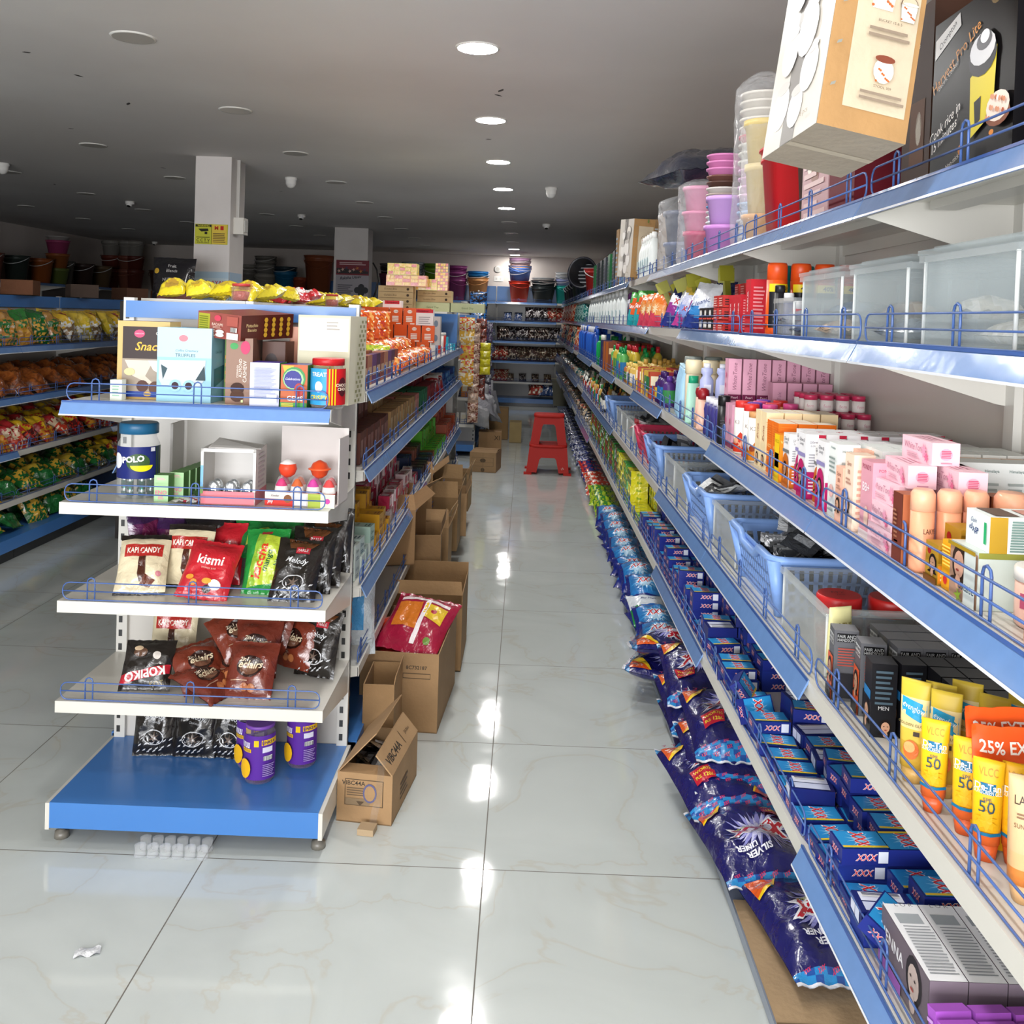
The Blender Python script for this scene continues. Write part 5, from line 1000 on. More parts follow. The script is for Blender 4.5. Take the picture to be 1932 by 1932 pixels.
while y < 4.45:
    hole = 2.30 < y < 2.47
    for i in range(4 if y > 1.62 else 3):
        n = (2, 3, 5, 6)[i] + R.choice((-1, 0, 0, 1)) + (1 if y > 2.6 else 0)
        if hole and i < 2: n = 0
        if i == 0 and R.random() < .25: n = 1
        if 1.66 < y < 1.76 and i == 2: n = 5
        x = .604 + .088 * i - (.0 if i else .0); lean = R.uniform(-.12, .12)
        for k in range(max(n, 0)):
            if cnt >= 296 or y > 3.5:
                xf = Matrix.Translation((x, y, Z1 + .0283 * k)) @ Matrix.Rotation(lean, 4, 'Z'); src = SO[0]
                far_b.add([xf @ Vector(p) for p in src.v], src.f, src.c, 'card_gloss'); continue
            if k < n - 3 and i > 0 and R.random() < .0: continue
            p = SOY[R.randrange(2)] if (3.0 < y < 3.45 and R.random() < .6) else SOP[R.choice((0, 0, 0, 1, 2, 2, 2))]
            dz = 0
            p.put((x + R.uniform(-.006, .006), y + R.uniform(-.003, .003), Z1 + .0283 * k), uq(f'small dark blue soap box, {nth(j)} stack row from near, {nth(i)} across, {nth(k)} tier'), 'small dark blue soap boxes', (0, 0, lean + R.uniform(-.08, .08) + (PI if R.random() < .15 else 0))); cnt += 1
    y += .064; j += 1
tag(link('soap_boxes', far_b.mesh('soap_boxes')), 'packed small blue soap boxes further along the lower shelf', 'soap', kind='stuff')
# leaning loose ones near the wire guard
for i, (x, y, rx, rz) in enumerate(((.578, 2.42, .9, 1.2), (.585, 2.30, 1.1, .4), (.59, 1.47, .5, .9))): SOP[0].put((x, y, Z1 + .03), uq(f'loose small blue soap box leaning by the wire guard, {nth(i)} from far'), 'loose soap boxes', (rx, 0, rz))
# green and yellow dish bars
def bar(c, tc, t): return Proto('dish_bar', 'dish bar', carton(.09, .06, .04, c, lambda b, F: (F('-y').text(t, .5, .5, .012, tc, off=.02, maxw=.8), F('top').text(t, .5, .5, .018, tc, off=.02, maxw=.8), F('-x').rect(.1, .2, .9, .8, tc)), 'film'))
BY, BG, BR_ = bar('#d9cf22', '#2f8a2c', 'Exo'), bar('#2f9a30', '#e6dc3a', 'Vim'), bar('#3a5a28', '#c9402c', 'Vim')
for j in range(14):
    y = 4.5 + .078 * j
    for i in range(3):
        for k in range((1, 4, 6)[i] if j < 5 else 5 + i):
            p = (BG if (j in (0, 1) and k == 0) or 6 < j < 10 and i == 0 else BY)
            if j < 3 and i < 1 and k > 0: continue
            p.put((.61 + .1 * i, y, Z1 + .0402 * k), uq(f'{"green" if p is BG else "yellow"} dish bar, {nth(j)} stack row, {nth(i)} across, {nth(k)} tier'), 'yellow and green dish bars', R.uniform(-.08, .08))
for j in range(22):
    for k in range(5): (BR_ if j % 3 else BG).put((.62, 5.65 + .11 * j, Z1 + .0402 * k), uq(f'dark green and red dish bar in far stacks, {nth(j)} stack, {nth(k)} tier'), 'dark green dish bars', R.uniform(-.1, .1))
for j in range(22):
    for k in range(6): (BR_ if j % 2 else BG).put((.74, 5.65 + .11 * j, Z1 + .0402 * k), uq(f'dark green dish bar in far rear stacks, {nth(j)} stack, {nth(k)} tier'), 'dark green dish bars behind', R.uniform(-.1, .1)) if k > 3 else None
b = B(); b.box(.69, .80, 5.6, 8.1, Z1, Z1 + .16, '#3a4a2c', 'paper'); tag(link('shelf_carton', b.mesh('shelf_carton')), 'long low carton under the rear green dish bars', 'carton')
fill([Proto('biscuit_pack', 'packet', pillow(.14, .18, .05, mot(c, '#c9b090', '#1c2430', seed=i, f=7), 90 + i, 10, 10)) for i, c in enumerate(('#b8402c', '#2a4a50', '#26303c'))], .64, .80, 8.3, 15.5, Z1 + .05, .12, .28, 'rust and navy packet, far lowest shelf', 'packets at the far end of shelf one')
# hair colour cartons at the near end
def a_hc(b, F):
    t = F('top', 'paper'); t.rect(0, 0, 1, 1, '#e8e8ea'); t.rect(.15, .72, .85, .86, '#9fa4a8'); t.lines(.12, .08, .9, .66, 16, '#8d9094', .4, .1); t.text('L O R', .5, .93, .008, '#6a6a6e')
    p = F('-x'); p.rect(0, 0, 1, 1, '#6a5f66'); p.text('HENNA', .25, .6, .018, '#e8e6e6', off=.02); p.face(.72, .6, .022, '#2a2426', '#b9a79e'); p.rect(0, 0, .5, .2, '#9a5fb0')
HC = Proto('hair_colour_box', 'hair colour box', carton(.052, .17, .085, '#7a6d78', a_hc))
for i in range(4): HC.put((.605 + .0535 * i, 1.36, Z1 + .001), uq(f'grey topped hair colour carton, {nth(i)} from the aisle, near end of lower shelf'), 'grey topped hair colour cartons')
def a_wom(b, F):
    t = F('top', 'card_gloss'); t.face(.5, .6, .032, '#17100e', '#b98468'); t.text("L'OR", .2, .85, .014, '#8a8078'); t.lines(.5, .1, .9, .25, 3, '#c9a870'); t.poly([(.1, 0), (.9, 0), (.8, .35), (.2, .3)], '#17120f')
WM = Proto('hair_colour_box', 'hair colour box', carton(.10, .15, .05, '#b8aca2', a_wom, 'card_gloss')); WM.put((.80, 1.42, Z1 + .05), uq('hair colour carton with a smiling woman lying behind the grey cartons'), None, (-.35, 0, -.35))
PUR = Proto('hair_colour_box', 'hair colour box', carton(.048, .022, .08, '#a354bd', lambda b, F: (F('-y').rect(0, 0, 1, .8, '#8f3fae'), F('-y').lines(.1, .1, .9, .6, 5, '#caa0d8'), F('-x').lines(.1, .1, .9, .9, 6, '#c99ad8'))))
for j in range(2):
    for i in range(5 - j): PUR.put((.59 + .052 * i, 1.22 - .03 * j, Z1), uq(f'purple hair colour sachet box, {nth(j)} row, {nth(i)} from the aisle'), 'purple hair colour boxes', (-.22, 0, .08))
def a_blkh(b, F):
    t = F('top', 'card_gloss'); t.rect(0, 0, 1, 1, '#17171a'); [t.poly([(.05 + .18 * k, .35), (.1 + .18 * k, .95), (.14 + .18 * k, .95), (.09 + .18 * k, .35)], '#2c2c31') for k in range(5)]; t.rect(.3, .04, .75, .28, '#a81f5c'); t.text('4', .52, .16, .012, '#f4e6ee'); q = F('-y', 'card_gloss'); q.face(.3, .4, .02, '#151515', '#c9b8ae'); q.rect(.6, .2, .9, .7, '#4a4a50'); F('-x').face(.5, .4, .02)
BHC = Proto('hair_colour_box', 'hair colour box', carton(.075, .10, .09, '#d9d6d6', a_blkh, 'card_gloss'))
for i in range(2): BHC.put((.605 + .078 * i, 1.105, Z1), uq(f'black topped hair colour carton with magenta tag, {("at the aisle edge", "second from aisle")[i]}'), 'black topped hair colour cartons')
IND = Proto('hair_colour_box', 'hair colour box', carton(.09, .09, .15, '#2c352c', lambda b, F: (F('-x').rect(0, .75, 1, 1, '#c9b82e'), F('-x').text('Indica', .5, .5, .02, '#f0efe8', off=.02), F('-y').rect(0, .72, 1, 1, '#cdbb30'), F('-y').text('Indica', .5, .52, .02, '#f0efe8', off=.02), F('-y').text('10', .25, .86, .012, '#2a2a2a'), F('-y').text('Easy', .3, .3, .014, '#5aa03a', shear=.3), F('-y').disc(.7, .2, .015, '#d04a50'), F('top').text('10', .5, .5, .02, '#2a2a2a')), 'card_gloss', {'top': '#cdbb30'}))
for i in range(2): IND.put((.765 + .093 * i, 1.17, Z1), uq(f'dark green and yellow hair colour carton, {("left", "right")[i]} of the pair by the edge'), 'green and yellow hair cartons')
# ================================================================ right rack, base: detergent bags
Zb = .0355
def big_art(p):
    blu, bd = '#1b1c62', '#17174f'
    p.star(.5, .56, .105, .05, 22, '#8f8fd0'); p.star(.5, .56, .085, .04, 19, '#c9c9ec', .1); p.star(.5, .56, .05, .03, 17, '#dcdcf2', .2)
    p.text('XXX', .5, .55, .066, '#eeeef4', off=.09, shear=.2, maxw=.82); p.text('XXX', .5, .55, .056, '#c0142a', off=.045, shear=.2, maxw=.74); p.text('triplex', .64, .48, .018, '#c9cf30', shear=.3, rot=.15)
    p.poly([(.04, .93), (.3, .93), (.28, .86), (.2, .80), (.04, .74)], '#d9591e'); p.text('Now', .13, .88, .014, '#f4e8d8', rot=.6); p.text('Super', .12, .83, .012, '#f4e8d8', rot=.6)
    p.poly([(.96, .14), (.7, .14), (.78, .24), (.96, .33)], '#d9591e'); p.text('Super', .87, .2, .014, '#f4e8d8', rot=.6); p.poly([(.68, .14), (.7, .14), (.79, .24), (.96, .33), (.96, .35), (.77, .25)], '#e8c020')
    p.poly([(.3, .93), (.33, .93), (.3, .86), (.22, .79), (.04, .72), (.04, .74), (.2, .8), (.28, .86)], '#e8c020')
    p.poly([(.14, .26), (.36, .30), (.38, .42), (.12, .42)], '#b81c30'); p.text('WORTH', .25, .38, .013, '#f0d040', off=.02, maxw=.2); p.text('RS 120/-', .25, .32, .013, '#f0d040', off=.02, maxw=.2)
    p.text('SILVER', .62, .80, .019, '#e9e9f4', off=.03); p.text('LINER', .72, .745, .017, '#e9e9f4', off=.03)
    for r_ in range(3):
        for c in range(8): p.text('XXX', .09 + .117 * c + .03 * (r_ % 2), .105 - .034 * r_, .0062, '#c03058', off=.03, shear=.2, rot=.25); 
    for c in range(8): p.text('XXX', .09 + .117 * c, .955, .0062, '#c03058', off=.03, shear=.2, rot=.25)
def big_paint(u, v):
    if v < .03 or v > .985: return '#e6e8ee'
    if v < .13 or v > .935: return '#2a86c4' if (int(u * 16 + v * 40) % 3) else '#23509c'
    return '#1b1b5c'
BAG = [Proto('detergent_bag', 'detergent bag', pillow(.30, .42, .085, big_paint, 101 + i, 30, 40, crimp=.035, lump=.5, art=big_art)) for i in range(2)]
b = B(); b.box(0, .29, 0, 1.15, 0, .004, '#a98e6c', 'cardboard'); b.box(0, .29, 1.154, 1.6, .001, .005, '#a98e6c', 'cardboard')
for k in (0,): b.box(0, .29, 1.147, 1.157, .003, .0062, '#6f5a40', 'cardboard')
tag(link('cardboard_sheet', b.mesh('cardboard_sheet')), 'flat brown cardboard sheet on the base shelf under the near detergent bags', 'cardboard sheet').location = (.604, .9, .0362)
def bagput(p, x, y, z, rot, label, g='large detergent bags', sc=None): return p.put((x, y, z), uq(label), g, rot, sc)
bagput(BAG[0], .775, 2.34, .042, (.0, -.10, PI + .16), 'large detergent bag nearest the camera, sliding off the lower shelf')
bagput(BAG[1], .705, 2.68, .055, (.05, .0, PI + .12), 'large detergent bag lying flat with its red lettering fully visible')
bagput(BAG[0], .73, 3.02, .04, (.0, .0, .05), 'large detergent bag at the bottom of the stacked pile')
bagput(BAG[1], .66, 3.00, .085, (.06, .0, .16), 'large detergent bag under the pile sticking out towards the aisle')
bagput(BAG[0], .71, 3.08, .13, (.10, -.0, .02), 'large detergent bag, lower of the stacked pair, white edge up')
bagput(BAG[1], .73, 3.16, .20, (.14, -.0, .0), 'large detergent bag on top of the pile with red price patch')
bagput(BAG[0], .72, 3.50, .05, (.05, .0, .04), 'large detergent bag at the bottom behind the pile')
bagput(BAG[1], .70, 3.50, .13, (.15, .0, .04), 'large detergent bag behind the pile with white striped edge')
bagput(BAG[0], .71, 3.58, .21, (.2, -.0, -.03), 'large detergent bag furthest back of the high pile')
bagput(BAG[1], .67, 3.92, .08, (.1, .15, 1.3), 'dark large detergent bag turned sideways behind the pile')
bagput(BAG[0], .68, 3.92, .19, (.0, .25, 1.5), 'dark large detergent bag showing its back with white label')
def sm_art(p):
    p.star(.5, .5, .085, .045, 18, '#3f9ad6'); p.star(.5, .5, .06, .03, 14, '#b8dcf2'); p.text('XXX', .5, .55, .036, '#f2f2f8', off=.06, shear=.2, maxw=.8); p.text('XXX', .5, .55, .030, '#c41f2c', off=.02, shear=.2, maxw=.72)
SMB = [Proto('detergent_pouch', 'detergent bag', pillow(.20, .26, .09, lambda u, v: '#2a7cc4' if abs(v - .5) < .34 and abs(u - .5) < .42 else '#1a2a80', 111 + i, 14, 18, crimp=.04, lump=.35, art=sm_art)) for i in range(2)]
SMW = Proto('detergent_pouch', 'detergent bag', pillow(.20, .24, .07, lambda u, v: '#dfe6ee' if v > .5 else '#2a8a4a' if (u + v) < .7 else '#2a6cc0', 114, 12, 14, crimp=.04, art=lambda p: (p.text('Blue Magic', .5, .7, .018, '#20307a', shear=.3),)))
ys = [4.25, 4.5, 4.72, 4.95, 5.2, 5.45, 5.7, 5.95, 6.2, 6.45, 6.7, 6.95]
for j, y in enumerate(ys):
    (SMW if j == 2 else SMB[j % 2]).put((.665 + R.uniform(-.015, .01), y, Zb + .07 + (.03 if j in (3, 4) else 0)), uq(f'bright blue detergent pouch on the base shelf, {nth(j)} from the big bags'), 'bright blue detergent pouches', (.38, 0, R.uniform(-.12, .12)))
    SMB[(j + 1) % 2].put((.67, y + .02, Zb + .0), uq(f'blue detergent pouch under the front ones, {nth(j)} from the big bags'), 'lower blue detergent pouches', (.05, 0, R.uniform(-.3, .3)))
    SMB[(j + 1) % 2].put((.82, y + .06, Zb + .03), uq(f'blue detergent pouch behind the front ones, {nth(j)} from the big bags'), 'blue detergent pouches behind', (.3, 0, R.uniform(-.3, .3)))
BGR = [Proto('detergent_pouch', 'detergent bag', pillow(.2, .24, .07, mot(c, d, c, seed=i, f=6), 120 + i, 14, 16)) for i, (c, d) in enumerate((('#b4cf2c', '#3a8a2c'), ('#d9442c', '#f0e0d0'), ('#26307a', '#d03a30'), ('#e0e2ea', '#2a3a8a'), ('#202a5c', '#8a90b0')))]
for j in range(34):
    y = 7.35 + .23 * j; k = 0 if j < 4 else 1 if j < 7 else 2 if j < 10 else 3 + (j % 2)
    BGR[k].put((.68, y, Zb + .05), uq(f'{("lime green", "orange red", "navy and red", "silver white", "dark blue")[k]} packet on the base shelf, {nth(j)} past the blue pouches'), 'mixed packets on the far base shelf', (.4, 0, R.uniform(-.2, .2)))
# ================================================================ end bay sweets: levels
EZ = (.1325, .4205, .7135, 1.0005, 1.2925)
def ebox(name, cat, w, d, h, col, art, pos, label, rot=0, mt='card_gloss', faces=None, z=None):
    return Proto(name, cat, carton(w, d, h, col, art, mt, faces)).put(pos, uq(label), None, rot)
# --- top shelf, z 1.2925, shelf front at Y 2.70
T = EZ[4]
def a_snack(b, F):
    p = F('-y', 'card_gloss'); p.rect(.1, .1, .97, .93, '#2a1614'); p.disc(.42, .84, .016, '#c9406a', .012); p.text('KARACHI', .42, .84, .004, '#f0d0d8'); p.text('Gup', .82, .84, .014, '#d9d2c8'); p.text('Snack', .62, .68, .026, '#e8b03a', shear=.3, off=.015); p.rect(.1, .1, .97, .52, '#9a8c7c'); p.poly([(.15, .5), (.7, .5), (.55, .3), (.8, .15), (.3, .3)], '#cfc4b4'); p.poly([(.6, .5), (.95, .5), (.9, .3), (.7, .38)], '#efe8dc'); p.disc(.5, .17, .018, '#4a2416'); p.disc(.75, .15, .02, '#55301c'); p.rect(.1, .03, .97, .1, '#1c3a90'); p.disc(.6, .07, .012, '#c9a04a', .007); p.disc(.25, .35, .016, '#d9cf8f', .011)
ebox('snack_box', 'gift box', .155, .10, .235, '#c9a868', a_snack, (-1.15, 2.88, T), 'gold framed brown snack gift box, leftmost on the top end shelf', .04, faces={'top': '#4a3020'})
ebox('sample_box', 'box', .035, .03, .06, '#dfe6dc', lambda b, F: (F('-y').lines(.2, .2, .8, .8, 4, '#9ac0a8'),), (-1.205, 2.79, T), 'tiny pale green box in front of the snack gift box')
def a_tea(b, F):
    p = F('-y', 'card_gloss'); p.rect(0, .6, 1, 1, '#b4d4e4'); p.disc(.48, .86, .014, '#d8808a', .01); p.text('Coffee Creamery', .55, .69, .009, '#5a7a88', shear=.2); p.text('TRUFFLES', .52, .63, .010, '#4a6470')
    p.poly([(.05, .56), (.9, .57), (.88, .3), (.8, .22), (.1, .22), (.04, .3)], '#c2ccd2'); p.poly([(.2, .54), (.75, .55), (.7, .35), (.5, .25), (.35, .4)], '#f2f6f8'); p.poly([(.08, .5), (.2, .45), (.12, .3)], '#3a5058'); p.poly([(.72, .3), (.88, .5), (.9, .3)], '#2f434a'); p.disc(.35, .22, .018, '#9cc8d8'); p.disc(.6, .22, .018, '#9cc8d8'); p.disc(.35, .22, .011, '#3a2630'); p.disc(.6, .22, .011, '#3a2630')
    q = F('+x', 'card_gloss'); q.text('Cake Craft', .5, .68, .008, '#4a6a78'); q.poly([(.2, .2), (.9, .3), (.9, .5), (.2, .45)], '#2f6a78'); t = F('top', 'card_gloss'); t.disc(.5, .5, .02, '#2a2430', .008); t.disc(.3, .4, .01, '#4a7a90')
ebox('truffle_box', 'gift box', .165, .11, .22, '#98c6da', a_tea, (-1.005, 2.84, T), 'shiny light blue truffle box with a silver window', -.05, mt='foil' if 0 else 'card_gloss', faces={'top': '#7fb4cc', '+x': '#7cacc0'})
ebox('biscuit_box', 'box', .02, .1, .19, '#7a9a5a', lambda b, F: (F('-y').lines(.1, .3, .9, .8, 4, '#d8a050'),), (-.905, 2.92, T), 'narrow green and orange box between the blue and brown boxes')
def a_kar(b, F):
    p = F('-y', 'paper'); p.disc(.3, .88, .012, '#4a9a5a', .010); p.disc(.72, .86, .014, '#c04468', .020); p.text('ALMOND', .55, .55, .009, '#ecdfd4', rot=PI / 2); p.text('CASHEW', .72, .5, .011, '#ecdfd4', rot=PI / 2); p.text('OSMANIA', .45, .5, .006, '#ecdfd4', rot=PI / 2); p.disc(.45, .24, .020, '#3a2018', .018); p.disc(.45, .13, .020, '#4a2c1c', .018); p.rect(.6, .03, .68, .07, '#d8e6a8')
ebox('biscuit_box', 'box', .078, .13, .195, '#8a6a58', a_kar, (-.845, 2.84, T), 'upright brown biscuit box with sideways lettering', .06, faces={'+x': '#5c3a2a', '-x': '#d9cdbf'})
ebox('biscuit_box', 'box', .07, .12, .185, '#4c2e22', lambda b, F: (F('-y').disc(.4, .65, .02, '#241210', .03), F('-y').text('BEST', .5, .5, .008, '#d0b8a0')), (-.765, 2.93, T), 'dark brown biscuit box behind the sideways lettered one')
def a_fruit(b, F):
    p = F('-y'); p.rect(.02, .05, .28, .93, '#a8a83a'); p.lines(.05, .1, .25, .88, 9, '#6f7a28', .4, 0); p.disc(.48, .8, .013, '#c8485c', .009); p.text('BADAMI', .48, .55, .008, '#e9d0c0'); p.lines(.38, .4, .58, .5, 2, '#c9a898'); p.rect(.7, .55, .95, .92, '#a85a50'); p.disc(.55, .28, .016, '#e8e0d8', .006); p.disc(.55, .15, .016, '#e8e0d8', .006); p.lines(.3, .1, .45, .38, 4, '#c49a88'); p.rect(.72, .03, .98, .28, '#ebe6e0'); p.bars(.8, .32, .95, .5)
    q = F('+x'); q.text('Pistachio', .2, .6, .010, '#d9c088', rot=0, maxw=.35); q.text('Biscuits', .2, .42, .009, '#d9c088', maxw=.3)
    for i in range(4):
        for j in range(4): q.disc(.45 + .14 * i, .2 + .2 * j, .009, '#b8902c', .008, 6)
g = Proto('biscuit_box', 'box', carton(.165, .24, .075, '#96524a', a_fruit, 'card_gloss', {'+x': '#4a1c14', 'top': '#7f4038'}))
g.put((-.86, 2.90, T + .197), uq('red brown biscuit carton lying across the two upright brown boxes'), None, (.04, .07, -.42))
def a_van(b, F):
    p = F('-y'); p.disc(.5, .86, .012, '#8a2c3c', .009); p.text('Coco', .3, .66, .014, '#5a2c22'); p.text('Vanilla', .62, .42, .018, '#5a2c22'); p.text('SNACK', .6, .2, .018, '#4a2018', off=.01)
ebox('biscuit_box', 'box', .16, .08, .17, '#b5806a', a_van, (-.665, 3.02, T + .06), 'dusty pink snack carton at the back of the top end shelf')
ebox('biscuit_box', 'box', .16, .08, .058, '#6a4a3c', None, (-.665, 3.02, T), 'low brown carton under the dusty pink snack carton')
ebox('chocolate_box', 'gift box', .30, .07, .10, '#2a3a70', lambda b, F: (F('top').lines(.1, .1, .9, .9, 6, '#a0303c'), F('-y').rect(0, .5, 1, 1, '#4a2a6a')), (-.72, 2.92, T), 'dark blue chocolate carton behind the colourful sweets')
def a_cb(b, F): p = F('-y'); p.lines(.15, .2, .9, .9, 22, '#9a9fc0', .4, .3); p.rect(.6, .1, .95, .28, '#e2e4f0'); F('+x').rect(0, 0, 1, 1, '#2f7a3a')
ebox('chocolate_box', 'gift box', .085, .09, .128, '#c2c6de', a_cb, (-.755, 2.78, T), 'pale lilac chocolate box with tiny printed text', .03, faces={'+x': '#2f6a3c', 'top': '#3a2a7a'})
def a_gem(b, F):
    p = F('-y'); p.poly([(.05, .98), (.5, .98), (.2, .7)], '#e8a82c'); p.disc(.5, .68, .034, '#3a8a4a'); p.disc(.48, .66, .030, '#9ac08a'); p.disc(.46, .66, .026, '#2c2a80'); p.text('Celebrations', .46, .67, .007, '#e8e6f4', shear=.3, maxw=.55); p.text('GEMS', .55, .22, .014, '#e8ecf0', off=.02); p.rect(0, .0, 1, .12, '#2f8a3c'); p.lines(.05, .02, .5, .12, 3, '#e8c02c', .5, 0); p.disc(.7, .42, .014, '#a82c30', .02)
ebox('chocolate_box', 'gift box', .078, .10, .125, '#b85a2c', a_gem, (-.665, 2.78, T), 'colourful green and orange sweets gift box', -.03, faces={'+x': '#2a7a3c', 'top': '#2c2c7a'})
ebox('chocolate_box', 'gift box', .05, .10, .12, '#c9b02c', None, (-.603, 2.84, T), 'yellow sweets box half behind the striped jar')
def a_choc(b):
    p = cyl(b, .0502, .012, .105, -PI + .05, PI - .1, 'card_gloss'); p.rect(0, 0, 1, 1, '#c01c24'); p.rect(0, 0, .5, 1, '#3a9ad0'); p.text('TREAT', .34, .84, .012, '#f0e8d0', off=.02); p.text('CRISPY', .34, .2, .014, '#f0d040', off=.02); p.disc(.35, .5, .012, '#f2e8dc', .016)
    for i in range(3): p.rect(.54 + .055 * i, .0, .565 + .055 * i, 1, '#e8c020')
    p.disc(.82, .5, .016, '#4a1820', .028); p.text('CHOCO', .82, .55, .009, '#f0dcc8', off=.02); p.text('CHOC', .82, .44, .009, '#f0dcc8', off=.02)
cj = jar(.05, .13, '#e6e2dc', '#b81c22', '#4a2a1c', a_choc, lh=.016); cj.put((-.575, 2.765, T), uq('round sweet jar with red lid and yellow striped label'), None, .12)
def a_dal(b, F):
    p = F('-y', 'card_gloss'); p.rect(.03, .6, .97, .97, '#f4f1ea'); p.text('CHOCOLATE BISCUITS', .3, .93, .004, '#8a8880', maxw=.4); p.lines(.55, .84, .8, .95, 3, '#a8a49a'); p.rect(.08, .9, .45, .95, '#c9c9c6')
    for y in (.5, .38): p.disc(.62, y, .022, '#b0b090', .005); p.disc(.62, y, .020, '#cfcdb4', .004); p.lines(.3, y - .05, .8, y - .03, 1, '#9a9a80')
    p.lines(.55, .15, .8, .28, 4, '#a3a38c'); p.bars(.45, .03, .8, .13)
    q = F('+x', 'card_gloss')
    for i in range(18):
        for j in range(2): q.rect(.35 + .2 * j + (.1 if i % 2 else 0), .02 + .053 * i, .45 + .2 * j + (.1 if i % 2 else 0), .073 + .053 * i - .02, '#8a8a60')
ebox('assorted_box', 'gift box', .165, .16, .27, '#c9c6ac', a_dal, (-.515 - .085, 2.94, T), 'tall cream gift box with barcode, at the right edge by the upright', -.14, faces={'+x': '#d6d3bc'})
# --- fourth level z 1.0005
T = EZ[3]
def a_polo(b):
    p = cyl(b, .0605, .06, .095, -PI + .1, PI - .2, 'card_gloss'); p.rect(0, 0, 1, 1, '#232c6c'); p.rect(.8, 0, 1, 1, '#3c5c2a'); p.disc(.1, .55, .02, '#dfe3ea', .024); p.disc(.48, .52, .034, '#3f5a34', .026); p.disc(.54, .42, .032, '#e6dc1e', .018, a0=PI, a1=2 * PI); p.text('POLO', .4, .62, .019, '#f2f2f2', off=.04, rot=.1, maxw=.5); p.rect(.68, .85, .76, .97, '#e8e8ee')
pj_ = jar(.06, .195, '#dfe5e6', '#1f5f86', None, a_polo, lh=.028); pj_.put((-1.155, 2.83, T), uq('tall clear mint jar with blue lid and navy label'), None, .42)
mr_ = B(); mr_.loft([(0, .010, .010, 2, '#1f6a5a'), (.012, .010, .010, 2, '#cfd6dc'), (.02, .010, .010, 2, '#1f6a5a'), (.032, .010, .010, 2, '#1f6a5a')], 12, 'foil'); MR = Proto('mint_roll', 'sweet', mr_)
for i in range(14):
    a = 2 * PI * i / 7; MR.put((-1.155 + .038 * math.cos(a), 2.83 + .038 * math.sin(a), T + .006 + .033 * (i // 7)), uq(f'green and silver mint roll inside the blue lidded jar, {nth(i)} around'), 'mint rolls in the jar')
ENO = Proto('antacid_box', 'medicine box', carton(.042, .045, .078, '#a9cf9c', lambda b, F: (F('-y').text('ENO', .5, .35, .013, '#e6809a', off=.02, maxw=.8), F('-y').lines(.2, .82, .8, .93, 2, '#e8a8b8'), F('-y').lines(.3, .1, .7, .25, 3, '#d9809a')), faces={'+x': '#4c7a3c', 'top': '#5c8a4a'}));
ENO.put((-1.055, 2.775, T), uq('pale green antacid box in front of the darker ones'))
for i in range(5): ENO.put((-1.03 + .004 * i, 2.83 + .045 * i, T + .012 * i * 0), uq(f'green antacid box receding behind the front one, {nth(i)} back'), 'green antacid boxes', sc=(1, 1, 1.0))
for i in range(4): Proto('gum_strip', 'sweet', pillow(.09, .04, .008, lambda u, v: ('#3a5a34', '#8a3040', '#4a6a3a', '#2a3a2a')[i] if u < .7 else '#d9d6d0', 140 + i, 8, 6)).put((-.955 + .02 * i, 2.88 + .02 * i, T + .012 + .012 * i), uq(f'small dark green sweet strip lying between the boxes, {nth(i)} up'), 'small sweet strips', (.5, -.3 + .3 * i, .8 + .5 * i))
pl = pillow(.1, .055, .012, lambda u, v: '#d9d8d4' if (u + v) % .4 > .1 else '#a02a40', 145, 10, 8); Proto('sweet_sachet', 'sweet', pl).put((-.965, 2.765, T + .001), uq('silver white sachet lying flat behind the wire guard'))
def obox(w, d, h, col, t=.003):
    b = B()
    for x0, x1, y0, y1, c in ((-w / 2, -w / 2 + t, -d / 2, d / 2, col), (w / 2 - t, w / 2, -d / 2, d / 2, col), (-w / 2, w / 2, d / 2 - t, d / 2, col)): b.box(x0, x1, y0, y1, 0, h, c)
    b.box(-w / 2, w / 2, -d / 2, d / 2, 0, t, col)
    return b
eb_ = obox(.16, .13, .165, '#d6d3cf'); eb_.box(-.08, .08, -.065, -.062, 0, .04, '#e0808a'); eb_.box(-.08, -.072, -.0655, -.062, .04, .165, '#e2e0dc'); eb_.box(.072, .08, -.0655, -.062, .04, .165, '#dcdad6'); eb_.box(-.08, .08, -.0655, -.062, .155, .165, '#e2e0dc')
q = face(eb_, -.08, .08, -.065, .065, 0, .165, '+x'); q.rect(0, 0, 1, .25, '#d08088'); q.lines(.2, .3, .8, .95, 8, '#b8b0b4'); q = face(eb_, -.08, .08, -.0655, .065, 0, .165, '-y'); q.rect(.0, .3, .05, .7, '#7ab0d8'); q.rect(.0, .2, .05, .32, '#7a9a5a')
lidp = B(); lidp.add([(-.06, -.06, .168), (.09, -.05, .166), (.08, .04, .166), (-.055, .03, .185), (-.06, -.06, .1665), (.09, -.05, .1645), (.08, .04, .1645), (-.055, .03, .1835)], [(0, 1, 2, 3), (7, 6, 5, 4), (0, 4, 5, 1), (1, 5, 6, 2), (2, 6, 7, 3), (3, 7, 4, 0)], '#c9c6c2', 'paper')
Proto('display_carton', 'display box', parts=[('carton_body', eb_), ('flap', lidp)]).put((-.855, 2.80, T), uq('open white display carton with pink base holding silver egg tubs'), None, .03)
egg = B(); egg.loft([(0, .018, .012, 2, '#c9ced2'), (.01, .022, .015, 2, '#d4d8dc'), (.035, .021, .014, 2, '#dfe3e6'), (.052, .013, .009, 2, '#c4cacf'), (.058, .004, .003, 2, '#b9c0c6')], 16, 'foil')
p_ = Pan(egg, lambda x, y, l: Vector((x - .018, -.0155 - l, .012 + y)), .036, .03, 'foil'); p_.lines(.2, .2, .8, .8, 3, '#4a8ab8'); EGG = Proto('egg_tub', 'sweet', egg)
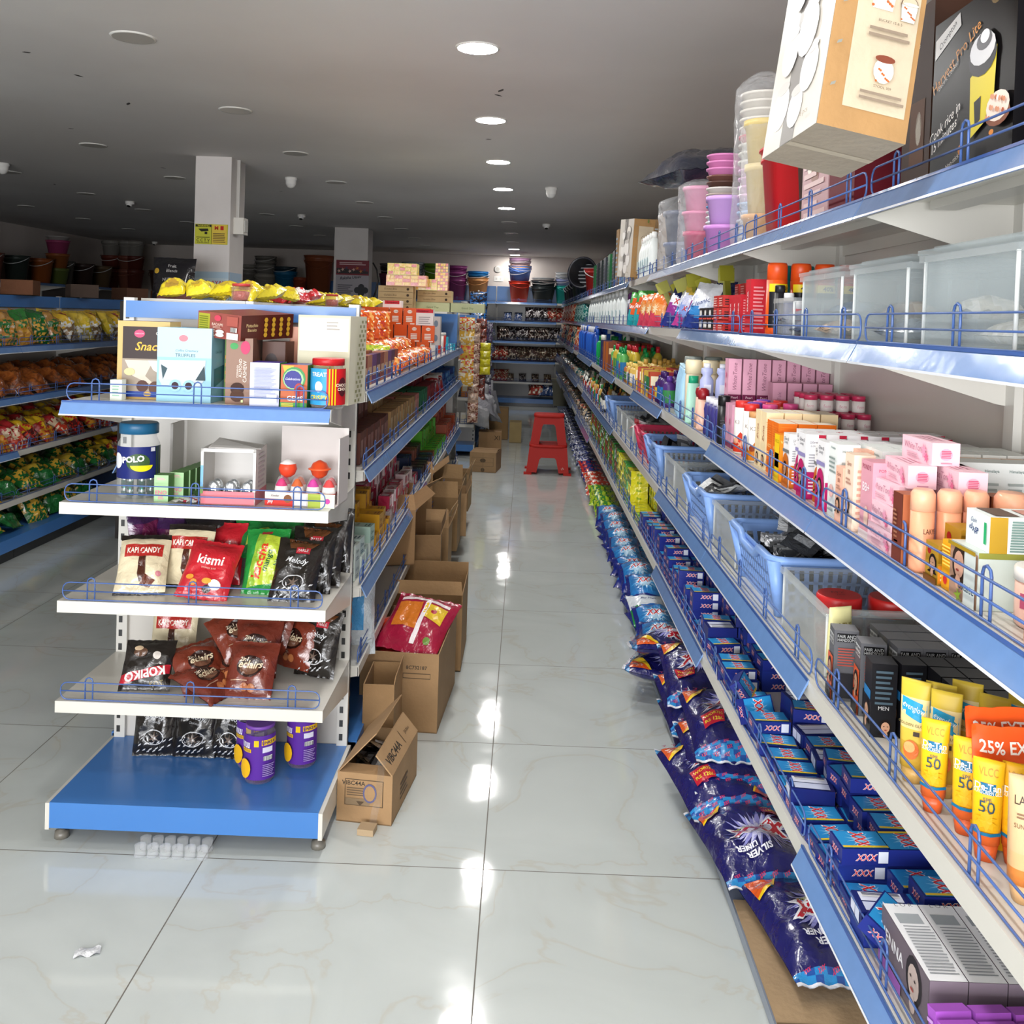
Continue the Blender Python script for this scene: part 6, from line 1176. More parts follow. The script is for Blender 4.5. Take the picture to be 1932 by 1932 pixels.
for i in range(3): EGG.put((-.905 + .05 * i, 2.765, T + .008), uq(f'silver foil egg tub, {("leftmost", "middle", "right hand")[i]} of three in the display carton'), 'silver egg tubs')
for i in range(3): EGG.put((-.905 + .05 * i, 2.80, T + .008), uq(f'silver foil egg tub in the row behind, {nth(i)} across'), 'silver egg tubs behind')
kb = B(); kb.box(-.105, .105, .066, .07, 0, .22, '#cfc8c4'); kb.box(.101, .105, -.03, .066, 0, .2, '#c6bfbb'); kb.box(-.105, .105, -.07, .07, 0, .003, '#d8d0cc'); kb.box(-.105, .105, -.07, -.067, 0, .04, '#e6dcd8')
q = face(kb, -.105, .105, -.07, .07, 0, .04, '-y'); q.rect(0, 0, .4, .5, '#cf3a34'); q.text('Kinder', .15, .75, .006, '#3a3a3a'); q.disc(.33, .55, .012, '#8a5a3a'); q.rect(.42, .1, .6, .9, '#e6e8f0'); q.text('Joy', .08, .3, .012, '#f0e8e8', off=.02); q.rect(.62, 0, .8, 1, '#a8b84a'); q.rect(.8, 0, 1, 1, '#d8e0c8'); q.disc(.9, .5, .008, '#c94aa0')
Proto('display_carton', 'display box', parts=[('carton_body', kb)]).put((-.64, 2.82, T), uq('white backed display carton of round egg sweets on the right'), None, -.08)
ball = B(); ball.loft([(0, .008, .008, 2, '#d9442a'), (.008, .019, .019, 2, '#d9442a'), (.022, .0245, .0245, 2, '#de4a2c'), (.036, .021, .021, 2, '#e4e0dc'), (.044, .012, .012, 2, '#e4e0dc'), (.048, .003, .003, 2, '#e4e0dc')], 20, 'card_gloss')
ball2 = B(); ball2.loft([(0, .008, .008, 2, '#d4481f'), (.008, .019, .019, 2, '#d4481f'), (.022, .0245, .0245, 2, '#d4481f'), (.023, .030, .026, 2, '#e0592c'), (.026, .030, .026, 2, '#e0592c'), (.027, .0245, .0245, 2, '#d4481f'), (.04, .018, .018, 2, '#d4481f'), (.048, .003, .003, 2, '#d4481f')], 20, 'plastic')
for bb_, x, t, zz in ((ball, -.695, 'orange ball sweet with white printed top standing above the clear blister row', .078), (ball2, -.60, 'plain orange ball sweet with rim standing above the clear blister row', .078)): Proto('ball_sweet', 'sweet', bb_).put((x, 2.80, T + zz), uq(t), None, 0, 1.12)
for r_ in range(2):
    for i in range(4):
        sb = B(); c = ('#d0447a', '#cf6a3c', '#d04aa0', '#cf4a4a')[i]
        sb.loft([(0, .016, .014, 2, '#cf3a30'), (.012, .021, .018, 2, '#cf3a30'), (.014, .021, .018, 2, '#ebe6e2'), (.032, .018, .016, 2, c), (.05, .008, .007, 2, c), (.054, .002, .002, 2, c)], 16, 'card_gloss')
        Proto('egg_sweet', 'sweet', sb).put((-.71 + .047 * i, 2.79 + .035 * r_, T + .022), uq(f'small red and white egg sweet in the clear blister, {"front" if r_ == 0 else "rear"} row {nth(i)}'), 'small egg sweets')
bl = B()
for i in range(4): bl.loft([(0, .023, .03, 2.5, '#f2f2f4'), (.05, .022, .028, 2.5, '#f2f2f4'), (.075, .012, .02, 2, '#f2f2f4')], 16, 'clear', cx=-.0705 + .047 * i)
Proto('clear_blister', 'blister tray', bl).put((-.64, 2.808, T + .004), uq('clear plastic blister dome tray over the egg sweets'))
Proto('divider_panel', 'board', carton(.008, .1, .2, '#c9c6c2')).put((-1.12, 3.05, T), uq('pale board standing against the back behind the mint jar'))
# --- third level z .7135 : candy bags leaning back
def cbag(col, art, w=.135, h=.19, t=.035, seed=0, alt=None, mt='film', lump=.45, back=None):
    def paint(u, v):
        for f, c in col:
            if v >= f: return c
        return col[-1][1]
    return Proto('candy_bag', 'candy bag', pillow(w, h, t, paint if alt is None else alt, seed, 16, 22, crimp=.05, mt=mt, lump=lump, art=art))
def a_kapi(p): p.rect(.12, .60, .88, .80, '#a8241e'); p.text('KAPI CANDY', .5, .70, .0175, '#efe6d8', off=.02, maxw=.66); p.poly([(.42, .6), (.56, .6), (.60, .25), (.5, .18), (.44, .3)], '#4a2416'); p.poly([(.6, .3), (.8, .2), (.7, .1), (.5, .14)], '#6a3420'); p.disc(.85, .3, .008, '#c8808a')
KAPI = cbag([(.93, '#1a1412'), (.06, '#dccfae'), (0, '#1a1412')], a_kapi, seed=151, w=.15)
def a_kis(p): p.text('kismi', .5, .62, .03, '#f4e8e4', off=.02, maxw=.75); p.disc(.72, .62, .05, '#8f1420', .05) if 0 else None; p.text('TOFFEE BAR', .5, .48, .006, '#f0c8b8'); p.disc(.2, .3, .012, '#e0902c', .008); p.disc(.3, .22, .01, '#e0902c'); p.disc(.72, .22, .018, '#f2eeec', .015); p.disc(.55, .26, .015, '#e8a83a', .009); p.disc(.58, .14, .013, '#2a1a1a', .011)
KIS = cbag([(0, '#c01f2c')], a_kis, seed=152, w=.155)
def a_aam(p): p.poly([(.12, .1), (.8, .18), (.88, .86), (.3, .92)], '#b8cc3a'); p.poly([(.12, .1), (.3, .12), (.5, .9), (.3, .92)], '#8fb83a'); p.text('kaccha', .40, .5, .030, '#d23a1e', rot=1.35, off=.03); p.text('mango', .62, .5, .018, '#1f5a2a', rot=1.35, off=.02); p.text('bite', .8, .5, .014, '#1f5a2a', rot=1.35, off=.02); p.rect(.36, .9, .6, .95, '#c8283a')
AAM = cbag([(0, '#1f8a3a')], a_aam, seed=153, w=.135, h=.20)
def a_mel(p):
    p.poly([(.2, .99), (.9, .94), (.7, .8), (.3, .82)], '#5c3418'); p.rect(.44, .74, .74, .84, '#b02432'); p.text('PARLE', .59, .79, .009, '#e6d0d0', off=.02); p.text('Melody', .5, .62, .022, '#d0d2d4', shear=.35, off=.01, rot=-.12); p.text('Chocolaty', .5, .53, .009, '#b9babc', shear=.3, rot=-.12)
    p.disc(.5, .3, .034, '#c9cacc', .024); p.disc(.5, .3, .031, '#1a1614', .021); p.star(.5, .3, .02, .006, 6, '#6a5a50')
    for k in range(16): x, y = .1 + .8 * ((k * 37) % 17) / 17, .06 + .22 * ((k * 53) % 13) / 13; p.poly([(x, y), (x + .07, y + .02), (x + .09, y + .05), (x + .03, y + .03)], '#c8cacc')
MEL = cbag([(0, '#1d1916')], a_mel, seed=154, w=.14, h=.20, lump=.6, mt='film')
MEL2 = cbag([(0, '#1a1715')], a_mel, seed=155, w=.14, h=.20, lump=.7, mt='film')
VIO = cbag([(.8, '#3a1c4a'), (.3, '#5c1f52'), (0, '#2a1536')], lambda p: (p.text('FRUIT', .5, .3, .02, '#d9a83a', off=.03, shear=.2), p.poly([(.2, .5), (.8, .6), (.7, .85), (.3, .8)], '#6a2048')), seed=156)
BLK2 = cbag([(0, '#16141a')], lambda p: (p.rect(.35, .6, .65, .72, '#9c2434'), p.lines(.3, .2, .7, .4, 2, '#5a585e')), seed=157)
GRN2 = cbag([(0, '#1f7a38')], lambda p: (p.poly([(.1, .2), (.9, .3), (.7, .5), (.2, .4)], '#b8c840'),), seed=158)
def lean(p, x, y, z, label, ang=1.05, rz=0, ry=0, sc=None, g='candy bags on the end shelves'): return p.put((x, y, z), uq(label), g, Euler((ang, ry, rz)), sc)
T = EZ[2]
lean(KAPI, -1.135, 2.84, T + .07, 'cream candy bag with red banner at the left, tilted over the wire guard', .95, .18)
lean(KAPI, -1.015, 2.90, T + .09, 'cream candy bag with red banner standing behind the tilted one', 1.25, -.05)
lean(KIS, -.935, 2.95, T + .09, 'red candy bag at the back, upper lettering visible', 1.2, -.05)
lean(KIS, -.925, 2.82, T + .065, 'red candy bag in front sliding towards the wire guard', .85, .02, .12)
lean(AAM, -.77, 2.88, T + .085, 'bright green candy bag with sideways red lettering', 1.15, -.05, -.05)
lean(MEL, -.665, 2.83, T + .07, 'black and silver candy bag in front at the right of third shelf', 1.0, 0, .05)
lean(MEL2, -.635, 2.91, T + .09, 'black candy bag in the middle row at the right of third shelf', 1.2, -.1)
lean(MEL, -.615, 2.97, T + .10, 'black candy bag at the back right of third shelf', 1.3, -.2)
lean(MEL2, -.60, 3.02, T + .13, 'black crumpled candy bag against the back panel at right', 1.35, -.1)
lean(VIO, -1.185, 2.98, T + .11, 'dark violet shiny bag standing at the far left edge', 1.4, .9)
lean(VIO, -1.09, 2.98, T + .09, 'violet fruit candy bag behind the cream bags', 1.3, .0)
lean(BLK2, -.965, 3.02, T + .14, 'black candy bag high at the back centre', 1.3, .05)
lean(BLK2, -1.0, 2.97, T + .115, 'black candy bag with silver print behind the banner bags', 1.3, -.08)
lean(GRN2, -.835, 3.00, T + .145, 'dark green candy bag lying on top at the back', .75, .5)
lean(GRN2, -.76, 3.02, T + .12, 'dark green candy bag behind the bright green one', 1.1, -.2)
# --- second level z .4205
T = EZ[1]
def a_kop(p): p.poly([(.02, .1), (.98, .32), (.98, .5), (.02, .28)], '#b01c2c'); p.text('KOPIKO', .5, .30, .026, '#f0ece8', off=.03, rot=.2 + PI, maxw=.8); p.text('KOT', .75, .12, .014, '#9a8a60', rot=.2); p.disc(.35, .72, .022, '#5c4030', .014); p.disc(.3, .8, .014, '#c9b090', .008); p.disc(.7, .65, .012, '#cfc8c0')
KOP = cbag([(0, '#1f1a17')], a_kop, seed=161, w=.15, h=.15)
def a_ecl(p): p.disc(.5, .55, .042, '#2c1410', .032); p.disc(.5, .5, .03, '#6f4a38', .016); p.text('2in1', .36, .66, .013, '#e0d0b8', shear=.3, off=.02); p.text('eclairs', .52, .58, .022, '#d9c8a8', shear=.3, off=.02, maxw=.62); p.lines(.15, .3, .5, .34, 1, '#b08a70'); p.disc(.45, .2, .012, '#a8643c'); p.disc(.6, .19, .012, '#b06c40')
ECL = cbag([(0, '#6e2c1e')], a_ecl, seed=162, w=.15, h=.17); ECL2 = cbag([(0, '#74301f')], a_ecl, seed=163, w=.16, h=.16)
lean(KAPI, -1.095, 3.01, T + .10, 'cream candy bag with red banner standing at the back of the second shelf', 1.35, .0, 0, (1, 1, 1))
lean(KOP, -1.105, 2.82, T + .065, 'black coffee candy bag with a slanted red band', .95, .1)
lean(ECL2, -.965, 2.86, T + .05, 'brown eclair bag at left centre, lettering turned upward', .7, .75, -.1)
lean(ECL, -.925, 2.80, T + .02, 'brown eclair bag lying low near the wire guard', .35, 1.2)
lean(ECL2, -.86, 2.88, T + .035, 'brown eclair bag flat in the middle of the pile', .4, -.4)
lean(ECL, -.79, 2.82, T + .06, 'brown eclair bag upright in front with gold lettering', 1.0, -.05)
lean(ECL, -.80, 2.90, T + .10, 'brown eclair bag behind the front one, lettering higher', 1.05, -.02)
lean(ECL2, -.87, 2.94, T + .13, 'brown eclair bag resting steeply on the heap', .8, .7, -.3)
lean(ECL, -.76, 2.99, T + .15, 'brown eclair bag at the top of the heap', 1.1, -.5)
lean(ECL2, -.69, 2.98, T + .10, 'brown eclair bag at the right back of the heap', 1.2, -.5)
lean(MEL, -.615, 2.96, T + .105, 'black and silver candy bag alone at the right of the second shelf', 1.25, -.3)
# --- base z .1325
T = EZ[0]
for i, x in enumerate((-1.15, -1.02, -.90)): lean((MEL, MEL2, MEL)[i], x, 3.02, T + .095, f'black candy bag standing on the blue base, {("left", "middle", "right")[i]} one', 1.35, (.1, 0, -.1)[i])
def a_nu(b):
    p = cyl(b, .0475, .015, .135, -PI + .1, PI - .2, 'card_gloss'); p.rect(0, 0, 1, 1, '#5a2f94'); p.rect(.6, .78, 1, .9, '#e6b820'); p.text('LINKS 4', .76, .84, .009, '#3a2060', off=.02, maxw=.3); p.rect(.44, .76, .54, .9, '#e6c020'); p.text('nunuu', .2, .78, .018, '#f0e8f8', shear=.2, off=.02, maxw=.3); p.rect(.12, .62, .38, .7, '#e6b820'); p.text('CHOCO STICKS', .25, .66, .006, '#3a2060', maxw=.22); p.rect(.62, .62, .84, .74, '#d9d6e6'); p.bars(.64, .44, .84, .54); p.lines(.62, .1, .86, .4, 7, '#a08ac0'); p.disc(.28, .28, .017, '#e6b020', .03)
NJ = jar(.047, .17, '#b9a8c8', '#7a4aa8', '#3a1c40', a_nu, lh=.006, name='sweet_jar')
for x, y, t in ((-.775, 2.87, 'purple sweet jar with yellow print nearest the front of the base'), (-.825, 2.96, 'purple sweet jar half hidden behind the front one'), (-.67, 2.98, 'purple sweet jar standing to the right at the back')): NJ.put((x, y, T), uq(t), None, R.uniform(-.1, .1))
fb = B()
for i in range(12): fb.loft([(0, .018, .018, 2, '#f0f2f4'), (.012, .014, .014, 2, '#f0f2f4'), (.03, .016, .016, 2, '#f0f2f4'), (.034, .006, .006, 2, '#f0f2f4')], 12, 'clear', cx=-.09 + .036 * (i % 6), cy=.04 * (i // 6))
Proto('clear_tray', 'blister tray', fb).put((-.965, 2.66, .001), uq('clear empty plastic blister tray on the floor under the end bay'))
# ================================================================ red step stool
def stool():
    red = '#b5241c'
    def frustum(b, z0, z1, w0, d0, w1, d1, t=.012, arches=True, ax=.3, top=True):
        """hollow tapered body with an arched opening in each side"""
        def side(P, n0, n1, a0, a1, h):
            # P(u, v): outer surface; arched cut between u in [ax, 1-ax] for v< h ; built as strips
            pass
        for k, (wa, da, wb_, db2) in enumerate(((w0, d0, w1, d1),)):
            cs0 = [(-wa, -da), (wa, -da), (wa, da), (-wa, da)]; cs1 = [(-wb_, -db2), (wb_, -db2), (wb_, db2), (-wb_, db2)]
            for i in range(4):
                j = (i + 1) % 4; A, Bp, C, D = Vector((*cs0[i], z0)), Vector((*cs0[j], z0)), Vector((*cs1[i], z1)), Vector((*cs1[j], z1))
                n = (Bp - A).cross(C - A).normalized() * -t; P = lambda u, v: (A * (1 - u) + Bp * u) * (1 - v) + (C * (1 - u) + D * u) * v
                def slab(pts):
                    a = [P(u, v) for u, v in pts]; c = [x + n for x in a]; m = len(a)
                    b.add(a + c, [tuple(range(m)), tuple(reversed(range(m, 2 * m)))] + [(q, q + m, (q + 1) % m + m, (q + 1) % m) for q in range(m)], red, 'matte_plastic')
                al, ar = ax, 1 - ax; hv = arches
                slab([(0, 0), (al - .03, 0), (al + .02, hv - .08), (al + .02, 1), (0, 1)]); slab([(ar + .03, 0), (1, 0), (1, 1), (ar - .02, 1), (ar - .02, hv - .08)])
                slab([(al + .02, hv - .08), (al + .06, hv), (ar - .06, hv), (ar - .02, hv - .08), (ar - .02, 1), (al + .02, 1)])
    b = B(); frustum(b, 0.02, .27, .215, .20, .19, .165, arches=.58, ax=.27)
    b.loft([(.262, .190, .170, 7, red), (.268, .195, .175, 7, red), (.285, .195, .175, 7, red), (.290, .188, .168, 7, red)], 40, 'matte_plastic')
    f = B()
    for sx in (-1, 1):
        for sy in (-1, 1): f.box(sx * .2 - .04, sx * .2 + .04, sy * .185 - .035, sy * .185 + .035, 0, .02, red, 'matte_plastic')
    u = B(); frustum(u, .29, .56, .185, .125, .148, .10, arches=.74, ax=.27, t=.01)
    u.loft([(.555, .150, .103, 6, red), (.562, .158, .11, 6, red), (.58, .158, .11, 6, red), (.590, .149, .101, 6, red)], 40, 'matte_plastic')
    st = B(); q = Pan(st, flat((.135, -.203, .05), (1, 0, 0), (0, .1, 1), (0, -1, 0)), .03, .03); q.text('15', .5, .5, .02, '#e8d8d0', rot=.6)
    return Proto('step_stool', 'stool', parts=[('lower_step', b, [('foot', f)]), ('upper_step', u), ('price_mark', st)])
s0 = at(1040, 895, Z=0)
stool().put((.27, 9.72, 0), uq('red two step plastic stool standing in the main aisle'), None, -.03, sc=(1.0, 1, 1.02))
# ================================================================ cartons on the floor
def obx(w, d, h, col='#a5835c', t=.004, flaps=(), art=None, fl=.12, hh=None):
    """open cardboard box; flaps: list of (side, angle from vertical outward in radians, length)"""
    b = B(); hh = hh or (h, h, h, h)
    for k, (x0, x1, y0, y1) in enumerate(((-w / 2, w / 2, -d / 2, -d / 2 + t), (w / 2 - t, w / 2, -d / 2 + t, d / 2 - t), (-w / 2, w / 2, d / 2 - t, d / 2), (-w / 2, -w / 2 + t, -d / 2 + t, d / 2 - t))): b.box(x0, x1, y0, y1, 0, hh[k], col, 'cardboard')
    b.box(-w / 2, w / 2, -d / 2, d / 2, 0, t, col, 'cardboard')
    if art: art(b, lambda s: face(b, -w / 2, w / 2, -d / 2, d / 2, 0, h, s, 'cardboard'))
    ps = [('carton_body', b)]
    for sd, an, ln in flaps:
        f = B(); o, ux, n = {'-y': ((-w / 2, -d / 2, h), (1, 0, 0), (0, -1, 0)), '+y': ((w / 2, d / 2, h), (-1, 0, 0), (0, 1, 0)), '+x': ((w / 2, -d / 2, h), (0, 1, 0), (1, 0, 0)), '-x': ((-w / 2, d / 2, h), (0, -1, 0), (-1, 0, 0))}[sd]
        o, ux, n = Vector(o), Vector(ux), Vector(n); L = w if 'y' in sd else d; up = n * math.sin(an) + Vector((0, 0, math.cos(an))); m = up.cross(ux) * t * .8
        a = [o, o + ux * L, o + ux * L * .97 + up * ln, o + ux * L * .03 + up * ln]; f.add(a + [x + m for x in a], [(0, 1, 2, 3), (7, 6, 5, 4), (0, 4, 5, 1), (1, 5, 6, 2), (2, 6, 7, 3), (3, 7, 4, 0)], col, 'cardboard'); ps.append(('flap', f))
    return ps
def a_vibc(b, F):
    p = F('-y'); p.rect(.14, .35, .84, .88, '#54422e'); p.rect(.155, .365, .825, .865, '#a5835c'); p.text('VIBC44A', .3, .8, .014, '#2c2620', off=.01); p.lines(.18, .55, .6, .74, 4, '#6a5640'); p.rect(.16, .37, .6, .5, '#8a7458'); p.disc(.6, .62, .022, '#5a5a80', .03); p.disc(.6, .62, .017, '#a5835c', .024); p.poly([(.36, .45), (.5, .45), (.43, .36)], '#54422e')
    q = F('+x'); q.lines(.3, .2, .6, .6, 4, '#5c4a38')
VB = obx(.175, .33, .155, flaps=[('-x', -.75, .17), ('-y', -1.45, .05)], art=a_vibc)
tp = B(); tp.add([(.0875, -.165, .156), (.0875, .165, .156), (.035, .165, .215), (.035, -.165, .215)] + [(.0835, -.165, .154), (.0835, .165, .154), (.031, .165, .213), (.031, -.165, .213)], [(0, 1, 2, 3), (7, 6, 5, 4), (0, 4, 5, 1), (1, 5, 6, 2), (2, 6, 7, 3), (3, 7, 4, 0)], '#ad8b63', 'cardboard')
dv = Vector((-.0525, 0, .059)); up_ = dv.normalized(); q = Pan(tp, flat((.0875, -.165, .156), (0, 1, 0), up_, up_.cross(Vector((0, 1, 0))) * -1), .33, dv.length, 'cardboard'); q.text('VIBC44A', .3, .45, .028, '#3a3228', off=.02); q.rect(.62, .2, .63, .8, '#54422e'); q.text('24 Nos', .8, .5, .012, '#54422e')
VB.append(('flap', tp)); tape = B(); tape.grid(lambda u, v: Vector((.045 + .022 * u - .02 * v, -.168 - .03 * v * v, .2 * (1 - v) + .012 * math.sin(v * 9) + .0015)), 2, 16, '#9a948a', 'wrap'); tape.box(.0, .05, -.235, -.19, 0.001, .02, '#b09878', 'cardboard'); VB.append(('tape_strip', tape))
Proto('open_carton', 'carton', parts=VB).put((-.43, 3.04, 0), uq('open brown carton with printed label nearest the camera by the end bay'), None, -.12)
for i in range(10): SK[i % 3].put((-.45 + R.uniform(-.04, .04), 3.08 + R.uniform(-.1, .1), .09 + R.uniform(0, .03)), uq(f'black sachet inside the printed open carton, {nth(i)}'), 'sachets in the printed carton', (R.uniform(-.6, .6), R.uniform(-.5, .5), R.uniform(0, 3)))
def a_8c(b, F):
    p = F('-y'); p.text('8C732187', .72, .82, .014, '#3c3226', off=.015); p.rect(.55, .68, .9, .75, '#54422e'); p.rect(.555, .69, .895, .74, '#9c7b55')
Proto('open_carton', 'carton', parts=obx(.30, .50, .30, '#9c7b55', art=a_8c, hh=(.30, .30, .32, .26), flaps=[('+x', .35, .05)])).put((-.42, 3.78, 0), uq('tall open brown carton with printed number and red sweets bag on top'), None, -.06)
Proto('open_carton', 'carton', parts=obx(.16, .22, .27, '#9a7850', flaps=[('+x', .15, .03)])).put((-.505, 3.36, 0), uq('narrow torn carton squeezed beside the shelf upright')) if 0 else Proto('open_carton', 'carton', parts=obx(.11, .22, .27, '#9a7850', flaps=[('+x', .15, .03)])).put((-.475, 3.40, 0), uq('narrow torn carton squeezed beside the shelf upright'))
def a_gin(p): p.rect(.1, .78, .9, .84, '#e6d6d6'); p.poly([(.1, .74), (.5, .74), (.55, .3), (.15, .3)], '#cf7428'); p.poly([(.55, .74), (.9, .74), (.9, .45), (.58, .5)], '#d9b42c'); p.disc(.72, .62, .012, '#a82434'); p.rect(.55, .1, .62, .78, '#e9dede'); p.disc(.8, .15, .014, '#6a8a3a')
RB_ = cbag([(0, '#9c1c3a')], a_gin, w=.26, h=.30, t=.07, seed=171, lump=.3); RB_.put((-.385, 3.70, .335), uq('crimson and orange printed bag lying on the tall open carton'), None, (.45, .1, -.25))
cbag([(0, '#a82a1c')], None, w=.2, h=.22, t=.06, seed=172).put((-.47, 3.72, .29), uq('plain red packet under the crimson printed bag'), None, (.3, -.3, .4))
Proto('open_carton', 'carton', parts=obx(.32, .42, .34, '#9a7850', flaps=[('-y', -.5, .06)], hh=(.28, .34, .38, .3))).put((-.40, 4.36, 0), uq('large open torn carton directly behind the numbered one'))
wf = B(); 
Proto('plastic_pack', 'plastic bag', pillow(.2, .3, .1, lambda u, v: '#4a9ad0' if .3 < v < .65 and .25 < u < .8 else '#c9d0d4', 173, 14, 18, mt='film_rough', lump=.6)).put((-.62, 3.45, .47), uq('blue and clear plastic pack on the low shelf by the upright'), None, (1.2, 0, .2))
for j, (y, h, w, c) in enumerate(((4.85, .34, .22, '#8f6f4a'), (5.2, .30, .24, '#a07f58'), (5.55, .26, .2, '#a8865e'), (5.9, .33, .24, '#96764f'), (6.3, .28, .26, '#a5835c'), (6.7, .31, .22, '#9a7a52'), (7.1, .27, .24, '#a8875f'))):
    Proto('open_carton', 'carton', parts=obx(w, .3, h, c, flaps=[('+x', .3 + .1 * (j % 3), .08)] + ([('-y', -.4, .1)] if j % 2 else []))).put((-.50 - (.30 - w) * .5 + .03, y, .136) if 0 else (-.56 + w / 2 - .06, y, .134), uq(f'brown carton on the base shelf beside the aisle, {nth(j)} past the large torn one'), 'cartons along the base shelf', R.uniform(-.08, .08))
for j, (y, z, a) in enumerate(((4.55, .44, .3), (4.9, .46, -.25), (5.6, .42, .1))): Proto('open_carton', 'carton', parts=obx(.15, .24, .26, '#a07c54', flaps=[('+x', .9, .12), ('-y', -.6, .08)])).put((-.60, y, .388), uq(f'torn carton leaning out above the low shelf, {nth(j)} from near'), 'torn cartons on the low shelf', (0, 0, a))
bb2 = B(); bb2.box(-.11, .11, -.14, .14, 0, .2, '#c9d2d6', 'frosted'); Proto('storage_box', 'storage box', parts=[('box_body', bb2)]).put((-.56, 5.0, .134 + .345), uq('translucent plastic tub among the brown cartons')) if 0 else None
# box pile near the stool
def a_ctn(b, F): p = F('-y'); p.rect(.08, .3, .9, .75, '#5a4834'); p.rect(.09, .31, .89, .74, '#9c7c58'); p.rect(.09, .5, .89, .51, '#5a4834'); p.disc(.5, .6, .03, '#5a4834', .02); p.disc(.5, .12, .02, '#5a4834'); p.rect(.5, 0, .51, 1, '#7a6042')
def cbx(w, d, h, c, pos, label, rot=0, art=None, fl=()): Proto('carton', 'carton', parts=obx(w, d, h, c, art=art, flaps=fl)).put(pos, uq(label), None, rot)
cbx(.27, .36, .20, '#9c7c58', (-.37, 9.72, 0), 'closed brown carton with a printed frame in front of the carton pile', -.12, a_ctn, [('-y', -1.5, .17), ('+y', -1.5, .17)])
cbx(.26, .25, .26, '#94734e', (-.37, 10.9, 0), 'brown carton with dark mark behind the framed carton', .02, lambda b, F: (F('-y').text('XI', .8, .75, .05, '#3a2c1c'), F('-y').rect(.2, .15, .5, .2, '#4a3826')), [('-y', -1.54, .12)])
cbx(.28, .3, .40, '#8f7048', (-.33, 12.3, 0), 'tallest brown carton at the back of the floor pile', 0, None, [('-y', -1.54, .12)])
cbx(.15, .25, .26, '#a08a5c', (-.09, 12.0, 0), 'small tan carton right of the tall carton', 0, None, [('-y', -1.54, .1)])
for i in range(7): Proto('grey_bag', 'plastic bag', pillow(.3, .36, .13, lambda u, v: ('#b9b8bc', '#8f8e94', '#c9c8cc')[i % 3], 181 + i, 12, 14, mt='film_rough', lump=.9)).put((-.50 + R.uniform(-.04, .05), 10.6 + .22 * i, .42 + .10 * (i % 3)), uq(f'crumpled grey plastic bag piled above the floor cartons, {nth(i)} from near'), 'crumpled grey bags', (R.uniform(.4, 1.2), R.uniform(-.4, .4), R.uniform(0, 3)))
# ================================================================ near gondola, main aisle side (shelf fronts at X -.54)
GF = -.56
def gfill(protos, y0, y1, z, dy, ncol, dx, tiers, desc, group, jit=.08, hgt=.04, x0=None, rot=PI / 2, skip=0):
    n = 0; y = y0; j = 0
    while y < y1:
        for i in range(ncol):
            tt = tiers[i] if isinstance(tiers, (list, tuple)) else tiers
            tt = max(1, tt + R.choice((-1, 0, 0)))
            for k in range(tt):
                if R.random() < skip: continue
                protos[R.randrange(len(protos))].put(((x0 or GF - .04) - dx * i + R.uniform(-.004, .004), y, z + hgt * k), uq(f'{desc}, {nth(j)} stack from near, {nth(i)} from aisle, {nth(k)} tier'), group, R.uniform(-jit, jit) + rot)
        y += dy; j += 1
def tea(c, ac='#f2e6d8', txt='CHAI', w=.075, d=.07, h=.10):
    def f(b, F):
        for s in ('-y', '+x', '-x'):
            p = F(s, 'card_gloss'); p.disc(.5, .78, .014, ac, .010); p.text(txt, .5, .78, .007, '#5a1c10')
            for q in range(4): p.rect(.22, .18 + .09 * q, .72, .24 + .09 * q, ac)
            p.rect(.55, .04, .9, .1, ac)
        F('-y', 'card_gloss').text('1', .1, .9, .004, ac)
    return Proto('tea_box', 'tea box', carton(w, d, h, c, f, 'card_gloss'))
TEAO = [tea('#dc5a1c')]
G4, G3, G2, G1, G0 = 1.3105, 1.0455, .6555, .3855, .1305
def label_box(c, lc, w=.075, d=.07, h=.10): return Proto('tea_box', 'tea box', carton(w, d, h, c, lambda b, F: (F('-y').rect(.05, .0, .95, .35, lc), F('-y').bars(.5, .04, .9, .25)), 'card_gloss'))
TOB = label_box('#d9551a', '#efe4de')
# wall of orange boxes facing the camera at Y 5.9
for k in range(3):
    for i in range(5):
        (TOB if (i + k) % 4 == 3 or (i == 0 and k) else TEAO[0]).put((-.935 + .082 * i + (.03 if k == 1 else 0), 5.62, G4 + .1003 * k), uq(f'orange tea box in the wall of boxes, {nth(k)} tier, {nth(i)} from the left'), 'orange tea boxes', 0)
Proto('tea_box', 'tea box', carton(.10, .08, .095, '#e6e0de', lambda b, F: (F('-y').rect(0, .78, 1, 1, '#c02838'), F('-y').text('Heartbeats', .4, .89, .010, '#f2e8e6'), F('-y').lines(.15, .1, .85, .6, 4, '#a8a4a6')))).put((-.60, 5.62, G4 + .2009), uq('white box with a red heading on top of the orange wall at right'))
for k in range(3): Proto('tea_box', 'tea box', carton(.05, .08, .085, '#b9b4b0', lambda b, F: (F('-y').disc(.5, .5, .012, '#6a7a8a', .02),))).put((-.533, 5.64, G4 + .0855 * k), uq(f'grey patterned box at the aisle side of the orange wall, {nth(k)} tier'), 'grey patterned boxes') if k else None
WHB = Proto('tea_box', 'tea box', carton(.11, .09, .05, '#ece8e6', lambda b, F: (F('-y').rect(.1, .6, .9, 1, '#c42c3a'), F('-y').text('Heartbeats', .5, .8, .010, '#fff')))); WHB.put((-.80, 5.66, 1.602), uq('white box with red heading standing above the gondola top'))
def noodle(c, d, seed, w=.12, h=.12, t=.045): return Proto('snack_pack', 'snack pack', pillow(w, h, t, mot(c, d, c, seed=seed, f=6), seed, 12, 12, mt='film', lump=.3, art=lambda p: p.star(.5, .5, .02, .008, 7, '#f0e4c8')))
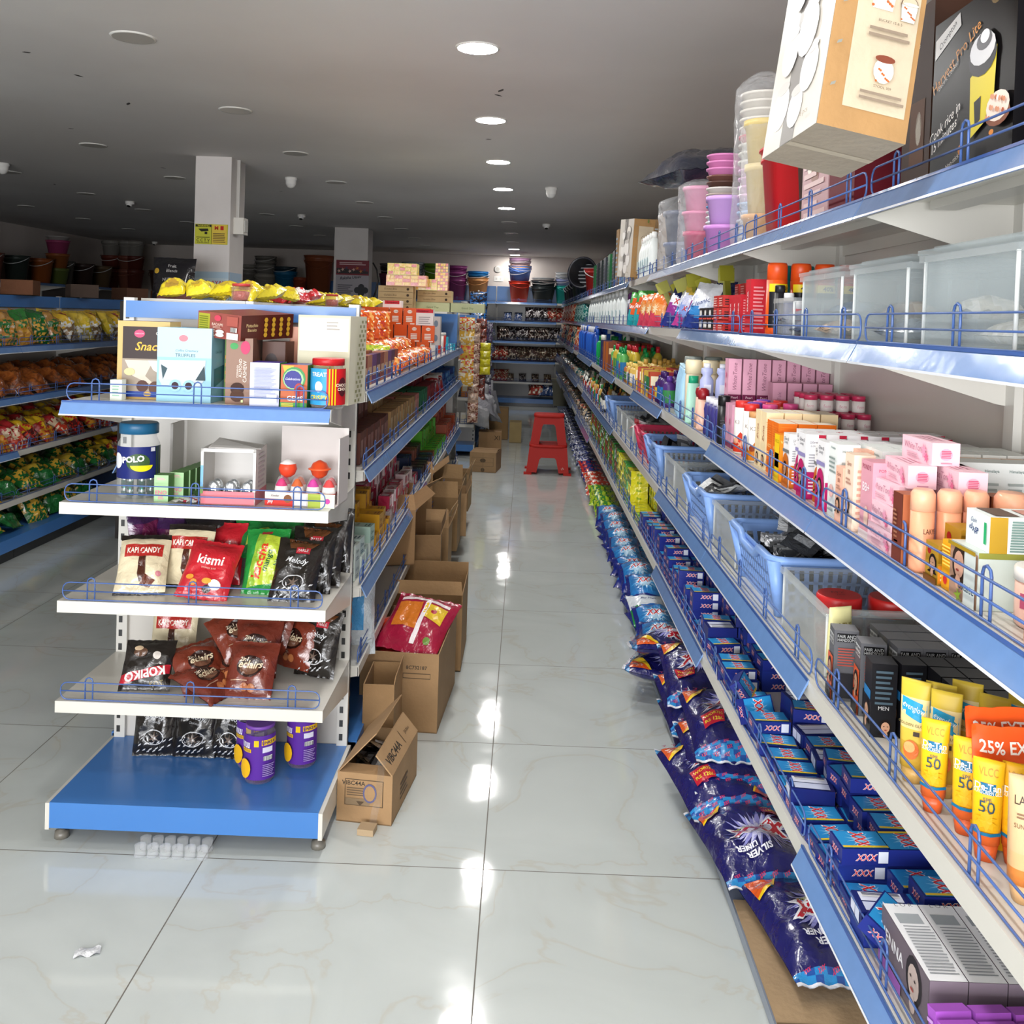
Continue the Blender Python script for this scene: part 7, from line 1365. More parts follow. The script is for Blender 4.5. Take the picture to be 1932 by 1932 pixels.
NO = [noodle('#e0641c', '#f0b060', 201), noodle('#d95a20', '#e8d8c0', 202), noodle('#e8781c', '#c9402c', 203)]; NY = [noodle('#c9cc3a', '#8fae2c', 204)]
for j in range(12):
    for i in range(3):
        for k in range((3, 2, 1)[2 - i]): NO[(i + j + k) % 3].put((-.60 - .12 * i, 4.1 + .125 * j, G4 + .025 + .05 * k), uq(f'orange noodle pack before the box wall, {nth(j)} from near, {nth(i)} from aisle, {nth(k)} tier'), 'orange noodle packs', (R.uniform(.2, .6), R.uniform(-.2, .2), R.uniform(-.2, .2)))
for j in range(7):
    for k in range(3): NO[j % 3].put((-.82, 4.2 + .18 * j, G4 + .12 + .05 * k), uq(f'orange biscuit pack high against the centre panel, {nth(j)} from near, {nth(k)} tier'), 'orange biscuit packs', (.9, 0, R.uniform(-.2, .2)))
for j in range(6): NY[0].put((-.63 - .09 * (j % 3), 3.75 + .08 * j, G4 + .04 + .035 * (j % 2)), uq(f'lime green snack pack at the near end of the top shelf, {nth(j)}'), 'lime green snack packs', (.8, 0, R.uniform(-.6, .6)))
for j in range(4): Proto('snack_box', 'box', carton(.12, .12, .03, ('#b08050', '#8a5030')[j % 2])).put((-.65, 3.6, G4 + .0302 * j), uq(f'flat brown snack box in the near pile, {nth(j)} tier'), 'flat brown snack boxes', .05)
for j in range(10): Proto('snack_box', 'box', carton(.05, .09, .11, ('#5c3a50', '#8c4a3c', '#b0785c', '#6a4470')[j % 4], lambda b, F: (F('+x').rect(.1, .3, .9, .6, '#c9a88a'),))).put((-.59, 3.25 + .1 * j, G4), uq(f'dark wafer box behind the top wire guard, {nth(j)} from near'), 'dark wafer boxes')
Proto('mug_tin', 'box', carton(.17, .1, .075, '#8a78b8')).put((-.845, 4.1, G4 + .2), uq('plain lilac box high behind the upright')) if 0 else None
CYN = tea('#2ab0cc', '#bfeaf2', 'ICE', .08, .07, .05)
for j in range(4):
    for k in range(4 - j): CYN.put((-.73 + .05 * j, 7.1 + .06 * j, G4 + .0502 * k), uq(f'cyan box in front of the blue end panel, {nth(j)} column, {nth(k)} tier'), 'cyan boxes', 0)
for j in range(5): can(.028, .12, ('#d9d4ce', '#8a98b0', '#c9402c', '#e6e2da', '#b0302c')[j], capcol='#d8d4cc', caph=.02, name='milk_powder_tin').put((-.60, 6.0 + .2 * j, G4), uq(f'white, grey or red drink tin on the top shelf, {nth(j)} from near'), 'drink tins')
for j in range(5): can(.028, .10, ('#e6dcd4', '#6a7c98', '#b8402c', '#d6d2ca', '#3a5a90')[j], capcol='#e4e0d8', caph=.02, name='milk_powder_tin').put((-.68, 5.95 + .2 * j, G4), uq(f'drink tin in the second row of the top shelf, {nth(j)} from near'), 'drink tins behind')
# second shelf down: tea and masala cartons in shade
def mas(c, lc, h=.11, w=.07, d=.075): return Proto('spice_box', 'spice box', carton(w, d, h, c, lambda b, F: [F(s).rect(.15, .2, .85, .75, lc) or F(s).text('Tea', .5, .5, .012, c) for s in ('-y', '+x')]))
MB_ = [mas('#6a3c30', '#a8786a'), mas('#74463a', '#b08878')]; MK = [mas('#b08a58', '#d9c090'), mas('#a07a4c', '#cfae7c')]; MR_ = [mas('#8a1a24', '#b04a4a'), mas('#7a1620', '#a0382c')]; MG_ = [mas('#1f6a44', '#4a9a6a')]; MP = [mas('#c47a6c', '#e0a898')]
gfill(MB_, 3.3, 4.0, G3 + .001, .078, 4, .08, (1, 2, 2, 2), 'dim pink brown tea carton', 'pink brown tea cartons', .03, .111)
gfill(MK, 4.05, 4.6, G3 + .001, .09, 4, .085, (1, 2, 2, 2), 'kraft brown tea carton', 'kraft tea cartons', .05, .111)
gfill(MP + MK, 4.75, 5.1, G3 + .001, .09, 3, .085, (1, 1, 2), 'salmon and kraft tea carton', 'salmon tea cartons', .05, .111)
gfill(MG_, 5.2, 5.5, G3 + .001, .09, 3, .085, (1, 1, 2), 'green tea carton', 'green tea cartons', .05, .111)
gfill(MR_, 5.55, 6.4, G3 + .001, .09, 4, .085, (1, 2, 2, 2), 'deep red spice carton', 'deep red spice cartons', .05, .111)
RED = Proto('drink_tin', 'tin', pillow(.1, .14, .06, lambda u, v: '#a81c1c' if v < .75 else '#e6ded8', 206, 10, 10, art=lambda p: p.text('MILO', .5, .5, .02, '#f0e8e0', off=.02)))
for j in range(4): RED.put((-.60, 5.95 + .14 * j, G3 + .03 + .04 * (j % 2)), uq(f'red and white pouch leaning by the second wire guard, {nth(j)} from near'), 'red and white pouches', (1.0, 0, .3))
gfill([mas('#2460a8', '#7ab0d8', .04), mas('#1c3a80', '#5a90c8', .04)], 6.5, 7.6, G3 + .001, .1, 3, .09, (3, 4, 5), 'blue oat pack', 'blue packs near the far end', .1, .0405)
# third shelf: soap, pink and white packs
SPK = Proto('soap_pack', 'soap', carton(.10, .05, .055, '#ecdcdc', lambda b, F: [F(s).rect(.05, .2, .45, .8, '#c8284c') or F(s).text('LUX', .7, .5, .012, '#b03a5a') for s in ('+x', '-y', 'top')], 'film')); SPR = Proto('soap_pack', 'soap', carton(.10, .05, .055, '#d0385c', lambda b, F: [F(s).rect(.1, .2, .5, .8, '#f0d8dc') for s in ('+x', '-y', 'top')], 'film'))
def dv_(c, lc, t): return Proto('soap_carton', 'soap', carton(.07, .095, .06, c, lambda b, F: [F(s).text(t, .5, .6, .013, lc, shear=.2) or F(s).lines(.2, .1, .8, .35, 2, lc) for s in ('+x', '-y', 'top')], 'card_gloss'))
MDM = [dv_('#b9d6c6', '#2a6a58', 'Dove'), dv_('#c9dcd4', '#2c5a6a', 'Dove'), dv_('#d6e2da', '#6a7a80', 'Fiama')]; NIV = [dv_('#dba02a', '#a85a10', 'Nivea'), dv_('#e0a830', '#9a4a10', 'Pears')]
gfill(MDM, 3.24, 3.62, G2 + .001, .10, 4, .078, (2, 2, 3, 3), 'mint green and white soap carton', 'mint soap cartons', .08, .0605)
gfill(NIV, 3.66, 4.05, G2 + .001, .10, 4, .078, (2, 3, 3, 4), 'amber yellow soap carton', 'amber soap cartons', .08, .0605)
gfill([SPK, SPR], 4.15, 5.15, G2 + .001, .058, 3, .105, (2, 3, 4), 'pink and white soap pack', 'pink and white soap packs', .1, .0555)
gfill([dv_('#1c2c50', '#6a90c0', 'Cin'), dv_('#3a2a2c', '#8a6a60', 'Cin'), dv_('#8a4a34', '#c9906a', 'Cin')], 5.25, 5.95, G2 + .001, .10, 4, .078, (1, 2, 3, 3), 'navy and brown soap carton', 'navy and brown soap cartons', .08, .0605)
GRN = dv_('#4fae2c', '#e6e23a', 'Med')
gfill([GRN, dv_('#62c030', '#1f6a2a', 'Med')], 6.0, 6.8, G2 + .001, .10, 4, .078, (1, 3, 4, 4), 'bright green soap carton', 'bright green soap cartons', .1, .0605)
gfill([dv_('#b8502c', '#f0c8a0', 'Red'), dv_('#a83c24', '#e8b890', 'Red')], 6.9, 7.7, G2 + .001, .10, 4, .078, (2, 4, 4, 4), 'rust red soap carton', 'rust red soap cartons', .08, .0605)
# packets on top of the near gondola
def ybag(c, d, seed): return Proto('chips_bag', 'snack bag', pillow(.17, .21, .08, lambda u, v: c if (u - .5) ** 2 + (v - .45) ** 2 > .06 else d, seed, 12, 14, lump=.5, mt='film', art=lambda p: (p.text('Lays', .5, .5, .03, '#d9402c', off=.03, rot=.2),) if 0 else None))
YB = [ybag('#e2cc18', '#d8b818', 211), ybag('#dcc61c', '#b8902c', 212), ybag('#e8d630', '#c9a820', 213)]; RBG = ybag('#c41c24', '#e8e0dc', 214)
bt = B(); bt.box(-1.31, -.955, 3.2, 6.8, 1.586, 1.6, '#cfccc4', 'painted_steel'); bt.box(-1.31, -.57, 6.8, 7.75, 1.586, 1.6, '#cfccc4', 'painted_steel'); tag(link('top_tray', bt.mesh('top_tray')), 'white steel tray closing the top of the near gondola', 'shelf tray')
TZ = 1.601
hp = B(); hp.box(.015, .765, .02, .03, 1.30, 1.6, BLU, 'painted_steel'); link('header_panel', hp.mesh('header_panel'), end_far)
jr = jar(.055, .09, '#e0c8c4', '#b83a3a', '#a84a3c', lh=.012)
i = 0
for j in range(11):
    for x in (-1.24, -1.16, -1.07, -.99):
        if j in (5,) and x > -1.1: continue
        i += 1; (RBG if (j == 3 and x > -1.1) or (j == 4 and x > -1.1) else YB[i % 3]).put((x + R.uniform(-.02, .02), 3.35 + .26 * j, TZ + .02), uq(f'{"red" if (j == 3 and x > -1.1) or (j == 4 and x > -1.1) else "yellow"} chips bag on top of the near gondola, {nth(j)} cross row, {nth([-1.24, -1.16, -1.07, -.99].index(x))} from left'), 'chips bags on the gondola top', (R.uniform(.1, .45), R.uniform(-.3, .3), R.uniform(-.5, .5)), sc=.55)
for k, (x, y) in enumerate(((-1.02, 4.22), (-.98, 4.75), (-1.0, 3.3))): jr.put((x, y, TZ), uq(f'clear jar with red lid among the chips bags, {("left", "right", "further back")[k]}'), 'red lidded jars on top', 0, .6)
cbx2 = lambda w, d, h, c, pos, lab_, art=None, mt='card_gloss', g=None, rot=0: Proto('snack_carton', 'carton', carton(w, d, h, c, art, mt)).put(pos, uq(lab_), g, rot)
def a_or(b, F):
    p = F('-y')
    for i in range(5):
        for j in range(3): p.rect(.03 + .195 * i, .05 + .32 * j, .2 + .195 * i, .32 + .32 * j, '#e8b84a' if (i + j) % 3 else '#d9706a')
ORP = Proto('incense_pack', 'packet', carton(.30, .14, .08, '#e08a4a', a_or, 'film')); YEP = Proto('incense_pack', 'packet', carton(.22, .14, .085, '#d9c838', a_or, 'film'))
KBX = Proto('snack_carton', 'carton', carton(.26, .2, .045, '#b59a70', lambda b, F: (F('-y').text('Golden Bite', .35, .5, .014, '#6a5438', shear=.2), F('-y').disc(.85, .5, .010, '#3a2a1c'), F('-y').rect(.02, .0, .98, .06, '#7a6444')), 'cardboard'))
GBX = Proto('snack_carton', 'carton', carton(.26, .2, .07, '#b8bc94', lambda b, F: (F('-y').text('Good Day', .5, .45, .02, '#6a7a50'),), 'cardboard'))
for k in range(3):
    GBX.put((-.78 - .27 * (k - 1) * .99 + .06, 7.35, TZ), uq(f'pale green flat carton on the far gondola top, {nth(k)} from the aisle'), 'pale green flat cartons')
for k in range(4): KBX.put((-.98, 7.15, TZ + .0455 * k), uq(f'brown flat snack carton in the tall pile, {nth(k)} tier'), 'brown flat cartons')
for k in range(2): KBX.put((-.71, 7.35, TZ + .0705 + .0455 * k), uq(f'brown flat snack carton on the pale green cartons, {nth(k)} tier'), 'brown flat cartons upper')
ORP.put((-.90, 7.1, TZ + .1825), uq('orange yellow patterned pack on the brown flat cartons, lower one')); YEP.put((-.80, 7.3, TZ + .162), uq('yellow patterned pack resting on the right brown cartons')); YEP.put((-.93, 7.08, TZ + .263), uq('orange yellow patterned pack at the very top of the pile'))
for k in range(3): Proto('incense_pack', 'packet', carton(.10, .12, .07, ('#b85a44', '#c98a70', '#3a2a2c')[k], a_or, 'film')).put((-.66 + .0, 7.32, TZ + .162 + .0703 * k), uq(f'striped red pack beside the yellow packs, {nth(k)} tier'), 'striped red packs') if 1 else None
# ================================================================ far gondola and hanging strips
def hang(c, n, label, x, y, z, wdt=.09, hh=.10):
    st = B(); st.box(-.008, .008, -.001, .001, -n * hh, .02, '#d0ccc4'); ps = [('hanging_strip', st)]
    for i in range(n):
        q = pillow(wdt, hh, .03, mot(c[i % len(c)], c[(i + 1) % len(c)], c[-1], seed=i, f=7), 221 + i, 12, 12); q.v = [(a, -.012 - cc, -i * hh - hh / 2 + bb) for a, bb, cc in q.v]; q.f = [f[::-1] for f in q.f] if 0 else q.f; ps.append(('sachet', q))
    Proto('sachet_strip', 'sachet strip', parts=ps).put((x, y, z), uq(label), None, R.uniform(-.2, .2))
hang(('#d0442c', '#e8dcc0', '#d9a83a'), 5, 'red and white hanging strip of chips packets at the far gondola end', -.66, 10.3, 1.56, .22, .15)
hang(('#7a3a2c', '#a89080', '#c9a890'), 10, 'brown hanging strip of sachets in the aisle by the far gondola', -.56, 10.45, 1.5, .12, .11)
hang(('#9c4a3a', '#5a3028'), 9, 'dark rust hanging strip of sachets behind the brown strip', -.50, 10.75, 1.55, .12, .11)
hang(('#d9cf2c', '#c9be20'), 4, 'yellow hanging sachet strip furthest into the aisle', -.45, 10.7, 1.28, .12, .09)
hang(('#8a8a90', '#5c4a6a', '#3a3a4a'), 8, 'grey hanging strip of sachets against the far gondola upright', -.44, 11.1, 1.5, .12, .12)
hang(('#1f1f2a', '#2a2a3c', '#2a6ab0'), 4, 'dark hanging strip near the top of the far gondola', -.56, 10.95, 1.86, .2, .12)
EB = (.3605, .6605, .9805, 1.2005)
for k, (z, c, n) in enumerate(((EB[3], ('#c9ccd0', '#3a3a44'), 2), (EB[2], ('#c9cf3a', '#b8442c'), 2), (EB[1], ('#e08a2a', '#1c1c20'), 3), (EB[0], ('#e6e2da', '#d8d4cc'), 2))):
    for i in range(3): Proto('snack_box', 'box', carton(.08, .08, (.06, .14, .2, .12)[k], c[i % 2], lambda b, F: (F('-y').rect(.15, .3, .85, .8, '#e8e0c8'),))).put((-.86 + .095 * i, 10.75, z), uq(f'{("grey", "lime and red", "orange and black", "pale")[k]} carton on the small end bay, {nth(i)} from left'), 'cartons on the small end bay')
fill_p = [noodle(c, d, 230 + i, .14, .16, .06) for i, (c, d) in enumerate((('#3a2a50', '#c9a0b0'), ('#b8442c', '#e8d0b0'), ('#5a3c30', '#a89080'), ('#7a2c5c', '#d9c0d0')))]
for li, z in enumerate((G1, G2, G3, G4)):
    for j in range(20): fill_p[(j + li) % 4].put((-.62, 11.1 + .24 * j, z + .07), uq(f'snack packet on the far gondola, {nth(li)} shelf up, {nth(j)} from near'), 'snack packets on the far gondola', (1.25, 0, PI / 2 + R.uniform(-.3, .3)))
for j in range(10):
    jb_ = Bk(.07, .14, ('#2a2450', '#e6e4de', '#3a3a48')[j % 3], nm='plastic_tub'); jb_.put((-.62 - .1 * (j % 2), 11.1 + .3 * j, 1.61), uq(f'small dark tub on top of the far gondola, {nth(j)} from near'), 'tubs on the far gondola')
b = B(); b.box(-1.31, -.57, 10.97, 16.0, 1.586, 1.6, '#cfccc4', 'painted_steel'); tag(link('top_tray', b.mesh('top_tray')), 'white steel tray closing the top of the far gondola', 'shelf tray')
# ================================================================ back wall racks
BZ = (.4305, .8005, 1.1555, 1.5105, 1.8505)
BT = 1.8505
def bstack(x, spec, label, y=17.05, r=.15, z=BT):
    for i, (rr, hh, c, st) in enumerate(spec):
        Bk(rr, hh, c, handle='#d8d4d0' if i % 2 else c).put((x, y, z), uq(f'{label}, {nth(i)} from the bottom'), None, R.uniform(-.5, .5)); z += st
def px(u, Y=17.05): return (u - 993 + .033 * -60) * Y / FPX
bstack(px(980), [(.19, .38, '#c2301c', .26), (.2, .34, '#6a90e0', .05), (.2, .34, '#6f9ae8', .05), (.2, .30, '#e8a868', .1), (.19, .28, '#c9b0c0', .05), (.19, .28, '#d0a0c8', .06)], 'red bucket with blue, orange and lilac buckets nested in it')
bstack(px(1025), [(.22, .30, '#2c3336', .2), (.22, .2, '#4a5056', .09), (.2, .12, '#c9b8b0', .06), (.2, .1, '#d9dce0', .05)], 'black film wrapped basin in the pile right of the red bucket')
bstack(px(1062), [(.14, .32, '#1fa8a0', .22), (.14, .22, '#a8b0e0', .08), (.14, .2, '#c9ccd0', .06), (.14, .2, '#d9dcde', .06)], 'teal bucket with grey ones nested, beside the right rack')
bstack(px(902), [(.19, .42, '#d9985c', .26), (.19, .22, '#2a80c0', .05), (.19, .22, '#2a88d0', .05)], 'peach orange bucket with blue tubs inside')
bstack(px(862), [(.18, .40, '#8a3c74', .22), (.18, .3, '#9c4484', .1), (.18, .3, '#8f3c78', .1)], 'plum purple bucket in a nested pile')
bstack(px(820), [(.2, .34, '#4a5a44', .26), (.2, .3, '#6f9a2c', .12), (.2, .26, '#5f8a24', .08)], 'olive green tub in the pile behind the snack cartons')
bstack(px(778), [(.2, .36, '#6a6e72', .2), (.2, .3, '#7c8086', .09), (.2, .3, '#8a8e94', .09), (.2, .28, '#9a9ea4', .06)], 'grey tub in a nested pile along the back wall')
bstack(px(735), [(.19, .44, '#7a4460', .3), (.18, .26, '#3a3438', .08), (.18, .24, '#6a6468', .06)], 'dusky pink bucket with dark ones inside')
bstack(px(600), [(.26, .72, '#8a4a2c', .3)], 'tall rust brown woven laundry basket')
bstack(px(565), [(.13, .32, '#9c4a30', .2)], 'small rust bucket')
bstack(px(537), [(.2, .42, '#1c6a94', .2), (.2, .3, '#2a3a44', .1)], 'blue bucket with a dark one nested')
bstack(px(499), [(.2, .36, '#9a948a', .22), (.19, .3, '#86827c', .08), (.19, .3, '#7a766f', .08), (.19, .3, '#6f6b64', .06)], 'grey mottled bucket in the tall nested pile')
bstack(px(466), [(.16, .4, '#77736c', .22), (.16, .3, '#8a867e', .1)], 'grey bucket by the near pillar edge')
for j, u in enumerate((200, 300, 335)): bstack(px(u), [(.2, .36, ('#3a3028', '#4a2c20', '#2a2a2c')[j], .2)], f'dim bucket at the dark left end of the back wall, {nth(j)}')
# items on the back shelves
RBN = [Proto('snack_bag', 'snack bag', pillow(.24, .26, .12, mot(a, a, c, a, seed=i + 3, f=5, band=a), 241 + i, 16, 16, lump=.5)) for i, (a, c) in enumerate((('#3a2420', '#e6d8c8'), ('#2c2024', '#c9c2c0'), ('#4a3430', '#d9c8b0'), ('#a83424', '#e8dcc0'), ('#2c4a80', '#d9d9e0'), ('#6a5040', '#d8ccb0')))]
def bs(zi, u0, u1, n, cols, desc, g, sc=1.):
    for i in range(n):
        u = u0 + (u1 - u0) * i / max(1, n - 1); RBN[cols[i % len(cols)]].put((px(u, 16.95), 17.0 + R.uniform(-.04, .04), BZ[zi] + .125 * sc), uq(f'{desc}, {nth(i)} from the left'), g, (1.25, 0, R.uniform(-.2, .2)), sc)
bs(2, 952, 1066, 7, (0, 1, 1, 0), 'dark brown bag with a pale picture on the upper back shelf', 'dark bags on the back wall shelf')
bs(1, 934, 1070, 8, (3, 3, 2, 5, 2, 5, 5, 5), 'beige or red snack bag on the middle back shelf', 'beige bags on the back wall shelf')
bs(0, 932, 956, 3, (3, 3, 3), 'white and red small bag on the lower back shelf', 'small bags on the lower back shelf', .8)
bs(0, 968, 1062, 5, (5, 1, 2, 5, 2), 'pale crumpled packet on the lower back shelf', 'pale packets on the lower back shelf', .55)
bs(3, 960, 1000, 3, (4, 4, 2), 'blue and white flat packet on the fourth back shelf', 'flat packets on the fourth back shelf', .6)
bs(3, 1005, 1060, 4, (1, 1, 3, 3), 'black and white bag on the fourth back shelf', 'black and white bags on the back shelf', 1.0)
for i in range(3): RBN[(3, 4, 4)[i]].put((px(1020 + 18 * i, 16.9), 17.0, .145 + .1), uq(f'{("red", "blue spotted", "navy spotted")[i]} large sack on the base of the back rack'), None, (.5, 0, .1 * i), 1.3)
bdr = B(); bdr.box(-.05, .05, -.05, .05, 0, .08, '#e0ddd6'); 
swb = B(); swb.box(-.09, .09, -.008, 0, -.05, .05, '#d9d6d0', 'plastic'); swb.box(-.06, -.03, -.014, -.008, -.02, .02, '#c0bdb6', 'plastic'); swb.box(.02, .05, -.014, -.008, -.02, .02, '#c0bdb6', 'plastic'); Proto('switch_plate', 'switch', swb).put(tuple(at(941, 526, Y=WY1 - .001)), uq('white electrical switch plate on the back wall'))
rd = B(); rd.loft([(0, .07, .07, 2, '#cfccc6'), (.01, .07, .07, 2, '#cfccc6'), (.012, .04, .04, 2, '#b0ada6')], 20, 'plastic'); Proto('wall_socket', 'socket', rd).put(tuple(at(939, 508, Y=WY1 - .001)), uq('round white cover plate above the switch plate'), None, (PI / 2, 0, 0))
for i in range(2): Proto('waste_bin', 'bin', parts=bucket(.16, .45, ('#8f8a78', '#6a5a50')[i], hang=False)).put((.62 + .3 * i, 15.9 - .3 * i, .0 if 0 else .125), uq(f'{("beige", "brown")[i]} bin at the far corner of the right rack'), None)
# ================================================================ left rack: snacks
LX = -3.1
def lbag(c, d, e, seed, w=.19, h=.23, art=None):
    m1, m2 = mot(d, c, d, seed=seed, f=6), mot(e, d, e, seed=seed + 1, f=8)
    return Proto('snack_bag', 'snack bag', pillow(w, h, .065, lambda u, v: c if v > .66 else m1(u, v) if v > .42 else m2(u, v), seed, 16, 18, lump=.7, art=art))
LG = [lbag('#b8863a', '#1f6a2c', '#c98a3c', 251, art=lambda p: p.text('Moong', .5, .45, .02, '#e6e8d8', shear=.2)), lbag('#2a7a30', '#c9983a', '#b07a34', 252), lbag('#1c6a2c', '#d0a040', '#1f5c2a', 253)]
LW = [lbag('#d9b02c', '#d8d6d0', '#8a6a40', 254, art=lambda p: p.rect(.3, .75, .6, .95, '#b02c24')), lbag('#e0c040', '#c9b02c', '#d9d8d2', 255)]
LB = [lbag('#8a4a20', '#9c5624', '#7c401c', 256), lbag('#a05a28', '#8f4c20', '#6f3a1c', 257)]
LR = [lbag('#d9b024', '#b02c24', '#c98a2c', 258), lbag('#a8282c', '#d8c0a0', '#b83a24', 259), lbag('#d0a820', '#c43024', '#5c2424', 260)]
LK2 = [lbag('#1c5c2c', '#c9a038', '#1f6a30', 261), lbag('#c9a83a', '#1c5a2a', '#246a34', 262)]
def lrow(z, y0, y1, ps, desc, g, rows=2, dy=.2, tilt=1.15, up=.105, tz=0):
    j = 0; y = y0
    while y < y1:
        for r_ in range(rows): ps[(j + r_) % len(ps)].put((LX - .10 - .13 * r_, y + R.uniform(-.02, .02), z + up + tz * r_), uq(f'{desc}, {nth(j)} from near, {("front", "rear", "third")[r_]} row'), g, (tilt + R.uniform(-.15, .15), R.uniform(-.15, .15), PI / 2 + R.uniform(-.35, .35)))
        y += dy; j += 1
lrow(1.3005, 5.1, 6.45, LG, 'green snack bag on the upper shelf across the left aisle', 'green snack bags'); lrow(1.3005, 6.5, 8.8, LW, 'yellow and white snack bag, upper shelf across left aisle', 'yellow and white snack bags')
lrow(.9905, 5.1, 8.8, LB, 'brown fried snack bag across the left aisle', 'brown snack bags', 2, .24, .5, .06, .04)
lrow(.6605, 5.0, 8.6, LR, 'red and yellow snack bag across the left aisle', 'red and yellow snack bags', 3, .2, .7, .06, .02)
lrow(.3655, 5.0, 7.2, LK2, 'green and gold snack bag lying low across the left aisle', 'green and gold snack bags', 2, .24, .45, .05, .03)
lrow(.3655, 7.25, 8.6, LR, 'red and white snack bag, low shelf across left aisle', 'red and white snack bags', 2, .22, .8, .07)
lrow(.1555, 5.0, 5.9, LK2, 'green gold bag on the blue base across the left aisle', 'green bags on the blue base', 2, .25, .4, .05); lrow(.1555, 6.1, 6.9, LK2, 'green gold bundle further along the blue base', 'green bundles on the blue base', 2, .22, .9, .08)
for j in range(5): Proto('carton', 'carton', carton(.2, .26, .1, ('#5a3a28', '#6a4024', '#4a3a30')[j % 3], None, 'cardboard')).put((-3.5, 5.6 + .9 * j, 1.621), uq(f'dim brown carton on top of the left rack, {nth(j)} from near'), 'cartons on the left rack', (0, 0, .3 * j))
bag_d = pillow(.3, .36, .1, lambda u, v: '#17151a' if v > .25 or u < .2 else '#8a5a50', 265, 12, 16, art=lambda p: (p.text('Fruit', .5, .8, .022, '#c9c4c0'), p.text('Blends', .5, .7, .022, '#c9c4c0'), p.text('NUT', .4, .52, .022, '#c9c4c0'), p.disc(.5, .25, .05, '#7a4a40', .05), p.disc(.12, .7, .02, '#c9a030')))
Proto('fruit_bag', 'snack bag', bag_d).put((-1.15, 6.2, 1.60 + .15), uq('black nut snack bag standing on the gondola top left of the pillar'), None, (1.4, 0, .1)) if 0 else Proto('fruit_bag', 'snack bag', bag_d).put(tuple(at(330, 535, Y=6.8)), uq('black dry fruit bag left of the near pillar'), None, (1.4, 0, .1))
sb_ = B(); sb_.box(-2.72, -2.28, 6.3, 7.3, 0, 1.60, '#3a3634', 'paper'); tag(link('display_cabinet', sb_.mesh('display_cabinet')), 'dark display counter in front of the near pillar, mostly hidden', 'display counter')
# left wall: baskets and tubs on dim racks
WT = 1.8505
for j in range(16):
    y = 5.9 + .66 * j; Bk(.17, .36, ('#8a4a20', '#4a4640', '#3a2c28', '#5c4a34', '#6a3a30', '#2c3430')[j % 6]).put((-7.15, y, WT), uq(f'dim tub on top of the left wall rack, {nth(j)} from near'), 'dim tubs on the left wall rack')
tb = [('#5a6630', .24), ('#8a5028', .22), ('#9c4068', .2), ('#b0aca8', .06)]; z = 1.85
for i, (c, h) in enumerate(tb): Bk(.17, h, c, hang=False, nm='plastic_tub').put((-7.12, 14.25, z if 1 else 0), uq(f'large tub in the tall stack at the left, {("olive bottom", "orange second", "magenta third", "white lid top")[i]} one')); z += h
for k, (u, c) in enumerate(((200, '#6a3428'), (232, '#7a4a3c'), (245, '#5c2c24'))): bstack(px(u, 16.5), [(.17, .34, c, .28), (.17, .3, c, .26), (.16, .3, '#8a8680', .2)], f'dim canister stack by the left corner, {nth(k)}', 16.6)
# ================================================================ signs and posters
def board(name, cat, w, h, col, art, pos, label, rot=0, t=.003):
    b = B(); b.box(-w / 2, w / 2, -t, 0, 0, h, col, 'card_gloss'); art(Pan(b, flat((-w / 2, -t, 0), (1, 0, 0), (0, 0, 1), (0, -1, 0)), w, h, 'card_gloss')); Proto(name, cat, b).put(pos, uq(label), None, rot)
def a_cctv(p):
    p.rect(.02, .86, .5, .98, '#26241a'); p.text('WARNING', .26, .92, .014, '#d8cf3a', off=.01, maxw=.44); p.poly([(.1, .76), (.4, .78), (.42, .66), (.2, .62)], '#26241a'); p.rect(.3, .5, .38, .62, '#26241a'); p.text('C C T V', .26, .2, .022, '#26241a', off=.01, maxw=.4); p.text('SURVEILLANCE', .26, .08, .010, '#26241a', maxw=.44); p.lines(.05, .33, .46, .4, 1, '#4a4820'); p.rect(.52, .02, .98, .98, '#d9bc48'); p.text('M', .66, .82, .03, '#b8241c', off=.04); p.rect(.78, .72, .88, .92, '#b8241c'); p.lines(.56, .1, .94, .6, 6, '#7a6430', .5, .1); p.rect(.505, .02, .515, .98, '#6a6420')
p0, p1 = at(368, 422, Y=7.355), at(429, 462, Y=7.355)
board('warning_sign', 'sign', p1.x - p0.x, abs(p0.z - p1.z), '#c2c23c', a_cctv, ((p0.x + p1.x) / 2, 7.358, p1.z), 'yellow camera surveillance warning sign on the near pillar')
def a_him2(p): p.rect(0, .3, 1, .8, '#c4d4dc'); p.text('HIMALAYAN', .5, .66, .032, '#b84a58', off=.02, maxw=.92); p.text('PINK SALT', .5, .42, .012, '#b88088'); p.text('POWER CUBES', .5, .2, .016, '#4a5a6c', maxw=.7); p.rect(0, 0, 1, .08, '#b8a860')
p0, p1 = at(365, 522, Y=7.355), at(432, 567, Y=7.355)
board('salt_poster', 'poster', .28, .25, '#b0c8d8', a_him2, (-2.47, 7.357, p1.z - .03), 'pale blue salt poster wrapped round the foot of the near pillar, front part')
board('salt_poster', 'poster', .30, .25, '#a8c0d4', lambda p: (p.text('DIVINE', .4, .6, .03, '#8a4a90', off=.02, maxw=.6),), (-2.327, 7.52, p1.z - .03), 'pale blue salt poster on the side face of the near pillar', PI / 2)
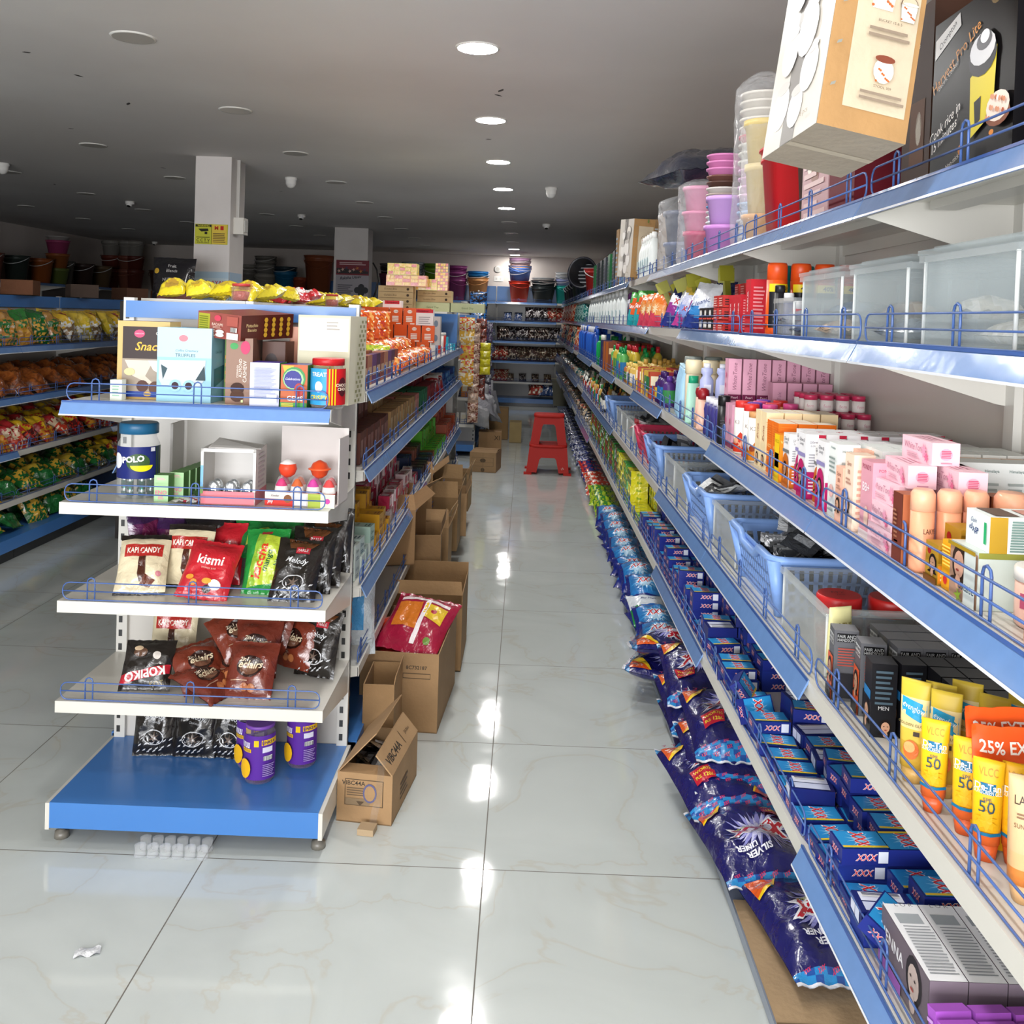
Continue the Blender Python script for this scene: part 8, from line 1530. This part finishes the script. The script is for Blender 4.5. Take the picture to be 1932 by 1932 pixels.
def a_reg(p):
    p.rect(0, .62, 1, 1, '#7c2430'); p.lines(.1, .88, .9, .97, 2, '#d8b8b8', .5, .2); p.poly([(.02, .66), (.98, .66), (.98, .72), (.02, .8)], '#2a2224'); p.text('Raksha Utsav', .45, .56, .04, '#2c2a30', shear=.3, off=.02, rot=.1); p.lines(.06, .05, .55, .4, 7, '#5a5860', .5, .4)
    for dx, dy in ((0, .08), (0, -.08), (-.12, 0), (.12, 0)): p.disc(.78 + dx, .24 + dy, .045, '#2a2a30')
    for k in range(8): p.star(.1 + .11 * k, .76 + .04 * ((k * 7) % 3 - 1), .03, .01, 5, pick('#c97a3a', '#d9b0a0', '#4a3a5a'))
p0, p1 = at(635, 490, Y=13.19), at(694, 566, Y=13.19)
board('festival_poster', 'poster', .46, abs(p0.z - p1.z), '#a8a2a8', a_reg, ((p0.x + p1.x) / 2, 13.195, p1.z), 'maroon and grey festival poster on the second pillar')
cb_ = B(); cb_.tube([(0, 0, 0), (.06, 0, -.1), (.08, 0, -.25), (.05, 0, -.4), (.0, 0, -.55)], .012, '#2a2628', 6); Proto('cable', 'cable', cb_).put((-2.18, 13.3, 2.28), uq('dark cable looping down beside the second pillar'))
tri = B(); tri.add([(0, 0, .002), (.07, .01, .002), (.04, .06, .004), (0, 0, .001), (.07, .01, .001), (.04, .06, .001)], [(0, 1, 2), (5, 4, 3), (0, 3, 4, 1), (1, 4, 5, 2), (2, 5, 3, 0)], '#2a6ab8', 'paper'); Proto('paper_scrap', 'litter', tri).put(tuple(at(838, 1030, Z=0)), uq('small blue triangular scrap on the floor by the cartons'))
wr = pillow(.06, .03, .006, lambda u, v: '#d8dadc', 268, 8, 6, mt='film_rough'); Proto('wrapper', 'litter', wr).put(tuple(at(165, 1798, Z=.001)), uq('small clear wrapper lying on the floor tiles in front'), None, .3)
for i, (u, v) in enumerate(((50, 99), (148, 143), (242, 196), (134, 243), (308, 317), (945, 171), (922, 263), (940, 180), (103, 348), (530, 361))):
    m_ = B(); s_ = .02 + .01 * (i % 3); m_.add([(-s_, -.004, 0), (-s_ * .2, -.012, 0), (s_, .002, 0), (s_ * .3, .012, 0), (-s_ * .4, .006, 0)], [(4, 3, 2, 1, 0)], '#3a3432', 'rubber'); m_.v += [(x, y, .0008) for x, y, z in m_.v[:5]]; m_.f += [(5, 6, 7, 8, 9)]; m_.c += [lin('#3a3432')]; m_.m += ['rubber']; m_.s += [False]
    o = link('trim_%d' % (i + 1), m_.mesh('trim')); o.location = at(u, v, Z=CEIL - .0009); o.rotation_euler = (0, 0, i); tag(o, kind='structure')
